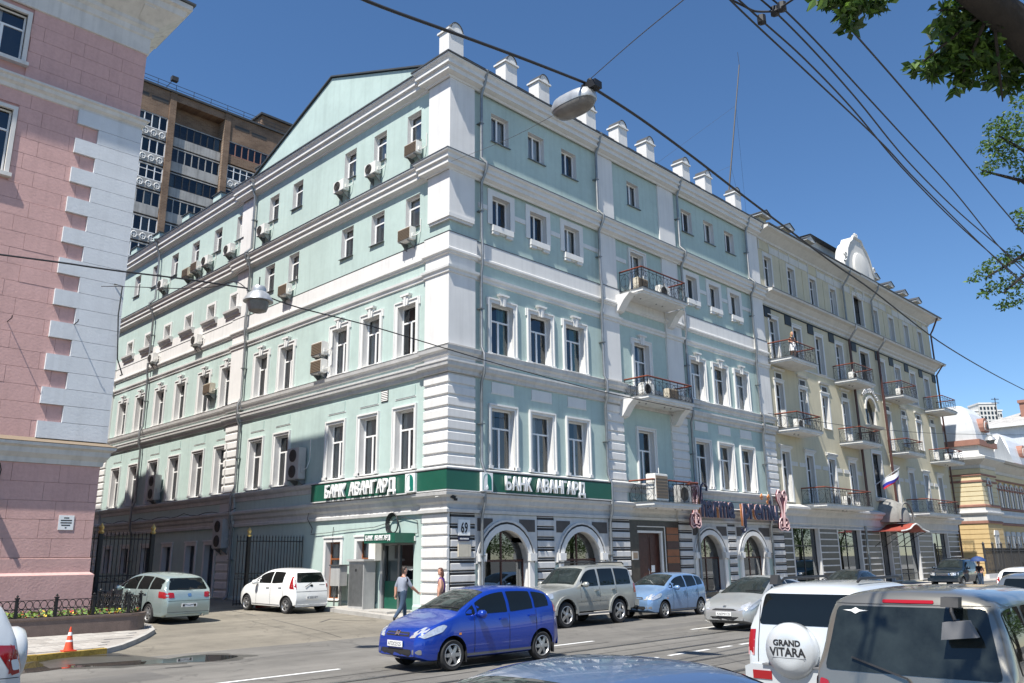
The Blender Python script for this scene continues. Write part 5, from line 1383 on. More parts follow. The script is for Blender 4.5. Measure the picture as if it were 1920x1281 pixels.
# ------------------------------------------------------------------ air conditioners
_ac = {}
def ac_meshes(w_, h, d, body, grl, fans):
    k = (w_, h, d, body, grl, fans)
    if k in _ac: return _ac[k]
    b = MB(); e = .025
    b.hexa([(-w_ / 2, -d, e), (w_ / 2, -d, e), (w_ / 2, 0, e), (-w_ / 2, 0, e)], [(-w_ / 2, -d, h - e), (w_ / 2, -d, h - e), (w_ / 2, 0, h - e), (-w_ / 2, 0, h - e)])
    b.box(-w_ / 2 + e, -d + e, 0, w_ / 2 - e, -e, e); b.box(-w_ / 2 + e, -d + e, h - e, w_ / 2 - e, -e, h); b.box(w_ / 2, -d * .7, h * .2, w_ / 2 + .05, -d * .3, h * .45)
    g = MB()
    if fans == 0:
        g.box(-w_ * .47, -d - .012, h * .08, w_ * .47, -d + .002, h * .92)
        for i in range(7): g.box(-w_ * .46, -d - .03, h * (.12 + i * .115), w_ * .46, -d - .012, h * (.15 + i * .115))
    else:
        fh = h / fans
        for i in range(fans):
            r_ = min(fh, w_) * .40; cz = fh * (i + .5); cx = -w_ * .12 if fans == 1 else 0
            g.lathe([(r_, -d - .02), (r_, -d + .002)], 18, (cx, 0, cz), 'y')
            for q in (.95, .62, .3): g.tube([(cx + r_ * q * math.cos(2 * PI * t / 14), -d - .03, cz + r_ * q * math.sin(2 * PI * t / 14)) for t in range(14)], .008, 3, True)
    br = MB()
    br.prismx([(.12, -.32), (.12, .0), (-d - .02, .0), (-d - .02, -.05), (-d * .7, -.05), (.09, -.32)], -.02, .02)
    _ac[k] = (b.mesh('case', body), g.mesh('fan_grille', grl), br.mesh('bracket', 'galvanised'))
    return _ac[k]
def add_ac(T, x, z, label, w_=.8, h=.56, d=.3, body='ac_white', grl='grille', fans=1, gap=.12, group=None):
    a, g, br = ac_meshes(w_, h, d, body, grl, fans)
    mw = T @ Matrix.Translation((x, -gap, z))
    o = root('air_conditioner', label=label, cat='air conditioner', group=group); o.matrix_world = mw
    put('case', a, o); put('fan_grille', g, o)
    for sg in (-1, 1): put('bracket', br, o, (sg * w_ * .32, 0, -.001))
    MB().tube([(w_ / 2 + .02, -.1, h * .3), (w_ / 2 + .14, -.02, h * .35), (w_ / 2 + .18, gap - .03, h * .6), (w_ / 2 + .18, gap - .03, h + .35)], .02, 5).build('hose', 'ac_white', o)
    return o
G1 = 'air conditioners on the side street wall'
for (ym, zm, wn, fl, bd, gr, fans) in ((2.95, 18.75, 'first', 'top floor', 'ac_white', 'grille_brown', 0), (5.75, 18.85, 'second', 'top floor', 'ac_white', 'grille', 1), (8.15, 18.85, 'third', 'top floor', 'ac_white', 'grille', 1),
        (15.16, 18.8, 'fifth', 'top floor', 'ac_white', 'grille', 1), (18.75, 18.75, 'sixth', 'top floor', 'ac_white', 'grille', 1), (21.4, 18.8, 'seventh', 'top floor', 'ac_white', 'grille', 1), (22.75, 18.8, 'gap before the eighth', 'top floor', 'ac_white', 'grille_brown', 0),
        (23.85, 18.7, 'eighth', 'top floor', 'ac_beige', 'grille_brown', 0), (27.3, 18.85, 'ninth', 'top floor', 'ac_white', 'grille', 1), (3.25, 15.0, 'first', 'fourth floor', 'ac_white', 'grille_brown', 0), (12.6, 14.9, 'fourth', 'fourth floor', 'ac_white', 'grille_brown', 0),
        (21.85, 14.2, 'seventh', 'fourth floor', 'ac_white', 'grille', 1), (27.6, 14.2, 'ninth', 'fourth floor', 'ac_white', 'grille', 1), (19.8, 11.1, 'sixth', 'third floor', 'ac_beige', 'grille_brown', 0)):
    z = zm - .015 * (zm - 2.1) - .28
    where = f'beside the {wn}' if fl == 'third floor' else (f'below the {wn}' if not wn.startswith('gap') else 'just before the eighth')
    add_ac(TL, -(ym - .93), z, f'{"beige" if bd == "ac_beige" else "white"} air conditioner {where} {fl} window from the corner, side wall', body=bd, grl=gr, fans=fans, group=G1)
add_ac(TL, -8.35, 10.85, 'upper of two brown grilled air conditioners stacked beside third floor window, side wall', .85, .62, .32, 'ac_white', 'grille_brown', 0, group=G1)
add_ac(TL, -8.35, 10.05, 'lower of two brown grilled air conditioners stacked beside third floor window, side wall', .85, .62, .32, 'ac_white', 'grille_brown', 0, group=G1)
add_ac(TL, -9.75, 5.55, 'big grey double fan air conditioner left of the green bank sign', .95, 1.38, .36, 'ac_grey', 'grille', 2, group=G1)
add_ac(TL, -24.6, 5.5, 'big grey double fan air conditioner covering a second floor window above the alley', .95, 1.38, .36, 'ac_grey', 'grille', 2, group=G1)
add_ac(TL, -16.3, 2.75, 'grey double fan air conditioner over the alley door', .95, 1.38, .36, 'ac_grey', 'grille', 2, group=G1)
G2 = 'air conditioners on the balconies'
add_ac(I4 @ Matrix.Translation((0, -.62, 0)), 11.2, 14.28, 'air conditioner standing at the near end of the top mint balcony', .8, .58, .3, 'ac_beige', 'grille_brown', 0, group=G2)
add_ac(I4 @ Matrix.Translation((0, -.62, 0)), 13.0, 14.28, 'white air conditioner in the middle of the top mint balcony', .8, .6, .3, 'ac_white', 'grille', 1, group=G2)
add_ac(I4 @ Matrix.Translation((0, -.62, 0)), 11.2, 9.22, 'air conditioner at the near end of the middle mint balcony', .8, .58, .3, 'ac_white', 'grille', 1, group=G2)
add_ac(I4 @ Matrix.Translation((0, -.62, 0)), 13.2, 9.22, 'beige air conditioner at the far end of the middle mint balcony', .8, .58, .3, 'ac_beige', 'grille_brown', 0, group=G2)
add_ac(I4 @ Matrix.Translation((0, -.72, 0)), 11.35, 4.5, 'tall white air conditioner rising above the lowest mint balcony rail', .95, 1.18, .5, 'ac_white', 'grille_brown', 0, group=G2)
add_ac(I4 @ Matrix.Translation((0, -.62, 0)), 13.6, 4.5, 'silver round fan air conditioner on the lowest mint balcony', .9, .8, .34, 'ac_grey', 'grille', 1, group=G2)
for (x, z, lab) in ((35.0, 13.3, 'white air conditioner on the centre top balcony of the yellow building'), (26.3, 9.2, 'air conditioner on the first middle balcony of the yellow building'), (43.2, 13.3, 'air conditioner on the third top balcony of the yellow building'), (52.0, 9.2, 'air conditioner on the farthest middle balcony of the yellow building'), (31.8, 5.0, 'air conditioner on the long lower balcony of the yellow building')):
    add_ac(I4 @ Matrix.Translation((0, -.6, 0)), x, z, lab, .8, .58, .3, 'ac_white', 'grille', 1, group=G2)

# ------------------------------------------------------------------ bank signs
def letters(par, text, T, x0, x1, z, size, ext, mat, outline=None, gapw=.45, shadow=None):
    """each letter an object of its own, fitted between x0 and x1"""
    me = []; tot = 0
    for ch in text:
        if ch == ' ': me.append(None); tot += gapw * size; continue
        m2 = textmesh(ch, size, ext, mat, offset=.022 * size); a, b = meshw(m2); me.append((m2, a, b)); tot += (b - a) + .07 * size
    s = (x1 - x0) / tot; x = x0
    for ch, m2 in zip(text, me):
        if m2 is None: x += gapw * size * s; continue
        m, a, b = m2
        for (mt, off, dy, dx) in ([(outline, .030, .03, 0)] if outline else []) + ([(shadow, .012, .09, -.13)] if shadow else []):
            mo = textmesh(ch, size, .012, mt, offset=off * size + .01); mo.transform(Matrix.Diagonal((s, 1, 1, 1))); put('letter_outline', mo, par, mw=T @ Matrix.Translation((x - a * s + dx, dy, z)))
        m.transform(Matrix.Diagonal((s, 1, 1, 1)))
        put('letter', m, par, mw=T @ Matrix.Translation((x - a * s, 0, z)))
        x += (b - a + .07 * size) * s
def emblem(par, T, x, z, w_=.56, h=.68):
    o = MB(T).box(x, -.12, z, x + w_, 0, z + h).build('emblem_box', 'sign_white', par)
    c = x + w_ / 2
    L_ = [(c, z + h - .04)] + [(c - .2 * math.sin(t), z + h - .26 + .22 * math.cos(t)) for t in (R(30), R(60), R(90))] + [(c - .21, z + .05), (c, z + .05)]
    MB(T).prism(L_, -.128, -.118).build('emblem_half', 'ac_grey' if False else 'sign_white', o)
    Rr = [(2 * c - a, b) for a, b in L_]
    MB(T).prism(Rr, -.132, -.118).build('emblem_half', 'sign_teal', o)
    MB(T).prism([(c, z + .24), (c - .055, z + .14), (c - .03, z + .075), (c + .02, z + .075), (c + .035, z + .13)], -.14, -.118).build('emblem_drop', 'sign_white', o)
    MB(T).tube([(a, -.13, b) for a, b in L_[:-1]], .008, 4).build('emblem_line', 'sign_teal', o)
bs = root('bank_sign', (0, 0, 4.45), label='long dark green bank sign board wrapping the corner above the ground floor', cat='sign')
BT = Matrix.Translation((0, 0, -4.45))
mb = MB(BT); wrap(mb, [(.12, 4.50), (.33, 4.50), (.35, 4.52), (.35, 5.18), (.33, 5.2), (.12, 5.2)], [(0, 8.35), (0, 0), (9.1, 0)]); mb.build('board', 'sign_green', bs)
mb = MB(BT); wrap(mb, [(.1, 5.2), (.36, 5.2), (.36, 5.23), (.1, 5.26)], [(0, 8.37), (0, 0), (9.12, 0)]); mb.build('top_edge', 'black_plastic', bs)
mb = MB(BT); wrap(mb, [(.1, 4.44), (.36, 4.46), (.36, 4.50), (.1, 4.50)], [(0, 8.37), (0, 0), (9.12, 0)]); mb.build('bottom_edge', 'stripe_grey', bs)
letters(bs, 'БАНК АВАНГАРД', BT @ TL @ Matrix.Translation((0, -.43, 0)), -7.15, -2.45, 4.61, .68, .045, 'sign_white')
emblem(bs, BT @ TL @ Matrix.Translation((0, -.34, 0)), -1.85, 4.5)
letters(bs, 'БАНК АВАНГАРД', BT @ Matrix.Translation((0, -.43, 0)), 2.5, 7.15, 4.61, .68, .045, 'sign_white')
emblem(bs, BT @ Matrix.Translation((0, -.34, 0)), 1.25, 4.5)
cs = root('entrance_sign', (-.5, 2.7, 2.72), label='small green boxed bank sign over the side entrance', cat='sign')
MB().box(-.45, -.95, 0, .48, .9, .34).build('box', 'sign_green', cs)
letters(cs, 'БАНК АВАНГАРД', Matrix.Translation((.5, -2.7, -2.72)) @ TL @ Matrix.Translation((0, -.965, 0)), -3.5, -2.0, 2.82, .24, .012, 'sign_white')
# plates on the corner pier
np_ = root('house_number_plate', (.4, -.13, 2.93), label='white house number plate reading 69 on the striped corner pier', cat='sign')
MB().box(0, -.02, 0, .56, .025, .55).build('plate', 'sign_white', np_)
letters(np_, '69', Matrix.Translation((0, -.025, 0)), .12, .46, .1, .5, .004, 'ink')
s2 = root('street_name_plate', (.42, -.13, 2.74), label='dark blue street name plate under the house number', cat='sign'); MB().box(0, -.02, 0, .52, .025, .15).build('plate', 'navy', s2)
mb = MB().mat('sign_white')
for k in range(7): mb.box(.05 + k * .062, -.024, .05, .09 + k * .062, -.019, .10)
mb.build('lettering', None, s2)
s3 = root('memorial_plate', (.4, -.13, 2.2), label='beige weathered stone plate on the striped corner pier', cat='sign'); MB().box(0, -.03, 0, .6, .025, .42).build('plate', 'ac_beige', s3)
s4 = root('brass_plate', (10.62, -.08, 2.0), label='small framed plate beside the dark entrance door', cat='sign'); MB().box(0, -.03, 0, .42, .025, .36).build('frame', 'ac_grey', s4); MB().box(.05, -.036, .05, .37, -.029, .31).build('plate', 'grille_brown', s4)
cam_ = root('wall_camera', (-.05, -.3, 4.28), label='small dark security camera under the bank sign at the corner', cat='camera')
MB().tube([(-.35, .5, -.02), (-.1, .2, .02), (0, 0, 0)], .015, 5).build('arm', 'ac_white', cam_); MB().prism([(-.05, -.06), (.12, -.1), (.16, -.02), (-.02, .04)], -.05, .05).build('case', 'iron', cam_); MB().box(.12, -.05, -.16, .22, .03, -.08).build('head', 'iron', cam_)
# ------------------------------------------------------------------ pharmacy sign
ph_ = root('pharmacy_sign', (15, -.6, 3.3), label='curly navy and rose lettered pharmacy sign with ornaments over the arches', cat='sign')
HT = Matrix.Translation((-15, .6, -3.3)); Yp = -.6
LT = HT @ Matrix.Translation((0, Yp, 0))
letters(ph_, 'harma', LT, 15.6, 18.75, 3.98, 1.55, .04, 'navy', 'sign_rose', shadow='sign_orange')
letters(ph_, 'premiu', LT, 19.55, 23.3, 3.98, 1.55, .04, 'navy', 'sign_rose', shadow='sign_orange')
sw = [(16.15, 5.2), (16.18, 5.38), (16.05, 5.52), (15.85, 5.55), (15.68, 5.4), (15.62, 5.1), (15.62, 4.75)]
MB(HT).tube([(x, Yp - .02, z) for x, z in sw], .055, 6).build('flourish', 'navy', ph_, smooth=True)
MB(HT).tube([(x, Yp - .05, z) for x, z in sw], .022, 5).build('flourish_line', 'sign_rose', ph_, smooth=True)
MB(HT).tube([(x, Yp, z) for x, z in ((19.72, 4.0), (19.7, 3.5), (19.55, 3.3), (19.35, 3.3), (19.28, 3.45))], .06, 6).build('flourish', 'navy', ph_, smooth=True)
for xx in (21.6, 22.35): MB(HT).tube([(xx, Yp, 5.0), (xx - .12, Yp, 5.15), (xx + .0, Yp, 5.28), (xx + .1, Yp, 5.12)], .045, 5).build('flourish', 'sign_orange', ph_, smooth=True)
def lyre(cx, s=1.0):
    half = [(0, 3.5), (.32, 3.42), (.55, 3.55), (.55, 3.85), (.4, 4.05), (.2, 4.1), (.15, 4.35), (.25, 4.7), (.5, 5.0), (.55, 5.35), (.35, 5.6), (.12, 5.5), (0, 5.3)]
    poly = [(cx + s * x, z) for x, z in half] + [(cx - s * x, z) for x, z in half[-2:0:-1]]
    b = MB(HT).prism(poly, Yp + .0, Yp + .08).build('ornament_plate', 'sign_maroon', ph_)
    MB(HT).tube([(x, Yp - .02, z) for x, z in poly], .04, 5, True).build('ornament_edge', 'sign_rose', b, smooth=True)
    for sg in (-1, 1):
        MB(HT).tube([(cx + sg * s * x, Yp - .03, z) for x, z in ((.05, 3.6), (.08, 4.3), (.2, 4.8), (.38, 5.15), (.36, 5.4), (.22, 5.4), (.2, 5.2))], .035, 5).build('ornament_line', 'sign_rose', b, smooth=True)
        MB(HT).tube([(cx + sg * s * x, Yp - .03, z) for x, z in ((.15, 3.6), (.35, 3.58), (.42, 3.75), (.3, 3.9), (.22, 3.78))], .03, 5).build('ornament_line', 'sign_rose', b, smooth=True)
lyre(15.05, .75); lyre(23.85)
for xx in (15.5, 18.0, 20.6, 23.2): MB(HT).tube([(xx, Yp + .1, 4.3), (xx, -.1, 4.3)], .02, 4).build('support', 'iron', ph_)
MB(HT).tube([(15.0, Yp + .1, 4.3), (23.9, Yp + .1, 4.3)], .02, 4).build('support', 'iron', ph_); MB(HT).tube([(15.0, Yp + .1, 4.75), (23.9, Yp + .1, 4.75)], .02, 4).build('support', 'iron', ph_)
# flag on the yellow building
fl = root('flag', (38.6, -.35, 7.0), label='white, blue and red flag on a short pole on the yellow building', cat='flag')
MB().tube([(0, .3, -.3), (1.9, -.75, .9)], .03, 6).build('pole', 'lamp_metal', fl)
for i, m in enumerate(('sign_white', 'flag_blue', 'flag_red')):
    mb = MB(); n = 8
    for k in range(n):
        def q(t, v): return (.45 + 1.2 * t + .06 * v, -.05 - .75 * t * .9 + .08 * math.sin(5 * t + v), .05 + .75 * t - (.1 + (0, .30, .46, .54)[v]) + .04 * math.sin(7 * t))
        v0, v1 = i, i + 1; mb.quad(q(k / n, v1), q((k + 1) / n, v1), q((k + 1) / n, v0), q(k / n, v0))
    mb.build('stripe', m, fl, smooth=True)
# ------------------------------------------------------------------ alley things
def gate(nm, label, x0, x1, y, zt, posts, group=None):
    zb = hgt(x0, y); o = root(nm, (x0, y, zb), label=label, cat='fence', group=group); H = zt - zb; L = x1 - x0
    bar = MB().box(-.012, -.012, .08, .012, .012, H + .18).lathe([(.03, H + .16), (.0, H + .30)], 4).mesh('bar', 'iron')
    n = int(L / .14)
    for i in range(n + 1): put('bar', bar, o, (L * i / n, 0, 0))
    for z in (.12, H * .42, H * .5, H): MB().box(0, -.02, z, L, .02, z + .04).build('rail', 'iron', o)
    for i in range(int(L / .28)): MB().tube([(.14 + i * .28 + .09 * math.cos(2 * PI * t / 8), 0, H * .46 + .0 + .05 * math.sin(2 * PI * t / 8)) for t in range(8)], .01, 3, True).build('ring', 'iron', o)
    for p in posts:
        q = MB().box(p - x0 - .07, -.07, 0, p - x0 + .07, .07, H + .2).build('post', 'iron', o)
        MB().lathe([(.08, H + .2), (.11, H + .26), (.06, H + .32), (.1, H + .42), (.0, H + .58)], 8, (p - x0, 0, 0)).build('finial', 'lamp_gold', q, smooth=True)
    return o
gate('iron_gate', 'black wrought iron gate leaf between the pink house and the wagon', -9.55, -6.45, 9.2, 2.95, (-8.35, -6.5))
gate('iron_gate', 'black wrought iron gate leaf behind the white hatchback', -3.1, -.12, 9.2, 2.9, (-2.6,))
ec = root('electric_cabinet', (-.55, 4.35, hgt(0, 4.3) + .1), label='tall dented grey electric cabinet beside the bank entrance', cat='cabinet')
MB().box(-.18, -.48, 0, .35, .48, 1.72).build('case', 'ac_grey', ec); MB().box(-.25, -.55, 1.72, .42, .55, 1.8).build('lid', 'ac_grey', ec); MB().box(-.195, -.44, .12, -.178, .44, 1.62).build('door', 'galvanised', ec)
mb = MB().mat('ink'); mb.box(-.2, -.05, 1.35, -.194, .05, 1.45); mb.build('warning_mark', None, ec)
eb = root('meter_box', (-.45, 5.95, hgt(0, 6)), label='small grey meter box on two legs right of the white hatchback', cat='cabinet')
MB().box(-.15, -.32, .85, .2, .32, 1.6).build('case', 'ac_grey', eb); MB().box(-.2, -.36, 1.6, .25, .36, 1.65).build('lid', 'galvanised', eb)
for y in (-.22, .22): MB().tube([(0, y, 0), (0, y, .86)], .03, 6).build('leg', 'galvanised', eb)
wb = root('wall_unit', (-.2, 4.0, 2.1), label='white wall unit under the entrance sign', cat='box'); MB().box(-.1, -.22, 0, .19, .2, .7).build('case', 'ac_white', wb)
cc = root('cable_coil', (-.1, 2.95, 3.42), label='coil of black cable hanging over the bank entrance', cat='cable')
for k in range(4): MB().tube([(-.03 * k, (.28 + .03 * k) * math.cos(2 * PI * t / 20), (.32 + .03 * k) * math.sin(2 * PI * t / 20)) for t in range(20)], .022, 5, True).build('loop', 'cable', cc, smooth=True)
wl = root('wall_cables', (-.06, 4, 3.35), label='loose cables strung along the wall under the bank sign', cat='cable')
for pts in ([(0, 4.7, -.15), (0, 3.5, -.12), (0, 2.0, -.05), (0, .2, .0), (0, -.8, .15)], [(0, -.9, .2), (0, -1.6, .3), (0, -2.4, .15), (0, -2.45, -.3), (0, -1.9, -.35), (0, -1.2, -.25)], [(-.05, 4.8, .85), (-.1, 4.85, .5), (0, 4.6, .1), (0, 4.65, -.1)], [(0, 3.0, .1), (0, 3.05, -.3), (0, 2.95, -.8)]):
    MB().tube(pts, .014, 4).build('cable', 'cable_thin' , wl)
wl2 = root('alley_wall_cables', (-.27, 20, 4.6), label='sagging cables along the shaded alley cornice', cat='cable')
P_ = [(0, -5 + k * .8, -.18 * abs(math.sin(k * .9))) for k in range(22)]
MB().tube(P_, .02, 4).build('cable', 'cable', wl2)
rr = root('red_bollard', (-2.3, 8.3, hgt(0, 8.3)), label='low red barrier lying under the white hatchback', cat='barrier'); MB().tube([(-.3, 0, .06), (.35, 0, .06)], .05, 8).build('bar', 'flag_red', rr)
# ------------------------------------------------------------------ overhead cables and hanging lamps
def wire(pts, r_, name, label, mat='cable', group='overhead cables', n=6):
    """pts: points in space; smooth curve through them"""
    P = [Vector(p) for p in pts]; out = []
    for i in range(len(P) - 1):
        a, b, c, d = P[max(i - 1, 0)], P[i], P[i + 1], P[min(i + 2, len(P) - 1)]
        for k in range(n):
            t = k / n; out.append(.5 * ((2 * b) + (c - a) * t + (2 * a - 5 * b + 4 * c - d) * t * t + (3 * b - a - 3 * c + d) * t ** 3))
    out.append(P[-1])
    return MB().tube(out, r_, 5).build(name, mat, smooth=True, label=label, cat='cable', group=group)
def pxw(pxs, d0, d1):
    s = [0]
    for (a, b), (c, d) in zip(pxs, pxs[1:]): s.append(s[-1] + math.hypot(c - a, d - b))
    return [atD(x, y, 1 / ((1 / d0) + (1 / d1 - 1 / d0) * t / s[-1])) for (x, y), t in zip(pxs, s)]
LC = atD(1076, 200, 16)
wire(pxw([(560, -60), (690, 3), (850, 62), (980, 110), (1098, 156)], 11, 15.8), .028, 'overhead_cable', 'thick black cable from the sky edge to the big hanging lamp')
wire(pxw([(1098, 156), (1200, 222), (1300, 295), (1400, 372), (1480, 432), (1560, 492), (1640, 548), (1760, 640), (1860, 700), (1930, 736)], 15.8, 60), .03, 'overhead_cable', 'thick black cable from the big hanging lamp across the yellow facade')
wire(pxw([(1300, -15), (1190, 75), (1108, 147)], 11, 15.7), .008, 'span_wire', 'thin wire rising from the big lamp to the upper frame edge', 'cable_thin')
wire(pxw([(1042, 214), (950, 262), (846, 303)], 16.3, 29.5), .006, 'span_wire', 'thin wire from the big lamp to the mint corner', 'cable_thin')
wire(pxw([(-20, 475), (110, 492), (220, 508), (350, 524), (464, 541)], 15, 19), .018, 'overhead_cable', 'black cable from the pink house to the small hanging lamp')
wire(pxw([(190, 537), (250, 538), (330, 541), (400, 538), (440, 528), (466, 545)], 27, 19), .012, 'overhead_cable', 'thinner slack cable from the grey quoins to the small lamp')
wire(pxw([(500, 556), (560, 577), (700, 613), (840, 655), (960, 690), (1140, 737), (1300, 770)], 19, 38), .016, 'overhead_cable', 'black cable from the small lamp across the mint street face')
for i, (pxs, z, lab) in enumerate(((((1340, -30), (1400, 30), (1520, 142), (1655, 270), (1725, 345), (1870, 488), (1960, 570)), 6.0, 'lowest'), (((1352, -30), (1430, 40), (1510, 112), (1600, 206), (1690, 313), (1790, 415), (1880, 495), (1960, 565)), 6.1, 'second'),
        (((1390, -30), (1453, 22), (1530, 100), (1610, 190), (1700, 300), (1800, 400), (1900, 485), (1960, 540)), 6.15, 'third'), (((1410, -30), (1466, 14), (1540, 88), (1620, 175), (1700, 262), (1790, 360), (1880, 470), (1960, 550)), 6.2, 'fourth'), (((1570, 25), (1598, 58), (1690, 163), (1780, 270), (1860, 368), (1930, 450)), 6.6, 'uppermost'))):
    wire([atZ(x, y, z) for x, y in pxs], .0078 if i != 4 else .009, 'tram_wire', f'{lab} of the five black tram wires in the upper sky', 'cable', 'tram wires')
wire([atZ(x, y, 6.12) for x, y in ((1372, 0), (1396, 12), (1415, 21), (1440, 22), (1454, 20), (1466, 13), (1490, -3))], .009, 'wire_hanger', 'short curved hanger linking the tram wires at the upper edge', 'cable', 'tram wire fittings')
for (x, y, lab) in ((1428, 37, 'single dark clamp on the lower tram wire'), (1453, 21, 'left of two dark clamps on the upper tram wires'), (1466, 13, 'right of two dark clamps on the upper tram wires')):
    o = root('wire_clamp', atZ(x, y, 6.14), label=lab, cat='clamp', group='tram wire fittings'); MB().lathe([(.0, -.045), (.035, -.03), (.035, .03), (.0, .045)], 8).build('body', 'cable', o)
lm = root('hanging_street_lamp', LC, label='big oval street lamp hanging on a cable in the sky', cat='street lamp')
def ovalring(s, z, e=1.0): return [(.24 * s * (abs(math.cos(t)) ** .8) * (1 if math.cos(t) > 0 else -1), .5 * e * s * (abs(math.sin(t)) ** .75) * (1 if math.sin(t) > 0 else -1), z) for t in [2 * PI * k / 24 for k in range(24)]]
def loft(mb, rings):
    n = len(rings[0]); vs = [p for r_ in rings for p in r_]; fs = [tuple(range(n - 1, -1, -1)), tuple((len(rings) - 1) * n + k for k in range(n))]
    for i in range(len(rings) - 1):
        for k in range(n): fs.append((i * n + k, i * n + (k + 1) % n, (i + 1) * n + (k + 1) % n, (i + 1) * n + k))
    return mb.add(vs, fs)
loft(MB(), [ovalring(1.0, 0), ovalring(1.03, .03), ovalring(1.0, .12), ovalring(.92, .2), ovalring(.6, .26), ovalring(.3, .27)]).build('housing', 'lamp_metal', lm, smooth=True, angle=50)
loft(MB(), [ovalring(.5, -.16), ovalring(.75, -.13), ovalring(.93, -.06), ovalring(.97, -.002)]).build('diffuser', 'lamp_glass', lm, smooth=True, angle=50)
mb = MB(); mb.tube([(0, -.35, .18), (0, -.4, .32)], .03, 6); mb.build('hanger', 'iron', lm); MB().lathe([(.03, -.06), (.06, -.03), (.06, .03), (.03, .06)], 10, (0, -.42, .36), 'x').build('pulley', 'iron', lm); MB().box(-.1, -.62, .16, .1, -.28, .3).build('clamp', 'iron', lm)
l2 = root('hanging_bell_lamp', atD(484, 566, 19), label='small bell shaped street lamp hanging before the mint side wall', cat='street lamp')
MB().lathe([(.16, .22), (.17, .30), (.14, .36), (.05, .38)], 14).build('gear_box', 'lamp_metal', l2, smooth=True)
MB().lathe([(.34, .0), (.33, .04), (.24, .18), (.17, .23)], 20).build('reflector', 'lamp_metal', l2, smooth=True); MB().lathe([(.1, -.26), (.2, -.22), (.24, -.1), (.25, .0)], 16).build('globe', 'lamp_glass2' if False else 'lamp_glass', l2, smooth=True)
MB().tube([(0, 0, .37), (0, 0, .6)], .015, 5).build('hanger', 'iron', l2)
l3 = root('hanging_bell_lamp', atD(1857, 826, 45), label='small bell shaped street lamp hanging before the domed house', cat='street lamp')
MB().lathe([(.14, .2), (.15, .3), (.05, .36)], 12).build('gear_box', 'lamp_metal', l3, smooth=True); MB().lathe([(.3, .0), (.22, .16), (.15, .21)], 16).build('reflector', 'lamp_metal', l3, smooth=True); MB().lathe([(.08, -.2), (.18, -.16), (.22, .0)], 12).build('globe', 'lamp_glass', l3, smooth=True)
wire(pxw([(1440, 775), (1600, 800), (1740, 812), (1857, 815), (1940, 816)], 33, 55), .012, 'overhead_cable', 'thin cable before the yellow building carrying the far bell lamp')
# radio mast on the roof
mp = Vector((26.4, 3.0, 22.0))
ms = root('radio_mast', mp, label='thin guyed radio mast rising from the roof into the sky', cat='mast')
mtop = atY(1386, 122, 3.0) - mp; mtip = atY(1383, 98, 3.0) - mp
MB().tube([(0, 0, 0), tuple(mtop)], [.06, .04], 6).build('pole', 'iron_far', ms); MB().tube([tuple(mtop), tuple(mtip)], .015, 4).build('whip', 'iron_far', ms)
for k, (t, dx, dy) in enumerate(((.75, -9, 5), (.75, 11, 4), (.4, -8, 4), (.4, 10, 3))): MB().tube([tuple(mtop * t), (dx, dy, .3)], .008, 3).build('guy_wire', 'cable_thin', ms)
ab_ = atD(1872, 800, 152); at_ = atD(1865, 746, 152)
an = root('roof_antenna', ab_, label='small television antenna on the far grey roof', cat='antenna')
MB().tube([(0, 0, -1), tuple(at_ - ab_)], .09, 4).build('pole', 'iron_far', an)
for k in (.82, .95): q = (at_ - ab_) * k; MB().tube([tuple(q - _r * .7), tuple(q + _r * .7)], .07, 4).build('element', 'iron_far', an)
# ------------------------------------------------------------------ cars
pm('auto_glass', (0.006, 0.008, 0.008), 0.02, spec=.5)
pm('auto_glass_clear', (0.020, 0.026, 0.026), 0.02, var=0.6, scale=2.2)
def tmp_eval(objs, target):
    """evaluate target's modifiers in a scene of its own"""
    s = bpy.data.scenes.new('tmp')
    for o in objs: s.collection.objects.link(o)
    with bpy.context.temp_override(scene=s, view_layer=s.view_layers[0]): dg = bpy.context.evaluated_depsgraph_get()
    me = bpy.data.meshes.new_from_object(target.evaluated_get(dg), depsgraph=dg)
    for o in objs: bpy.data.objects.remove(o)
    bpy.data.scenes.remove(s)
    return me
def chaikin(P, it=1, closed=False):
    for _ in range(it):
        n = len(P); out = [] if closed else [P[0]]
        for i in range(n if closed else n - 1):
            a, b = P[i], P[(i + 1) % n]
            out.append(tuple(x * .75 + y * .25 for x, y in zip(a, b))); out.append(tuple(x * .25 + y * .75 for x, y in zip(a, b)))
        if not closed: out.append(P[-1])
        P = out
    return P
def rounded(P, r_):
    """polygon with its corners rounded by radius about r_"""
    n = len(P); out = []
    for i in range(n):
        a, b, c = Vector(P[i - 1]), Vector(P[i]), Vector(P[(i + 1) % n]); u, v = a - b, c - b; lu, lv = u.length, v.length
        if lu < 1e-6 or lv < 1e-6: continue
        k = min(r_, lu * .4, lv * .4); p, q = b + u / lu * k, b + v / lv * k
        if u.normalized().dot(v.normalized()) < -.94: out.append(tuple(b)); continue
        for t in (0, .5, 1): out.append(tuple(p * (1 - t) ** 2 + b * 2 * t * (1 - t) + q * t * t))
    return out
def tab(T, x): return lerp_tab(T, x)
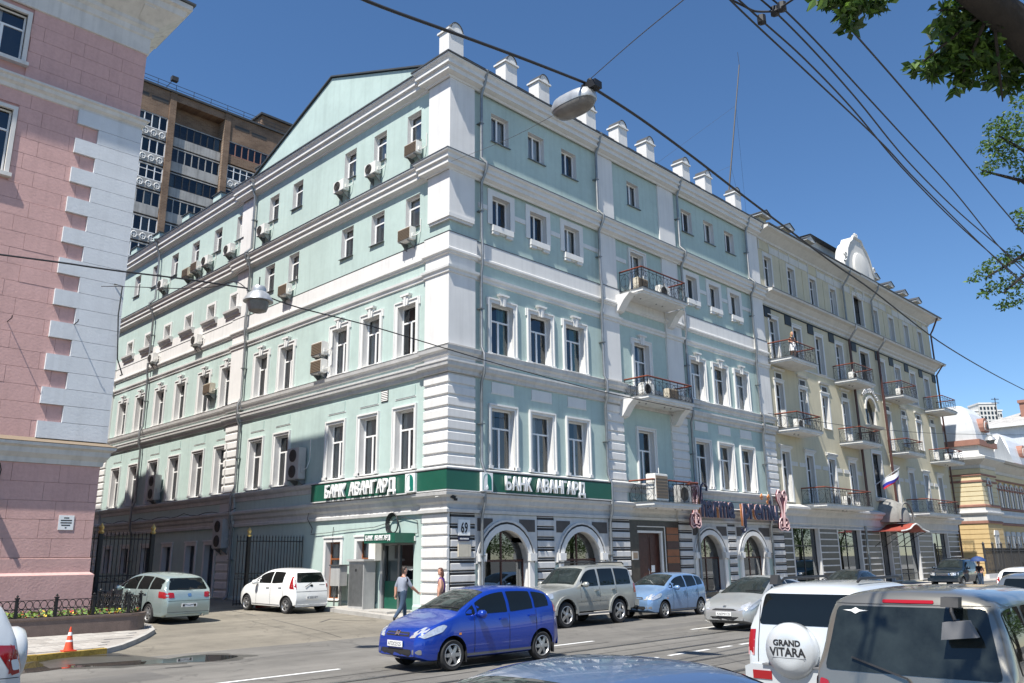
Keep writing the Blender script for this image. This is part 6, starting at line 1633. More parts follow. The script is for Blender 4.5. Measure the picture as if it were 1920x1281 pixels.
class Car:
    def __init__(s, name, label, spec, paint, loc, rotz, pitch=0.0, group='cars'):
        s.sp = spec; s.paint = paint
        s.root = root(name, loc, rotz, label, 'car', group); s.root.rotation_euler = (0, pitch, rotz)
        s.body()
    def ztop(s, x): return tab(s.toptab, x)
    def belt(s, x): return tab(s.sp['belt'], x)
    def body(s):
        sp = s.sp; L = sp['L']; prof = chaikin(sp['top'], 2)
        best = {}
        for x, z in prof: best[round(x, 3)] = max(z, best.get(round(x, 3), 0))
        s.toptab = sorted(best.items())
        W = sp['W'] / 2; tum = sp.get('tumble', .33); zb0 = sp.get('zb', .2); crown = sp.get('crown', .035)
        plan = sp.get('plan', ((0, W * .72), (.12, W * .88), (.4, W * .97), (.8, W), (L - .7, W), (L - .2, W * .95), (L, W * .84)))
        s.plan = plan; rings = []
        for i, (x, zt) in enumerate(prof):
            wb = tab(plan, x); zs = min(s.belt(x), zt - .015); zb = zb0 + (.10 * max(0, 1 - x / .25) if x < .25 else (.12 * max(0, 1 - (L - x) / .25) if x > L - .25 else 0))
            zb = min(zb, zt - .06); zs = max(zs, zb + .03)
            h = zs - zb; up = zt - zs; wr = wb - .03 - up * tum; k = min(1, up / .3)
            half = [(wb - .12, zb), (wb - .03, zb + .05 * min(1, h)), (wb - .004, zb + h * .28), (wb, zb + h * .55), (wb - .006, zb + h * .86), (wb - .03, zs),
                    (wb - .03 - up * tum * .45, zs + up * .45), (wr, zt - .12 * k * up / max(up, .01)), (wr - .035 * k - .01, zt - .045 * k), (wr - .11 * k - .03, zt - .004), (wr * .5, zt + crown * .75)]
            half = [(max(y, .02), min(z, zt + crown)) for y, z in half]
            rings.append([(x, -y, z) for y, z in half] + [(x, 0, zt + crown)] + [(x, y, z) for y, z in half[::-1]])
        n = len(rings[0]); vs = [p for r_ in rings for p in r_]; fs = []
        for i in range(len(rings) - 1):
            for k in range(n): fs.append((i * n + k, i * n + (k + 1) % n, (i + 1) * n + (k + 1) % n, (i + 1) * n + k))
        fs.append(tuple(range(n - 1, -1, -1))); fs.append(tuple((len(rings) - 1) * n + k for k in range(n)))
        me = bpy.data.meshes.new('body'); me.from_pydata(vs, [], fs); me.update()
        bm = bmesh.new(); bm.from_mesh(me); bmesh.ops.remove_doubles(bm, verts=bm.verts, dist=.0005); bmesh.ops.recalc_face_normals(bm, faces=bm.faces); bm.to_mesh(me)
        s.bvh = BVHTree.FromBMesh(bm); bm.free()
        ar = sp.get('arch', .055); src = me
        def cut(solver, mode):
            o = bpy.data.objects.new('body', src); objs = [o]
            for ax in sp['axles']:
                for sg in (-1, 1):
                    c = MB().lathe([(sp['r'] + ar, min(sg * (W + .4), sg * (W - .27))), (sp['r'] + ar, max(sg * (W + .4), sg * (W - .27)))], 28, (ax, 0, sp['r'] + .0137), 'y').mesh('cut')
                    bm = bmesh.new(); bm.from_mesh(c); bmesh.ops.recalc_face_normals(bm, faces=bm.faces); bm.to_mesh(c); bm.free()
                    co_ = bpy.data.objects.new('cut', c); objs.append(co_)
                    md = o.modifiers.new('b', 'BOOLEAN'); md.object = co_; md.operation = 'DIFFERENCE'; md.solver = solver
                    if mode: md.use_self = True; md.use_hole_tolerant = True
            return tmp_eval(objs, o)
        for solver, mode in (('EXACT', 0), ('FAST', 0), ('EXACT', 1)):
            me = cut(solver, mode)
            ys = max(abs(v.co.y) for v in me.vertices) if me.vertices else 9
            area = sum(p.area for p in me.polygons)
            if ys < W + .05 and area > 5: break
            print('boolean retry', s.root.name, solver, ys)
        me.name = 'body'
        me.materials.clear(); me.materials.append(M[s.paint]); me.materials.append(M['black_plastic'])
        for p in me.polygons:
            c = p.center
            inw = any(math.hypot(c.x - a, c.z - sp['r'] - .01) < sp['r'] + ar + .004 for a in sp['axles']) and abs(c.y) < tab(plan, c.x) - .012
            p.material_index = 1 if inw or c.z < zb0 + .015 else 0
        me.polygons.foreach_set('use_smooth', [True] * len(me.polygons)); me.set_sharp_from_angle(angle=R(38))
        s.b = put('body', me, s.root)
        s.wheels()
    def wheels(s):
        sp = s.sp; r_ = sp['r']; tw_ = .19; W = sp['W'] / 2
        k = ('wheel', r_, sp.get('spokes', 5), sp.get('rimm', 'rim'))
        if k not in _wc:
            t = MB().lathe([(r_ * .66, -tw_ / 2 + .01), (r_ * .9, -tw_ / 2), (r_ * .985, -tw_ / 2 + .025), (r_, -tw_ / 2 + .05), (r_, tw_ / 2 - .05), (r_ * .985, tw_ / 2 - .025), (r_ * .9, tw_ / 2), (r_ * .66, tw_ / 2 - .01)], 28, (0, 0, 0), 'y', caps=False).mesh('wheel', 'tyre', True)
            rm = MB().mat(k[3]); rm.lathe([(r_ * .70, -tw_ / 2 + .004), (r_ * .66, -tw_ / 2 + .0), (r_ * .60, -tw_ / 2 + .03), (r_ * .58, -tw_ / 2 + .08)], 28, (0, 0, 0), 'y', caps=False)
            n = k[2]
            for i in range(n):
                a = 2 * PI * i / n; d = Vector((math.cos(a), 0, math.sin(a))); e = Vector((-math.sin(a), 0, math.cos(a)))
                y0 = -tw_ / 2 + .018; w0, w1 = r_ * .13, r_ * .105
                P = [d * (r_ * .1) - e * w0, d * (r_ * .63) - e * w1, d * (r_ * .63) + e * w1, d * (r_ * .1) + e * w0]
                rm.add([(p.x, y0 - (.012 if j in (0, 3) else 0), p.z) for j, p in enumerate(P)] + [(p.x, y0 + .05, p.z) for p in P], [(0, 1, 2, 3), (7, 6, 5, 4), (0, 4, 5, 1), (1, 5, 6, 2), (2, 6, 7, 3), (3, 7, 4, 0)])
            rm.lathe([(r_ * .2, -tw_ / 2 + .0), (r_ * .17, -tw_ / 2 - .008), (.0, -tw_ / 2 - .01)], 14, (0, 0, 0), 'y')
            rim = rm.mesh('rim', None, True)
            bk = MB().mat('ink').lathe([(r_ * .59, -tw_ / 2 + .085), (r_ * .59, -tw_ / 2 + .1)], 20, (0, 0, 0), 'y').mesh('brake', None)
            _wc[k] = (t, rim, bk)
        t, rim, bk = _wc[k]
        for ax in sp['axles']:
            for sd in (-1, 1):
                wh = put('wheel', t, s.root, mw=Matrix.Translation((ax, sd * (W - tw_ / 2 - .012), r_)) @ (I4 if sd < 0 else Matrix.Rotation(PI, 4, 'Z')))
                put('rim', rim, wh); put('brake_disc', bk, wh)
    def patch(s, nm, poly, view, mat, off=.006, rnd=1, par=None, res=.14, th=0.0):
        """panel cut to poly (seen in the given view) laid on the body surface"""
        poly = [tuple(p) for p in poly]
        if view in 'LR':
            fit = []
            for a, b in poly:
                xs_ = [x for x, z in s.toptab if z >= b + .02]
                if xs_: a = min(max(a, min(xs_) + .015), max(xs_) - .02)
                fit.append((a, b))
            poly = [q for i, q in enumerate(fit) if i == 0 or (abs(q[0] - fit[i - 1][0]) + abs(q[1] - fit[i - 1][1])) > .004]
            if len(poly) < 3: poly = fit
        if rnd: poly = rounded(poly, .022 * (1 + 1.2 * (rnd - 1)))
        bm = bmesh.new(); vs = [bm.verts.new((a, b, 0)) for a, b in poly]
        f = bm.faces.new(vs); bmesh.ops.triangulate(bm, faces=[f])
        for _ in range(4):
            es = [e for e in bm.edges if e.calc_length() > res]
            if not es: break
            bmesh.ops.subdivide_edges(bm, edges=es, cuts=1); bmesh.ops.triangulate(bm, faces=[f for f in bm.faces if len(f.verts) > 3])
        L = s.sp['L']
        for v in bm.verts:
            a, b = v.co.x, v.co.y
            o_, d = {'L': ((a, -3, b), (0, 1, 0)), 'R': ((a, 3, b), (0, -1, 0)), 'F': ((-3, a, b), (1, 0, 0)), 'B': ((L + 3, a, b), (-1, 0, 0)), 'T': ((a, b, 4), (0, 0, -1))}[view]
            h, n, _, _ = s.bvh.ray_cast(Vector(o_), Vector(d))
            tries = 0
            while h is None and tries < 14:
                tries += 1
                if view in 'FB': o_ = (o_[0], o_[1] * .975, o_[2] * .995)
                elif view in 'LR': o_ = (o_[0] + (s.sp['L'] / 2 - o_[0]) * .02, o_[1], o_[2] * .985)
                else: o_ = (o_[0], o_[1] * .96, o_[2])
                h, n, _, _ = s.bvh.ray_cast(Vector(o_), Vector(d))
            if h is None: h, n, _, _ = s.bvh.find_nearest(Vector(o_) + Vector(d) * 3)
            v.co = h + n * off
        me = bpy.data.meshes.new(nm); bmesh.ops.recalc_face_normals(bm, faces=bm.faces)
        nrm = Vector({'L': (0, -1, 0), 'R': (0, 1, 0), 'F': (-1, 0, 0), 'B': (1, 0, 0), 'T': (0, 0, 1)}[view])
        if sum((f.normal.dot(nrm) for f in bm.faces)) < 0: bmesh.ops.reverse_faces(bm, faces=bm.faces)
        bm.to_mesh(me); bm.free(); me.materials.append(M[mat]); me.polygons.foreach_set('use_smooth', [True] * len(me.polygons))
        return put(nm, me, par or s.root)
    def side(s, sides=('L', 'R')):
        sp = s.sp
        for sd in sides:
            for i, (a, b) in enumerate(sp['wins']):
                n = 7; bot, top = [], []
                for k in range(n + 1):
                    x = a + (b - a) * k / n; zb = s.belt(x) + sp.get('wlow', .035); zt = s.ztop(x) - sp.get('wtop', .10)
                    if zt - zb > .03: bot.append((x, zb)); top.append((x, zt))
                if len(bot) > 2: s.patch('side_window', bot + top[::-1], sd, sp.get('glass', 'auto_glass'), rnd=1)
            for x in sp.get('seams', ()):
                s.patch('door_seam', [(x, sp.get('zb', .2) + .1), (x + .012, sp.get('zb', .2) + .1), (x + .012, s.belt(x)), (x, s.belt(x))], sd, 'ink', .003, 0)
            for x, z in sp.get('handles', ()):
                sg = -1 if sd == 'L' else 1; y = tab(s.plan, x)
                MB().box(x - .09, sg * (y - .01), z - .015, x + .09, sg * (y + .03), z + .02).build('handle', sp.get('handlem', s.paint), s.root)
            x, z = sp['mirror']; sg = -1 if sd == 'L' else 1; y = tab(s.plan, x)
            mb = MB(); loft(mb, [[(x + .0 + .09 * q * math.cos(t), sg * (y + yy), z + .085 * q * math.sin(t)) for t in [2 * PI * k / 10 for k in range(10)]] for q, yy in ((.35, -.06), (.6, .02), (1.0, .06), (1.0, .17), (.6, .21))])
            bm = bmesh.new(); me = mb.mesh('mirror', sp.get('mirrorm', s.paint), True, 60); bm.from_mesh(me); bmesh.ops.recalc_face_normals(bm, faces=bm.faces); bm.to_mesh(me); bm.free(); put('mirror', me, s.root)
    def plate(s, x, y, z, rear, text, w_=.5):
        o = MB().box(x - .008, y - w_ / 2, z - .055, x + .008, y + w_ / 2, z + .055).build('number_plate', 'plate', s.root)
        if text:
            T = Matrix.Translation((x + (.010 if rear else -.010), y + (-w_ / 2 + .03 if rear else w_ / 2 - .03), z - .035)) @ Matrix.Rotation(R(90 if rear else -90), 4, 'Z')
            me = textmesh(text, .1, .001, 'ink', sx=.78); a, b = meshw(me); me.transform(Matrix.Diagonal(((w_ - .07) / (b - a), 1, 1, 1)) @ Matrix.Translation((-a, 0, 0))); put('plate_text', me, o, mw=T)
    def wiper(s, pts, view='T'):
        P = []
        for a, b in pts:
            o_, d = ((a, b, 4), (0, 0, -1)) if view == 'T' else ((s.sp['L'] + 3, a, b), (-1, 0, 0))
            h, n, _, _ = s.bvh.ray_cast(Vector(o_), Vector(d)); P.append(h + n * .025)
        MB().tube(P, .011, 4).build('wiper', 'ink', s.root)
    def screen(s, x0, x1, m='auto_glass_clear', inset=.1):
        n = 6; A = []
        for k in range(n + 1):
            x = x0 + (x1 - x0) * k / n; y = tab(s.plan, x) - .03 - max(0, s.ztop(x) - s.belt(x)) * s.sp.get('tumble', .33) - inset; A.append((x, y))
        return s.patch('windscreen', [(x, -y) for x, y in A] + [(x, y) for x, y in A[::-1]], 'T', m, rnd=1)
    def rearwin(s, z0, z1, y0, y1, m=None): return s.patch('rear_window', [(-y0, z0), (y0, z0), (y1, z1), (-y1, z1)], 'B', m or s.sp.get('glass', 'auto_glass'), rnd=2)
    def mirror_patch(s, nm, poly, view, mat, **k):
        s.patch(nm, poly, view, mat, **k); s.patch(nm, [(-a, b) for a, b in poly], view, mat, **k)
HATCH = dict(L=3.83, W=1.675, r=.295, axles=(.78, 3.23), tumble=.30, belt=((0, .62), (.5, .86), (.9, .98), (2.4, 1.0), (3.5, 1.07), (3.83, 1.07)),
    top=[(0.0, .40), (0.0, .60), (.10, .76), (.45, .90), (.88, 1.02), (1.02, 1.10), (1.45, 1.345), (1.80, 1.475), (2.3, 1.525), (3.0, 1.505), (3.45, 1.44), (3.60, 1.36), (3.72, 1.08), (3.80, .86), (3.83, .55), (3.80, .34)],
    wins=((1.12, 1.36), (1.42, 2.24), (2.32, 2.98), (3.04, 3.48)), seams=(1.32, 2.27, 3.05), handles=((2.1, .90), (2.92, .93)), mirror=(1.42, 1.03), wtop=.085, spokes=6)
def hatchback(name, label, paint, loc, rotz, plate, rimm='rim'):
    sp = dict(HATCH); sp['rimm'] = rimm
    c = Car(name, label, sp, paint, loc, rotz); c.side()
    c.screen(1.0, 1.76); c.rearwin(1.02, 1.38, .52, .42)
    for sd in ('L', 'R'):
        c.patch('headlamp', [(.05, .66), (.14, .63), (.52, .74), (.64, .84), (.56, .87), (.36, .84), (.12, .76)], sd, 'headlamp', .008, 1)
        c.patch('tail_lamp', [(3.62, .98), (3.80, .96), (3.77, 1.16), (3.66, 1.2)], sd, 'lamp_red', .008, 1)
        c.patch('sill_strip', [(1.12, .25), (2.9, .25), (2.9, .30), (1.12, .30)], sd, 'grey_plastic', .004, 0)
        c.patch('fuel_flap' if sd == 'L' else 'indicator', [(.92, .66), (.98, .66), (.98, .70), (.92, .70)], sd, 'lamp_amber', .004, 0)
    c.mirror_patch('headlamp', [(.42, .63), (.68, .66), (.74, .80), (.62, .83), (.50, .74)], 'F', 'headlamp', off=.008); c.mirror_patch('tail_lamp', [(.62, .93), (.74, .95), (.70, 1.18), (.62, 1.18)], 'B', 'lamp_red', off=.008)
    c.patch('grille', [(-.40, .66), (.40, .66), (.36, .735), (-.36, .735)], 'F', 'ink', .006, 1); c.patch('grille_bar', [(-.34, .685), (.34, .685), (.34, .70), (-.34, .70)], 'F', paint, .012, 0)
    c.patch('intake', [(-.55, .29), (.55, .29), (.48, .43), (-.48, .43)], 'F', 'ink', .006, 1); c.patch('emblem', [(-.07, .67), (-.045, .67), (-.03, .695), (.03, .695), (.045, .67), (.07, .67), (.06, .75), (.03, .75), (.02, .715), (-.02, .715), (-.03, .75), (-.06, .75)], 'F', 'chrome', .018, 0)
    c.patch('rear_bumper_seam', [(-.75, .60), (.75, .60), (.75, .612), (-.75, .612)], 'B', 'ink', .004, 0)
    for y in (-.62, .62): c.patch('fog_recess', [(y - .09, .34), (y + .09, .34), (y + .09, .43), (y - .09, .43)], 'F', 'grey_plastic', .006, 1)
    c.plate(-.03, 0.0, .52, False, plate); c.plate(3.845, 0, .78, True, plate)
    c.wiper([(1.05, -.1), (1.08, -.62)]); c.wiper([(1.05, .45), (1.08, -.05)])
    for sd, ax in (((-1, 1), .78), ((-1, 1), 3.23)):
        for g in sd: MB().box(ax + .33, g * .74, .14, ax + .345, g * .83, .34).build('mud_flap', 'ink', c.root)
    return c
G = 'cars on the street'
hatchback('blue_hatchback', 'vivid blue hatchback driving across the road in front of the corner', 'paint_blue', (-8.98, -8.82, 0), -.05, 'A732CE125', 'rim')
hatchback('light_blue_hatchback', 'light blue hatchback parked behind the silver off-roader', 'paint_sky', (5.26, -4.02, 0), .03, 'C203HK125', 'rim')
# silver off-roader parked at the kerb
sp = dict(L=4.65, W=1.80, r=.385, axles=(.88, 3.56), tumble=.20, zb=.42, arch=.09, crown=.03, belt=((0, .95), (.6, 1.12), (1.3, 1.17), (4.3, 1.2), (4.65, 1.2)),
    top=[(0.0, .55), (0.0, .90), (.08, 1.06), (.5, 1.14), (1.25, 1.2), (1.42, 1.26), (1.75, 1.56), (2.02, 1.79), (2.4, 1.85), (3.6, 1.86), (4.25, 1.83), (4.42, 1.74), (4.55, 1.3), (4.64, 1.0), (4.65, .75), (4.62, .5)],
    wins=((1.66, 2.52), (2.62, 3.4), (3.48, 4.28)), seams=(1.6, 2.57, 3.44), handles=((2.4, 1.08), (3.28, 1.1)), mirror=(1.72, 1.28), wtop=.10, wlow=.04, spokes=5, plan=((0, .70), (.12, .82), (.4, .87), (4.3, .87), (4.65, .8)))
c = Car('silver_offroader', 'silver beige off-roader with wide wheel arches parked before the arched shop windows', sp, 'paint_sand', (-.06, -3.88, 0), .0); c.side(); c.screen(1.42, 2.0); c.rearwin(1.28, 1.7, .62, .55)
for sd in ('L', 'R'):
    g = -1 if sd == 'L' else 1
    for ax in (.88, 3.56):
        n = 12; mb = MB(); O = [(ax + .56 * math.cos(PI * k / n - .0), .40 + .56 * math.sin(PI * k / n)) for k in range(n + 1)]; I_ = [(ax + .475 * math.cos(PI * k / n), .40 + .475 * math.sin(PI * k / n)) for k in range(n + 1)]
        for k in range(n): mb.prism([I_[k], O[k], O[k + 1], I_[k + 1]], g * .84, g * .915)
        mb.build('wheel_arch', 'paint_sand', c.root)
    c.patch('headlamp', [(.02, .88), (.3, .9), (.3, 1.04), (.04, 1.04)], sd, 'headlamp', .008, 1); c.patch('tail_lamp', [(4.42, .95), (4.6, .95), (4.57, 1.25), (4.45, 1.25)], sd, 'lamp_red', .008, 1)
    c.patch('lower_cladding', [(1.42, .48), (3.0, .48), (3.0, .74), (1.42, .74)], sd, 'cladding_beige', .01, 0); c.patch('rub_strip', [(1.42, .78), (3.0, .78), (3.0, .86), (1.42, .86)], sd, 'paint_sand', .018, 0)
    MB().box(1.4, g * .80, .36, 3.05, g * .95, .41).build('side_step', 'grey_plastic', c.root); MB().tube([(2.1, g * .62, 1.9), (2.2, g * .62, 1.95), (4.1, g * .62, 1.95), (4.2, g * .62, 1.88)], .022, 6).build('roof_rail', 'black_plastic', c.root)
    for ax in (.88, 3.56): MB().box(ax + .5, g * .66, .22, ax + .515, g * .88, .5).build('mud_flap', 'ink', c.root)
c.mirror_patch('headlamp', [(.42, .88), (.78, .9), (.78, 1.04), (.42, 1.02)], 'F', 'headlamp'); c.patch('grille', [(-.36, .86), (.36, .86), (.36, 1.02), (-.36, 1.02)], 'F', 'ink', .008, 1)
MB().box(-.1, -.84, .5, .25, .84, .72).build('bumper', 'paint_sand', c.root); MB().box(4.5, -.82, .52, 4.75, .82, .72).build('bumper', 'paint_sand', c.root); c.plate(-.12, 0, .6, False, ''); c.plate(4.77, -.4, .62, True, '')
MB().prismx([(-.6, 1.82), (.6, 1.82), (.55, 1.93), (-.55, 1.93)], 4.25, 4.55).build('roof_spoiler', 'paint_sand', c.root)
for y in (-.5, .5): MB().lathe([(.09, -.06), (.1, -.02)], 12, (-.06, y, .86), 'x').build('spot_lamp', 'headlamp', c.root)
# silver liftback coming towards the left
sp = dict(L=4.445, W=1.725, r=.30, axles=(.9, 3.6), tumble=.36, belt=((0, .6), (.5, .82), (1.0, .94), (2.5, .97), (4.2, 1.08), (4.445, 1.08)),
    top=[(0.0, .38), (0.0, .56), (.1, .70), (.5, .84), (.98, .97), (1.25, 1.1), (1.7, 1.34), (2.1, 1.465), (2.5, 1.49), (3.1, 1.44), (3.7, 1.30), (4.2, 1.12), (4.38, 1.05), (4.43, .8), (4.445, .5), (4.42, .34)],
    wins=((1.4, 1.7), (1.76, 2.55), (2.62, 3.4)), seams=(1.6, 2.58), handles=((2.4, .88), (3.2, .9)), mirror=(1.62, 1.0), spokes=7)
c = Car('silver_liftback', 'silver liftback car approaching behind the white off-roader', sp, 'paint_silver', (2.75, -9.15, 0), 0.0); c.side(); c.screen(1.04, 2.02); c.rearwin(1.1, 1.3, .5, .42)
for sd in ('L', 'R'): c.patch('headlamp', [(.05, .60), (.2, .60), (.62, .78), (.72, .88), (.6, .88), (.2, .74)], sd, 'headlamp', .008, 1); c.patch('tail_lamp', [(4.2, .8), (4.4, .8), (4.38, 1.0), (4.25, 1.02)], sd, 'lamp_red', .008, 1)
c.mirror_patch('headlamp', [(.46, .57), (.72, .60), (.78, .76), (.66, .80), (.52, .70)], 'F', 'headlamp', off=.008); c.patch('grille', [(-.42, .57), (.42, .57), (.3, .62), (-.3, .62)], 'F', 'ink', .006, 1)
c.patch('intake', [(-.5, .28), (.5, .28), (.46, .40), (-.46, .40)], 'F', 'ink', .006, 1); c.mirror_patch('fog_lamp', [(.55, .30), (.65, .30), (.65, .38), (.55, .38)], 'F', 'headlamp'); c.plate(-.03, 0, .48, False, 'A365MH125'); c.wiper([(1.15, -.1), (1.2, -.62)])
c.patch('emblem', [(-.05, .66), (.05, .66), (.05, .70), (-.05, .70)], 'F', 'chrome', .01, 1)
# mint silver wagon in the alley
sp = dict(L=4.35, W=1.695, r=.30, axles=(.82, 3.37), tumble=.34, belt=((0, .6), (.5, .82), (1.0, .95), (2.5, .98), (4.0, 1.02), (4.35, 1.02)),
    top=[(0.0, .40), (0.0, .58), (.1, .74), (.5, .88), (.95, 1.0), (1.15, 1.1), (1.55, 1.33), (1.95, 1.465), (2.5, 1.515), (3.3, 1.50), (3.85, 1.44), (4.02, 1.37), (4.18, 1.05), (4.30, .92), (4.35, .62), (4.31, .30)],
    wins=((1.3, 1.56), (1.62, 2.44), (2.52, 3.22), (3.3, 3.95)), seams=(1.5, 2.48, 3.26), handles=((2.3, .88), (3.1, .9)), mirror=(1.55, 1.02), spokes=6, wtop=.09)
c = Car('mint_silver_wagon', 'pale mint silver station wagon parked in the alley beside the pink house', sp, 'paint_mint', (-7.72, 8.25, hgt(0, 8.2)), R(-85), .025); c.side(); c.screen(1.1, 1.9); c.rearwin(1.03, 1.38, .66, .54)
for sd in ('L', 'R'): c.patch('tail_lamp', [(3.93, .80), (4.36, .79), (4.36, .97), (3.9, .99)], sd, 'lamp_red', .008, 1); c.patch('headlamp', [(.06, .62), (.5, .74), (.5, .84), (.1, .74)], sd, 'headlamp', .008, 1)
c.mirror_patch('tail_lamp', [(.50, .80), (.80, .78), (.80, .97), (.52, .95)], 'B', 'lamp_red', off=.009, rnd=1)
c.patch('tailgate_seam', [(-.7, .70), (.7, .70), (.7, .712), (-.7, .712)], 'B', 'ink', .004, 0); c.patch('plate_recess', [(-.34, .50), (.34, .50), (.34, .64), (-.34, .64)], 'B', 'paint_mint', .004, 1); c.plate(4.365, 0, .57, True, 'M', .52); c.wiper([(.1, 1.02), (-.35, 1.06)], 'B')
c.patch('emblem', [(-.06, .84), (.06, .84), (.06, .92), (-.06, .92)], 'B', 'chrome', .01, 1); c.patch('bumper_crease', [(-.8, .36), (.8, .36), (.8, .375), (-.8, .375)], 'B', 'grey_plastic', .005, 0)
MB().tube([(4.25, .45, .26), (4.4, .45, .26)], .03, 8).build('exhaust', 'chrome', c.root)
# white hatchback beside the bank
sp = dict(L=3.6, W=1.665, r=.285, axles=(.68, 3.12), tumble=.28, belt=((0, .6), (.5, .86), (.9, .98), (2.4, 1.0), (3.3, 1.06), (3.6, 1.06)),
    top=[(0.0, .40), (0.0, .62), (.1, .78), (.4, .92), (.8, 1.03), (.98, 1.12), (1.4, 1.38), (1.75, 1.505), (2.2, 1.55), (2.9, 1.53), (3.25, 1.47), (3.36, 1.40), (3.46, 1.1), (3.53, .9), (3.6, .55), (3.57, .30)],
    wins=((1.15, 1.34), (1.4, 2.14), (2.2, 2.86)), seams=(1.3, 2.17, 2.95), handles=((2.0, .9), (2.75, .92)), mirror=(1.34, 1.05), spokes=5, wtop=.10)
c = Car('white_hatchback', 'white hatchback parked by the bank entrance wall', sp, 'paint_white', (-2.68, 8.3, hgt(0, 8.3)), R(-85), .022); c.side(); c.screen(.95, 1.7); c.rearwin(1.08, 1.42, .62, .54)
for sd in ('L', 'R'): c.patch('tail_lamp', [(3.28, .88), (3.52, .84), (3.46, 1.14), (3.36, 1.30), (3.3, 1.28)], sd, 'lamp_red', .008, 1); c.patch('sill_strip', [(1.05, .27), (2.75, .27), (2.75, .30), (1.05, .30)], sd, 'grey_plastic', .004, 0)
c.mirror_patch('tail_lamp', [(.66, .86), (.78, .84), (.74, 1.15), (.66, 1.18)], 'B', 'lamp_red', off=.009); c.plate(3.62, 0, .56, True, 'K 305 KT', .52); c.patch('emblem', [(-.06, .93), (.06, .93), (.06, 1.0), (-.06, 1.0)], 'B', 'chrome', .01, 1); c.wiper([(.0, 1.06), (-.3, .92)], 'B')
c.patch('tailgate_seam', [(-.68, .76), (.68, .76), (.68, .772), (-.68, .772)], 'B', 'ink', .004, 0); c.patch('badge', [(.35, .98), (.6, .98), (.6, 1.0), (.35, 1.0)], 'B', 'grey_plastic', .006, 0)
# white off-roader with spare wheel, foreground right
sp = dict(L=4.1, W=1.76, r=.35, axles=(.75, 3.22), tumble=.24, zb=.36, arch=.07, crown=.03, belt=((0, .9), (.6, 1.03), (1.2, 1.1), (3.7, 1.12), (4.1, 1.12)),
    top=[(0.0, .5), (0.0, .84), (.08, .98), (.5, 1.06), (1.1, 1.12), (1.28, 1.2), (1.6, 1.48), (1.9, 1.67), (2.3, 1.715), (3.4, 1.71), (3.74, 1.67), (3.87, 1.58), (3.97, 1.14), (4.03, .95), (4.08, .70), (4.06, .42)],
    wins=((1.5, 2.3), (2.4, 3.1), (3.2, 3.72)), seams=(1.45, 2.35, 3.14), handles=((2.2, 1.0), (3.0, 1.02)), mirror=(1.52, 1.2), spokes=5, wtop=.11, plan=((0, .65), (.12, .8), (.4, .86), (.8, .88), (3.9, .88), (4.02, .875), (4.08, .85)))
c = Car('white_offroader', 'white off-roader with a covered spare wheel on its tail door', sp, 'paint_pearl', (-4.45, -17.13, 0), PI); c.side(); c.screen(1.25, 1.86); c.rearwin(1.17, 1.58, .71, .64)
for sd in ('L', 'R'): c.patch('tail_lamp', [(3.86, .78), (4.06, .78), (4.0, 1.1), (3.88, 1.1)], sd, 'lamp_red', .008, 0)
for sg in (-1, 1):
    c.patch('tail_lamp', [(sg * .77, .76), (sg * .87, .76), (sg * .86, 1.1), (sg * .76, 1.1)], 'B', 'lamp_red', .009, 0); c.patch('reverse_lamp', [(sg * .775, .76), (sg * .865, .76), (sg * .865, .86), (sg * .775, .86)], 'B', 'lamp_pink', .012, 0)
    c.patch('lamp_bar', [(sg * .77, .95), (sg * .87, .95), (sg * .87, .965), (sg * .77, .965)], 'B', 'lamp_pink', .012, 0)
mb = MB(); mb.prismx([(-.88, .40), (.88, .40), (.88, .62), (.78, .66), (-.78, .66), (-.88, .62)], 3.95, 4.16); mb.build('bumper', 'paint_pearl', c.root)
for y in (-.62, .62): MB().box(4.155, y - .14, .47, 4.17, y + .14, .58).build('reflector', 'lamp_red', c.root)
MB().box(3.98, -.6, .655, 4.19, .6, .675).build('bumper_step', 'grey_plastic', c.root); c.patch('tailgate_seam', [(-.72, .68), (-.708, .68), (-.70, 1.6), (-.712, 1.6)], 'B', 'ink', .004, 0); c.patch('tailgate_seam', [(.708, .68), (.72, .68), (.712, 1.6), (.70, 1.6)], 'B', 'ink', .004, 0)
MB().box(4.02, .44, .98, 4.08, .70, 1.06).build('door_handle', 'grey_plastic', c.root)
sy = -.17
sw_ = MB().lathe([(.0, 4.27), (.16, 4.275), (.24, 4.27), (.25, 4.262), (.33, 4.24), (.36, 4.18), (.36, 4.06), (.32, 4.03)][::-1], 36, (0, sy, .86), 'x').build('spare_wheel_cover', 'paint_pearl', c.root, smooth=True, angle=60)
for tx, sz, zz in (('GRAND', .105, .93), ('VITARA', .15, .80)):
    me = textmesh(tx, sz, .002, 'ink', offset=.004, align='CENTER', sx=1.05 if tx == 'GRAND' else .98); put('lettering', me, sw_, mw=Matrix.Translation((4.276, sy, zz)) @ Matrix.Rotation(R(90), 4, 'Z'))
MB().tube([(4.275, sy - .24, .775), (4.275, sy + .24, .775)], .003, 3).build('cover_line', 'grey_plastic', sw_)
o_ = MB().lathe([(.06, 4.05), (.065, 4.062)], 14, (0, .56, .88), 'x').build('round_badge', 'plate', c.root); me = textmesh('RUS', .055, .001, 'ink', align='CENTER'); put('lettering', me, o_, mw=Matrix.Translation((4.065, .56, .865)) @ Matrix.Rotation(R(90), 4, 'Z'))
me = textmesh('SUZUKI', .05, .001, 'grey_plastic'); put('lettering', me, c.root, mw=Matrix.Translation((4.02, .48, 1.09)) @ Matrix.Rotation(R(90), 4, 'Z'))
MB().prism([(3.55, 1.70), (3.72, 1.70), (3.66, 1.83), (3.62, 1.83)], -.64, -.52).build('roof_fin', 'black_plastic', c.root)
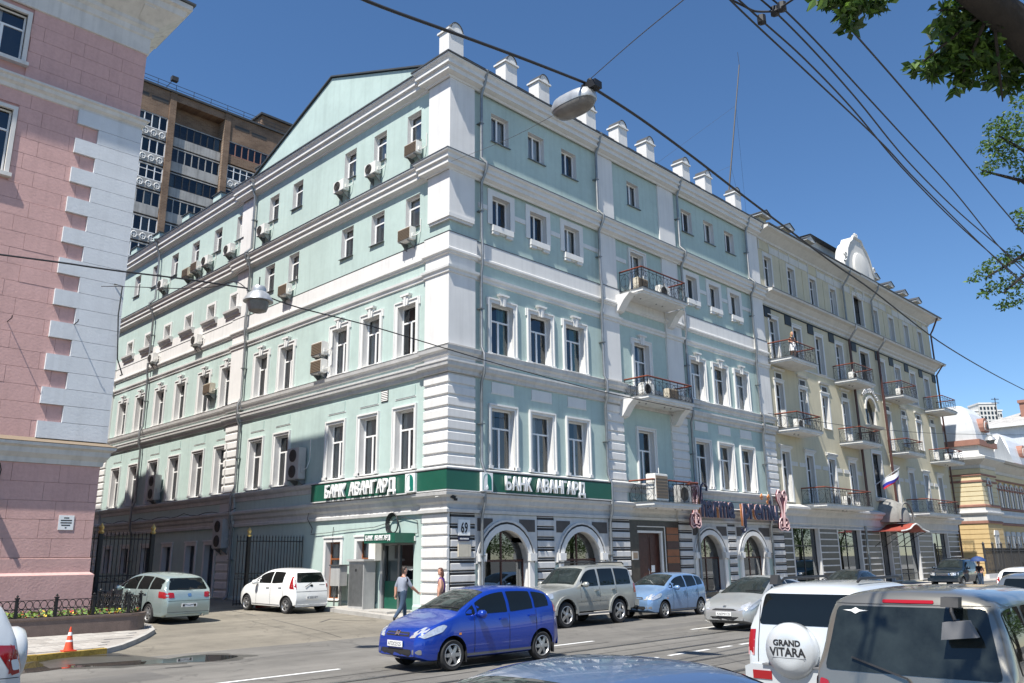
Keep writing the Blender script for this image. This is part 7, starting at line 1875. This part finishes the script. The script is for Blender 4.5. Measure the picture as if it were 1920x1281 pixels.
for g in (-1, 1): MB().tube([(1.95, g * .56, 1.74), (2.05, g * .56, 1.78), (3.4, g * .56, 1.78), (3.5, g * .56, 1.74)], .02, 6).build('roof_rail', 'black_plastic', c.root)
# silver van, foreground right, seen from behind
sp = dict(L=4.2, W=1.695, r=.3, axles=(.75, 3.45), tumble=.16, zb=.22, crown=.045, belt=((0, .8), (.5, .95), (1.0, 1.05), (3.8, 1.08), (4.2, 1.08)),
    top=[(0.0, .45), (0.0, .72), (.1, .9), (.4, 1.02), (.8, 1.15), (1.2, 1.5), (1.6, 1.69), (2.1, 1.755), (3.3, 1.765), (3.78, 1.745), (3.92, 1.70), (4.05, 1.3), (4.14, 1.04), (4.19, .7), (4.16, .30)],
    wins=((1.1, 1.5), (1.58, 2.35), (2.45, 3.2), (3.3, 3.85)), seams=(1.5, 2.4), handles=((2.2, 1.0),), mirror=(1.4, 1.15), spokes=5, wtop=.12, glass='auto_glass', plan=((0, .62), (.12, .75), (.5, .83), (.9, .8475), (3.95, .8475), (4.1, .84), (4.19, .81)))
vx, vy = -11.95, -19.62
c = Car('silver_van', 'silver beige compact van seen from behind at the edge of the picture', sp, 'paint_beige', (vx + 4.2, vy, 0), PI + R(1)); c.side(); c.screen(.85, 1.6); c.rearwin(1.09, 1.64, .735, .635, 'auto_glass_clear')
c.patch('stop_lamp', [(-.22, 1.672), (.22, 1.672), (.22, 1.70), (-.22, 1.70)], 'B', 'lamp_red', .008, 1)
for sd in ('L', 'R'): c.patch('tail_lamp', [(4.0, .70), (4.18, .68), (4.12, 1.02), (4.02, 1.03)], sd, 'lamp_red', .008, 1)
c.mirror_patch('tail_lamp', [(.70, .70), (.80, .68), (.78, 1.02), (.70, 1.0)], 'B', 'lamp_red', off=.009); c.wiper([(.05, 1.0), (-.0, 1.06), (-.48, 1.2)], 'B'); c.patch('emblem', [(-.06, .93), (.06, .93), (.06, 1.0), (-.06, 1.0)], 'B', 'chrome', .01, 1); c.plate(4.2, 0, .7, True, '')
mr = MB().prism([(3.98, 1.74), (4.08, 1.74), (4.12, 1.66), (4.02, 1.66)], .33, .47).build('mirror_bracket', 'black_plastic', c.root); MB().tube([(4.06, .40, 1.7), (4.14, .42, 1.62), (4.15, .44, 1.56)], .015, 6).build('mirror_stem', 'black_plastic', c.root)
mb = MB(); loft(mb, [[(4.14 + q * .02, .46 + .14 * sy_, 1.40 + zz) for sy_, zz in ((-1, .0), (-.8, .14), (.6, .16), (1, .03))] for q in (-2.5, 2)]); mb.build('rear_view_mirror', 'grey_plastic', c.root)
c.patch('window_sticker', [(-.58, 1.60), (-.5, 1.605), (-.46, 1.625), (-.42, 1.605), (-.34, 1.60), (-.42, 1.59), (-.46, 1.57), (-.5, 1.59)], 'B', 'plate', .012, 0)
c.patch('spoiler_edge', [(-.66, 1.66), (.66, 1.66), (.66, 1.664), (-.66, 1.664)], 'B', 'ink', .005, 0)
# blue grey saloon just below the camera
SAL = dict(L=4.5, W=1.7, r=.3, axles=(.85, 3.5), tumble=.42, belt=((0, .62), (.5, .82), (1.1, .93), (3.6, .96), (4.5, .98)),
    top=[(0.0, .4), (0.0, .6), (.1, .72), (.6, .86), (1.15, .96), (1.4, 1.08), (1.8, 1.3), (2.15, 1.42), (2.6, 1.45), (3.1, 1.42), (3.45, 1.3), (3.8, 1.08), (3.95, 1.02), (4.4, 1.0), (4.48, .8), (4.5, .5), (4.46, .34)],
    wins=((1.5, 1.8), (1.88, 2.65), (2.74, 3.4)), seams=(1.7, 2.7), handles=((2.5, .86), (3.3, .88)), mirror=(1.75, 1.0), spokes=5)
def saloon(nm, lab, paint, loc, rz, **k):
    c = Car(nm, lab, dict(SAL, **k), paint, loc, rz); c.side(); c.screen(1.2, 2.08); c.screen(3.2, 3.85, 'auto_glass')
    for sd in ('L', 'R'): c.patch('headlamp', [(.05, .62), (.4, .66), (.5, .76), (.1, .73)], sd, 'headlamp', .008, 1); c.patch('tail_lamp', [(4.2, .76), (4.46, .76), (4.44, .94), (4.25, .95)], sd, 'lamp_red', .008, 1)
    c.mirror_patch('headlamp', [(.45, .60), (.72, .62), (.74, .74), (.5, .72)], 'F', 'headlamp'); c.patch('grille', [(-.38, .58), (.38, .58), (.36, .68), (-.36, .68)], 'F', 'ink', .006, 1); c.plate(-.03, 0, .46, False, ''); c.mirror_patch('tail_lamp', [(.5, .76), (.76, .76), (.76, .94), (.5, .94)], 'B', 'lamp_red')
    return c
saloon('blue_grey_saloon', 'blue grey car roof at the very bottom edge below the blue hatchback', 'paint_bluegrey', (-18.55, -19.5, 0), 0.0).root.scale = (1.05, 1.05, 1.05)
saloon('dark_saloon', 'dark saloon parked along the yellow building behind the white off-roader', 'paint_dark', (16.2, -6.3, 0), R(2))
# navy off-roader, white wagon and grey wagon far right
sp2 = dict(L=4.5, W=1.78, r=.36, axles=(.85, 3.5), tumble=.22, zb=.4, arch=.07, belt=((0, .9), (.6, 1.05), (1.3, 1.12), (4.2, 1.15), (4.5, 1.15)),
    top=[(0.0, .5), (0.0, .86), (.08, 1.0), (.5, 1.08), (1.2, 1.15), (1.4, 1.22), (1.7, 1.5), (2.0, 1.7), (2.4, 1.76), (3.8, 1.75), (4.2, 1.7), (4.35, 1.2), (4.48, .9), (4.46, .46)],
    wins=((1.62, 2.45), (2.55, 3.3), (3.4, 4.1)), seams=(1.55, 2.5), handles=((2.3, 1.0),), mirror=(1.62, 1.25), spokes=5, wtop=.11)
c = Car('navy_offroader', 'dark navy off-roader with headlamps parked by the end of the yellow building', sp2, 'paint_navy', (35.5, -4.6, 0), 0.0); c.side(); c.screen(1.4, 1.96)
c.mirror_patch('headlamp', [(.45, .82), (.82, .84), (.82, 1.0), (.45, .98)], 'F', 'headlamp'); c.patch('grille', [(-.4, .82), (.4, .82), (.4, .98), (-.4, .98)], 'F', 'chrome', .008, 1); MB().box(-.1, -.86, .48, .2, .86, .7).build('bumper', 'paint_navy', c.root)
for g in (-1, 1): MB().tube([(2.0, g * .56, 1.8), (3.9, g * .56, 1.8)], .03, 6).build('roof_rail', 'iron', c.root)
WAG = dict(HATCH)
c = Car('white_wagon', 'white wagon at the right edge behind the dark windowed wagon', dict(HATCH, L=3.83), 'paint_white', (22.2, -12.9, 0), PI); c.side(); c.rearwin(1.02, 1.38, .58, .48); c.mirror_patch('tail_lamp', [(.62, .93), (.74, .95), (.70, 1.18), (.62, 1.18)], 'B', 'lamp_red', off=.008)
c = Car('grey_wagon', 'grey wagon with roof antenna at the right edge above the van roof', dict(HATCH, L=3.83), 'paint_greyblue', (11.6, -15.75, 0), PI); c.side(); c.rearwin(1.02, 1.38, .58, .48); c.mirror_patch('tail_lamp', [(.62, .93), (.74, .95), (.70, 1.18), (.62, 1.18)], 'B', 'lamp_red', off=.008)
MB().tube([(3.2, 0, 1.5), (3.45, 0, 1.85)], .012, 4).build('antenna', 'ink', c.root)
# white off-roader leaving at the left edge
sp3 = dict(sp, **dict(L=4.4, W=1.81, H=1.7, zb=.3, tumble=.26, axles=(.85, 3.5), r=.345, belt=((0, .9), (.6, 1.02), (1.2, 1.08), (4.0, 1.16), (4.4, 1.16)), glass='auto_glass',
    top=[(0.0, .5), (0.0, .82), (.08, .96), (.5, 1.05), (1.1, 1.12), (1.3, 1.2), (1.65, 1.48), (1.98, 1.66), (2.4, 1.70), (3.7, 1.69), (4.02, 1.64), (4.14, 1.52), (4.27, 1.12), (4.34, .9), (4.39, .6), (4.36, .36)], wins=((1.55, 2.35), (2.45, 3.2), (3.3, 3.95)), mirror=(1.6, 1.2), plan=((0, .65), (.12, .8), (.4, .88), (.8, .905), (3.7, .905), (4.2, .86), (4.4, .76))))
c = Car('pearl_offroader', 'pearl white off-roader tail with red lamp and spare wheel at the left edge', sp3, 'paint_pearl', (-20.38, -9.3, 0), 0.0); c.side(); c.rearwin(1.18, 1.5, .68, .6)
for sd in ('L', 'R'): c.patch('tail_lamp', [(3.98, 1.12), (4.32, 1.10), (4.37, .76), (4.24, .74)], sd, 'lamp_red', .008, 0); c.patch('reverse_lamp', [(4.2, .93), (4.38, .93), (4.38, .80), (4.24, .80)], sd, 'plate', .012, 1)
c.mirror_patch('tail_lamp', [(.72, .76), (.86, .76), (.84, 1.12), (.70, 1.12)], 'B', 'lamp_red', off=.009, rnd=0); MB().lathe([(.0, 4.60), (.25, 4.6), (.33, 4.57), (.36, 4.5), (.36, 4.38), (.32, 4.33)][::-1], 32, (0, .1, .92), 'x').build('spare_wheel_cover', 'paint_pearl', c.root, smooth=True, angle=60)
c.patch('bumper_seam', [(3.7, .72), (4.36, .7), (4.36, .71), (3.7, .73)], 'L', 'ink', .004, 0)
# ------------------------------------------------------------------ people
def person(name, label, loc, rotz, J, E_, mats, extra=None):
    """J: joint -> (x, y, z, rx, ry); E_: (joint, joint, part); one continuous skinned surface, coloured by the nearest bone"""
    names = list(J); idx = {n: i for i, n in enumerate(names)}
    me = bpy.data.meshes.new('body'); me.from_pydata([J[n][:3] for n in names], [(idx[a], idx[b]) for a, b, _ in E_], [])
    o = bpy.data.objects.new('body', me)
    o.modifiers.new('skin', 'SKIN'); sub = o.modifiers.new('sub', 'SUBSURF'); sub.levels = 2; sub.render_levels = 2
    lay = me.skin_vertices[0] if me.skin_vertices else None
    for n in names:
        lay.data[idx[n]].radius = J[n][3:5]; lay.data[idx[n]].use_root = (n == 'pelvis')
    m2 = tmp_eval([o], o); m2.name = 'body'; m2.materials.clear(); order = sorted({p for _, _, p in E_})
    for p in order: m2.materials.append(M[mats[p]])
    segs = [(Vector(J[a][:3]), Vector(J[b][:3]), p) for a, b, p in E_]
    for f in m2.polygons:
        best = None
        for a, b, p in segs:
            d = b - a; t = max(0, min(1, (f.center - a).dot(d) / max(d.length_squared, 1e-9))); q = (f.center - (a + d * t)).length
            if best is None or q < best[0]: best = (q, p)
        f.material_index = order.index(best[1])
    m2.polygons.foreach_set('use_smooth', [True] * len(m2.polygons))
    r_ = root(name, loc, rotz, label, 'person'); put('body', m2, r_)
    return r_
def hand(J, E_, side, wrist, d, part='skin'):
    """palm, four fingers and a thumb growing from the wrist along d"""
    w_ = Vector(wrist); d = Vector(d).normalized(); s = d.cross(Vector((0, 1, 0))); s = s.normalized() if s.length > .1 else Vector((1, 0, 0)); n = d.cross(s)
    p = w_ + d * .055; J[side + '_palm'] = (*p, .034, .02); E_.append((side + '_wrist', side + '_palm', part))
    for i, (o_, L) in enumerate(((-.03, .06), (-.01, .075), (.012, .07), (.032, .055))):
        a = p + d * .045 + s * o_; b = a + d * L * .6 + n * .012; c = b + d * L * .4 + n * .022
        for k, q in enumerate((a, b, c)): J[f'{side}_f{i}{k}'] = (*q, .009 - .001 * k, .009 - .001 * k)
        E_ += [(side + '_palm', f'{side}_f{i}0', part), (f'{side}_f{i}0', f'{side}_f{i}1', part), (f'{side}_f{i}1', f'{side}_f{i}2', part)]
    a = p - s * .045 + d * .01; b = a - s * .012 + d * .03 + n * .012
    J[side + '_t0'] = (*a, .011, .011); J[side + '_t1'] = (*b, .009, .009); E_ += [(side + '_palm', side + '_t0', part), (side + '_t0', side + '_t1', part)]
def head(rt, c, mats, hair, scale=1.0, yaw=0.0, longhair=0):
    """head with face, ears and hair; face looks along +x before yaw"""
    T = Matrix.Translation(c) @ Matrix.Rotation(yaw, 4, 'Z') @ Matrix.Scale(scale, 4)
    mb = MB(T); prof = [(.03, -.125), (.055, -.115), (.068, -.08), (.074, -.03), (.078, .02), (.076, .06), (.066, .09), (.04, .115), (.0, .122)]
    n = 16; vs = []
    for r_, h in prof:
        for k in range(n):
            t = 2 * PI * k / n; x = math.cos(t) * r_ * 1.18; y = math.sin(t) * r_
            if x > 0 and h < -.06: x += .012
            vs.append((x, y, h))
    fs = []
    for i in range(len(prof) - 1):
        for k in range(n): fs.append((i * n + k, i * n + (k + 1) % n, (i + 1) * n + (k + 1) % n, (i + 1) * n + k))
    mb.add(vs, fs); h_ = mb.build('head', 'skin', rt, smooth=True, angle=80)
    MB(T).hexa([(.075, -.014, -.035), (.105, -.012, -.035), (.105, .012, -.035), (.075, .014, -.035)], [(.08, -.006, .02), (.09, -.004, .02), (.09, .004, .02), (.08, .006, .02)]).build('nose', 'skin', h_)
    for s in (-1, 1):
        MB(T).lathe([(.0, .086), (.009, .084), (.011, .078)][::-1], 8, (0, s * .03, .015), 'x').build('eye', 'ink', h_); MB(T).lathe([(.026, s * .076), (.022, s * .088), (.0, s * .09)], 8, (-.005, 0, -.01), 'y').build('ear', 'skin', h_)
    MB(T).box(.078, -.022, -.068, .088, .022, -.060).build('mouth', 'sign_rose', h_)
    mb = MB(T); vs = []; rows = [(.078, -.02), (.085, .02), (.085, .06), (.074, .10), (.045, .128), (.0, .136)]
    for i, (r_, h) in enumerate(rows):
        for k in range(n):
            t = 2 * PI * k / n; c_ = math.cos(t); x = c_ * r_ * 1.16; y = math.sin(t) * r_ * 1.03
            if c_ > .3 and i < 3: x, y, h2 = c_ * .06, math.sin(t) * .06, .05
            else: h2 = h - (.06 if (i == 0 and c_ < -.3) else 0)
            vs.append((x, y, h2))
    fs = []
    for i in range(len(rows) - 1):
        for k in range(n): fs.append((i * n + k, i * n + (k + 1) % n, (i + 1) * n + (k + 1) % n, (i + 1) * n + k))
    mb.add(vs, fs)
    if longhair:
        loft(mb, [[(-.045 + ox + .06 * q * math.cos(t), .085 * q * math.sin(t), z) for t in [2 * PI * k / 10 for k in range(10)]] for q, z, ox in ((.9, .05, -.01), (1.1, -.05, -.02), (1.1, -.14, -.02), (.9, -.2 - .0, -.01), (.35, -longhair, .0))])
    mb.build('hair', hair, rt, smooth=True, angle=70)
# walking man; local x points where he walks
J = dict(pelvis=(.0, 0, .93, .175, .15), waist=(.0, 0, 1.06, .175, .145), chest=(.02, 0, 1.28, .205, .155), neckb=(.03, 0, 1.43, .10, .085), neck=(.05, 0, 1.52, .055, .055), skull=(.06, 0, 1.60, .05, .05),
    l_sh=(.02, .20, 1.39, .085, .085), l_el=(-.06, .285, 1.13, .06, .06), l_wrist=(-.08, .27, .90, .042, .042), r_sh=(.03, -.20, 1.39, .085, .085), r_el=(.14, -.31, 1.14, .06, .06), r_wrist=(.38, -.30, .98, .042, .042),
    l_hip=(.0, .09, .88, .125, .125), l_kn=(.16, .09, .50, .085, .085), l_an=(.20, .09, .10, .055, .055), l_he=(.18, .09, .05, .045, .045), l_to=(.37, .10, .035, .04, .03),
    r_hip=(.0, -.09, .88, .125, .125), r_kn=(-.08, -.09, .50, .085, .085), r_an=(-.36, -.09, .17, .055, .055), r_he=(-.39, -.09, .13, .045, .045), r_to=(-.25, -.09, .035, .04, .03))
E_ = [('pelvis', 'waist', 'shirt'), ('waist', 'chest', 'shirt'), ('chest', 'neckb', 'shirt'), ('neckb', 'neck', 'skin'), ('neck', 'skull', 'skin'), ('chest', 'l_sh', 'shirt'), ('l_sh', 'l_el', 'sleeve'), ('l_el', 'l_wrist', 'skin'), ('chest', 'r_sh', 'shirt'), ('r_sh', 'r_el', 'sleeve'), ('r_el', 'r_wrist', 'skin'),
      ('pelvis', 'l_hip', 'legs'), ('l_hip', 'l_kn', 'legs'), ('l_kn', 'l_an', 'legs'), ('l_an', 'l_he', 'shoe'), ('l_he', 'l_to', 'shoe'), ('pelvis', 'r_hip', 'legs'), ('r_hip', 'r_kn', 'legs'), ('r_kn', 'r_an', 'legs'), ('r_an', 'r_he', 'shoe'), ('r_he', 'r_to', 'shoe')]
hand(J, E_, 'l', J['l_wrist'][:3], (-.05, 0, -1)); hand(J, E_, 'r', J['r_wrist'][:3], (.8, 0, -.5))
mm = dict(shirt='shirt_grey', sleeve='shirt_grey', skin='skin', legs='jeans', shoe='ink')
p = person('walking_man', 'man in grey polo shirt and jeans striding past the bank entrance', (-1.65, .36, hgt(0, .36)), R(-2), J, E_, mm)
head(p, (.065, 0, 1.66), mm, 'hair_dark', 1.0, R(-20))
MB().lathe([(.155, .955), (.16, .975), (.157, .99)], 16).build('belt', 'ink', p)
# woman in purple by the corner
J = dict(pelvis=(.0, 0, .90, .17, .15), waist=(.0, 0, 1.03, .14, .12), chest=(.01, 0, 1.2, .165, .135), neckb=(.01, 0, 1.33, .065, .06), neck=(.02, 0, 1.40, .045, .045), skull=(.03, 0, 1.47, .045, .045),
    l_sh=(.0, .145, 1.29, .06, .06), l_el=(-.06, .21, 1.03, .046, .046), l_wrist=(.02, .2, .82, .027, .027), r_sh=(.0, -.145, 1.29, .06, .06), r_el=(-.05, -.21, 1.03, .046, .046), r_wrist=(.03, -.2, .82, .027, .027),
    l_hip=(.0, .085, .84, .11, .11), l_kn=(.06, .085, .47, .075, .075), l_an=(.04, .085, .09, .045, .045), l_to=(.2, .09, .03, .035, .028), r_hip=(.0, -.085, .84, .11, .11), r_kn=(-.02, -.085, .47, .075, .075), r_an=(-.14, -.085, .10, .045, .045), r_to=(.02, -.09, .03, .035, .028))
E_ = [('pelvis', 'waist', 'top'), ('waist', 'chest', 'top'), ('chest', 'neckb', 'top'), ('neckb', 'neck', 'skin'), ('neck', 'skull', 'skin'), ('chest', 'l_sh', 'top'), ('l_sh', 'l_el', 'skin'), ('l_el', 'l_wrist', 'skin'), ('chest', 'r_sh', 'top'), ('r_sh', 'r_el', 'skin'), ('r_el', 'r_wrist', 'skin'),
      ('pelvis', 'l_hip', 'legs'), ('l_hip', 'l_kn', 'legs'), ('l_kn', 'l_an', 'legs'), ('l_an', 'l_to', 'shoe'), ('pelvis', 'r_hip', 'legs'), ('r_hip', 'r_kn', 'legs'), ('r_kn', 'r_an', 'legs'), ('r_an', 'r_to', 'shoe')]
JB, EB = dict(J), list(E_)
hand(J, E_, 'l', J['l_wrist'][:3], (.1, 0, -1)); hand(J, E_, 'r', J['r_wrist'][:3], (.1, 0, -1))
p = person('walking_woman', 'woman in purple sleeveless top with auburn hair at the white corner', (-.7, -.53, hgt(0, -.53) + .12), R(120), J, E_, dict(top='purple', skin='skin', legs='dark_purple', shoe='ink'))
head(p, (.035, 0, 1.53), None, 'hair_auburn', .95, R(25), .30)
for s in (-1, 1): MB().tube([(.07, s * .07, 1.24), (.02, s * .085, 1.35), (-.09, s * .07, 1.25)], .012, 5).build('shoulder_strap', 'purple', p)
# woman on the yellow building's balcony
J, E_ = JB, EB
J.update(l_wrist=(.2, .17, 1.0, .027, .027), r_wrist=(.2, -.17, 1.0, .027, .027)); hand(J, E_, 'l', J['l_wrist'][:3], (1, 0, -.3)); hand(J, E_, 'r', J['r_wrist'][:3], (1, 0, -.3))
p = person('balcony_woman', 'blond woman in black top and white skirt leaning on a balcony rail', (25.9, -1.15, 13.3), R(-120), J, E_, dict(top='cloth_black', skin='skin', legs='skin', shoe='ink'))
head(p, (.035, 0, 1.53), None, 'hair_blond', .95, 0, .32); loft(MB(), [[(q * .17 * math.cos(t), q * .2 * math.sin(t), z) for t in [2 * PI * k / 14 for k in range(14)]] for q, z in ((1.2, .48), (1.05, .75), (.8, 1.0))]).build('skirt', 'cloth_white', p, smooth=True)
# person under a blue umbrella by the far off-roader
J, E_ = dict(JB), list(EB)
p = person('umbrella_person', 'person in dark clothes under a blue umbrella beside the navy off-roader', (38.2, -5.9, 0), R(180), {k: v for k, v in J.items() if not k[2:3].isdigit()}, E_, dict(top='cloth_black', skin='skin', legs='jeans', shoe='ink')); head(p, (.035, 0, 1.53), None, 'hair_dark', .95, 0)
um = root('umbrella', (38.15, -5.9, 0), label='open blue umbrella above the navy off-roader bonnet side', cat='umbrella'); MB().tube([(0, 0, 1.0), (0, 0, 2.0)], .012, 5).build('shaft', 'iron', um); MB().lathe([(.45, 1.62), (.42, 1.73), (.3, 1.84), (.13, 1.91), (.0, 1.93)], 8).build('canopy', 'umbrella_blue', um, smooth=True, angle=60)
# ------------------------------------------------------------------ street trees
def leafmesh(clusters, leaf, mats, seed, droop=.5):
    """clusters: (centre, radius, count); each leaf a folded blade of four triangles"""
    rg = random.Random(seed); mb = MB()
    for (c, r_, cnt) in clusters:
        c = Vector(c)
        for _ in range(cnt):
            while True:
                q = Vector((rg.uniform(-1, 1), rg.uniform(-1, 1), rg.uniform(-1, 1)))
                if q.length < 1: break
            p = c + Vector((q.x, q.y, q.z * .75)) * r_
            d = Vector((rg.gauss(0, 1), rg.gauss(0, 1), rg.gauss(-droop, .6))).normalized(); s = d.cross(Vector((rg.gauss(0, 1), rg.gauss(0, 1), rg.gauss(0, 1)))).normalized(); n = d.cross(s)
            L = leaf * rg.uniform(.5, 1.3); w_ = L * rg.uniform(.2, .31)
            mb.mat(mats[0] if rg.random() < .65 else mats[1])
            a, b = p, p + d * L; m1, m2 = p + d * L * .42, p + d * L * .8
            mb.add([a, m1 + s * w_ + n * w_ * .3, m1, m1 - s * w_ + n * w_ * .3, b], [(0, 2, 1), (0, 3, 2), (1, 2, 4), (2, 3, 4)])
    return mb
def leaf_mats():
    for nm in ('leaf_dark', 'leaf_light'):
        t = M[nm].node_tree; b = t.nodes['Principled BSDF']; out = t.nodes['Material Output']
        tr = t.nodes.new('ShaderNodeBsdfTranslucent'); tr.inputs[0].default_value = (.14, .26, .03, 1) if nm == 'leaf_light' else (.06, .13, .015, 1)
        mx = t.nodes.new('ShaderNodeMixShader'); mx.inputs[0].default_value = .35
        t.links.new(b.outputs[0], mx.inputs[1]); t.links.new(tr.outputs[0], mx.inputs[2]); t.links.new(mx.outputs[0], out.inputs[0])
leaf_mats()
def limbs(mb, base, pts, r0, r1, n=7):
    P = [Vector(base)] + [Vector(p) for p in pts]; P = [Vector(p) for p in chaikin([tuple(p) for p in P], 2)]
    k = len(P); mb.tube(P, [r0 + (r1 - r0) * i / (k - 1) for i in range(k)], n)
# near tree: trunk outside the frame, limb and leaves reaching in at the upper right
A = atD(2150, 640, 6.3); A.z = .13
ta = root('near_tree', A, label='broad-leaved tree reaching dark leaves and a thick limb into the upper corner', cat='tree', group='street trees')
C = lambda px, py, d: atD(px, py, d) - A
top = Vector((0, 0, 3.2))
mb = MB().mat('bark'); mb.tube([(0, 0, -.1), (.02, .03, .6), (0, 0, 2.0), tuple(top)], [.3, .24, .21, .2], 10)
l1 = [C(1990, 130, 6.1), C(1900, 40, 6.0), C(1800, -30, 5.8), C(1700, -120, 5.8), C(1600, -90, 5.6)]
limbs(mb, top, l1, .2, .03, 9)
for tgt in ((1720, 125, 6.2), (1800, 150, 6.3), (1880, 190, 6.4), (1760, 20, 5.9)): limbs(mb, C(1860, 10, 5.95), [C((1860 + tgt[0]) / 2, (10 + tgt[1]) / 2, 6.0), C(*tgt)], .016, .006, 5)
limbs(mb, C(1610, -80, 5.6), [C(1600, -20, 5.6), C(1590, 45, 5.6)], .02, .006, 5); limbs(mb, C(1580, -80, 5.6), [C(1555, -20, 5.6)], .02, .006, 5); limbs(mb, C(1600, -60, 5.6), [C(1650, 5, 5.6)], .015, .006, 5)
limbs(mb, top, [(.3, -.5, 4.4), (.5, -1.2, 6.0), (.6, -1.6, 7.6)], .18, .04, 8); limbs(mb, top, [(-.6, -.9, 4.6), (-1.4, -1.8, 6.2)], .15, .03, 8)
mb.build('trunk', None, ta, smooth=True, angle=70)
cl = []
for x, y, d, r_, n in ((1545, -5, 5.6, .09, 16), (1570, -22, 5.6, .13, 36), (1600, -12, 5.6, .14, 50), (1632, -5, 5.6, .13, 36), (1650, 8, 5.6, .06, 10), (1585, 28, 5.6, .07, 14), (1594, 52, 5.6, .045, 9),
        (1712, 124, 6.2, .045, 6), (1735, 124, 6.2, .08, 18), (1762, 116, 6.2, .1, 30), (1790, 108, 6.2, .12, 44), (1820, 100, 6.2, .14, 60), (1850, 92, 6.2, .15, 64), (1782, 75, 6.1, .1, 26), (1775, 38, 6.0, .09, 18), (1800, 50, 6.1, .13, 40), (1840, 60, 6.1, .16, 60), (1780, 8, 6.0, .09, 16), (1815, 20, 6.1, .13, 44),
        (1800, 140, 6.3, .06, 14), (1815, 152, 6.3, .06, 12), (1850, 135, 6.3, .1, 24), (1880, 110, 6.3, .12, 34), (1900, 95, 6.3, .14, 44), (1905, 150, 6.4, .1, 20), (1880, 150, 6.4, .06, 10), (1915, 125, 6.4, .12, 26), (1895, 165, 6.5, .05, 8), (1752, 140, 6.2, .03, 5), (1790, 165, 6.2, .03, 5)):
    cl.append((C(x, y, d), r_ * 1.12, int(n * 3.0)))
rg = random.Random(3)
for _ in range(34):
    t = rg.uniform(1.0, 4.2); q = rg.uniform(0, 1); cl.append(((-1.2 - 1.5 * q - .556 * t + rg.uniform(-.3, .3), .15 - .174 * t + rg.uniform(-.5, .5), 5.75 + t), rg.uniform(.35, .55), 60))  # unseen leaf clusters above the frame, added towards the sun to shade the limb
for _ in range(40): cl.append(((rg.uniform(-1.9, 2.2), rg.uniform(-3.4, -.9), rg.uniform(4.6, 8.6)), rg.uniform(.4, .7), 60))
leafmesh(cl, .092, ('leaf_dark', 'leaf_light'), 5).build('crown', None, ta)
# second tree farther along, lighter leaves at the right edge
B = Vector((-2.4, -22.2, .13))
tb_ = root('far_pavement_tree', B, label='sunlit tree with small bright leaves at the right edge below the dark branch', cat='tree', group='street trees')
C = lambda px, py, d: atD(px, py, d) - B
mb = MB().mat('bark'); mb.tube([(0, 0, -.1), (0, 0, 1.5), (.05, 0, 3.4)], [.22, .18, .15], 9)
for tgt in ((1865, 250, 14), (1840, 320, 14), (1905, 400, 14), (1850, 520, 14), (1880, 550, 14)): limbs(mb, (.05, 0, 3.2), [C((2080 + tgt[0]) / 2, (380 + tgt[1]) / 2, 14), C(*tgt)], .07, .01, 5)
limbs(mb, (.05, 0, 3.2), [(.5, -.6, 5), (.6, -.8, 7.5)], .13, .03, 7); mb.build('trunk', None, tb_, smooth=True, angle=70)
cl = []
for x, y, r_, n in ((1912, 190, .14, 30), (1895, 225, .2, 60), (1868, 238, .2, 60), (1880, 262, .24, 80), (1855, 275, .18, 50), (1910, 255, .3, 100), (1900, 295, .22, 70), (1868, 300, .18, 44), (1848, 318, .12, 26), (1915, 322, .16, 36), (1912, 402, .13, 30), (1918, 425, .1, 18),
        (1900, 478, .2, 60), (1870, 495, .2, 60), (1842, 512, .16, 44), (1822, 524, .08, 14), (1860, 540, .16, 44), (1895, 530, .22, 70), (1905, 560, .18, 44), (1880, 572, .1, 18), (1845, 552, .08, 14)):
    cl.append((C(x, y, 14 + rg.uniform(-.3, .6)), r_ * 1.1, int(n * 2.6)))
for _ in range(45): cl.append(((rg.uniform(-.4, 2.6), rg.uniform(-2.6, .3), rg.uniform(3.6, 8.2)), rg.uniform(.4, .7), 70))
leafmesh(cl, .075, ('leaf_light', 'leaf_dark'), 6).build('crown', None, tb_)
# row of trees along the near pavement, seen only as reflections
cl = []
for _ in range(60):
    a = rg.uniform(0, 2 * PI); q = rg.uniform(.3, 2.6); cl.append(((q * math.cos(a), q * math.sin(a), rg.uniform(2.4, 9.0)), rg.uniform(.6, 1.0), 55))
cm = leafmesh(cl, .17, ('leaf_dark', 'leaf_light'), 8).mesh('crown')
mb = MB().mat('bark'); mb.tube([(0, 0, -.1), (0, 0, 1.5), (.05, 0, 3.6)], [.26, .2, .17], 8)
for a in range(5): limbs(mb, (.05, 0, 3.3), [(.9 * math.cos(a * 1.26), .9 * math.sin(a * 1.26), 4.8), (1.6 * math.cos(a * 1.26), 1.6 * math.sin(a * 1.26), 6.8)], .11, .03, 6)
tm = mb.mesh('trunk', None, True)
for i in range(26):
    o = root('pavement_tree', (15 + (i % 16) * 5.0 + rg.uniform(-.6, .6) + (2.5 if i > 15 else 0), (-25.2 if i < 16 else -31) + rg.uniform(-.5, .5), .13), rg.uniform(0, 6), label='leafy tree of the near pavement row mirrored in the shop windows', cat='tree', group='near pavement trees')
    put('trunk', tm, o); put('crown', cm, o)
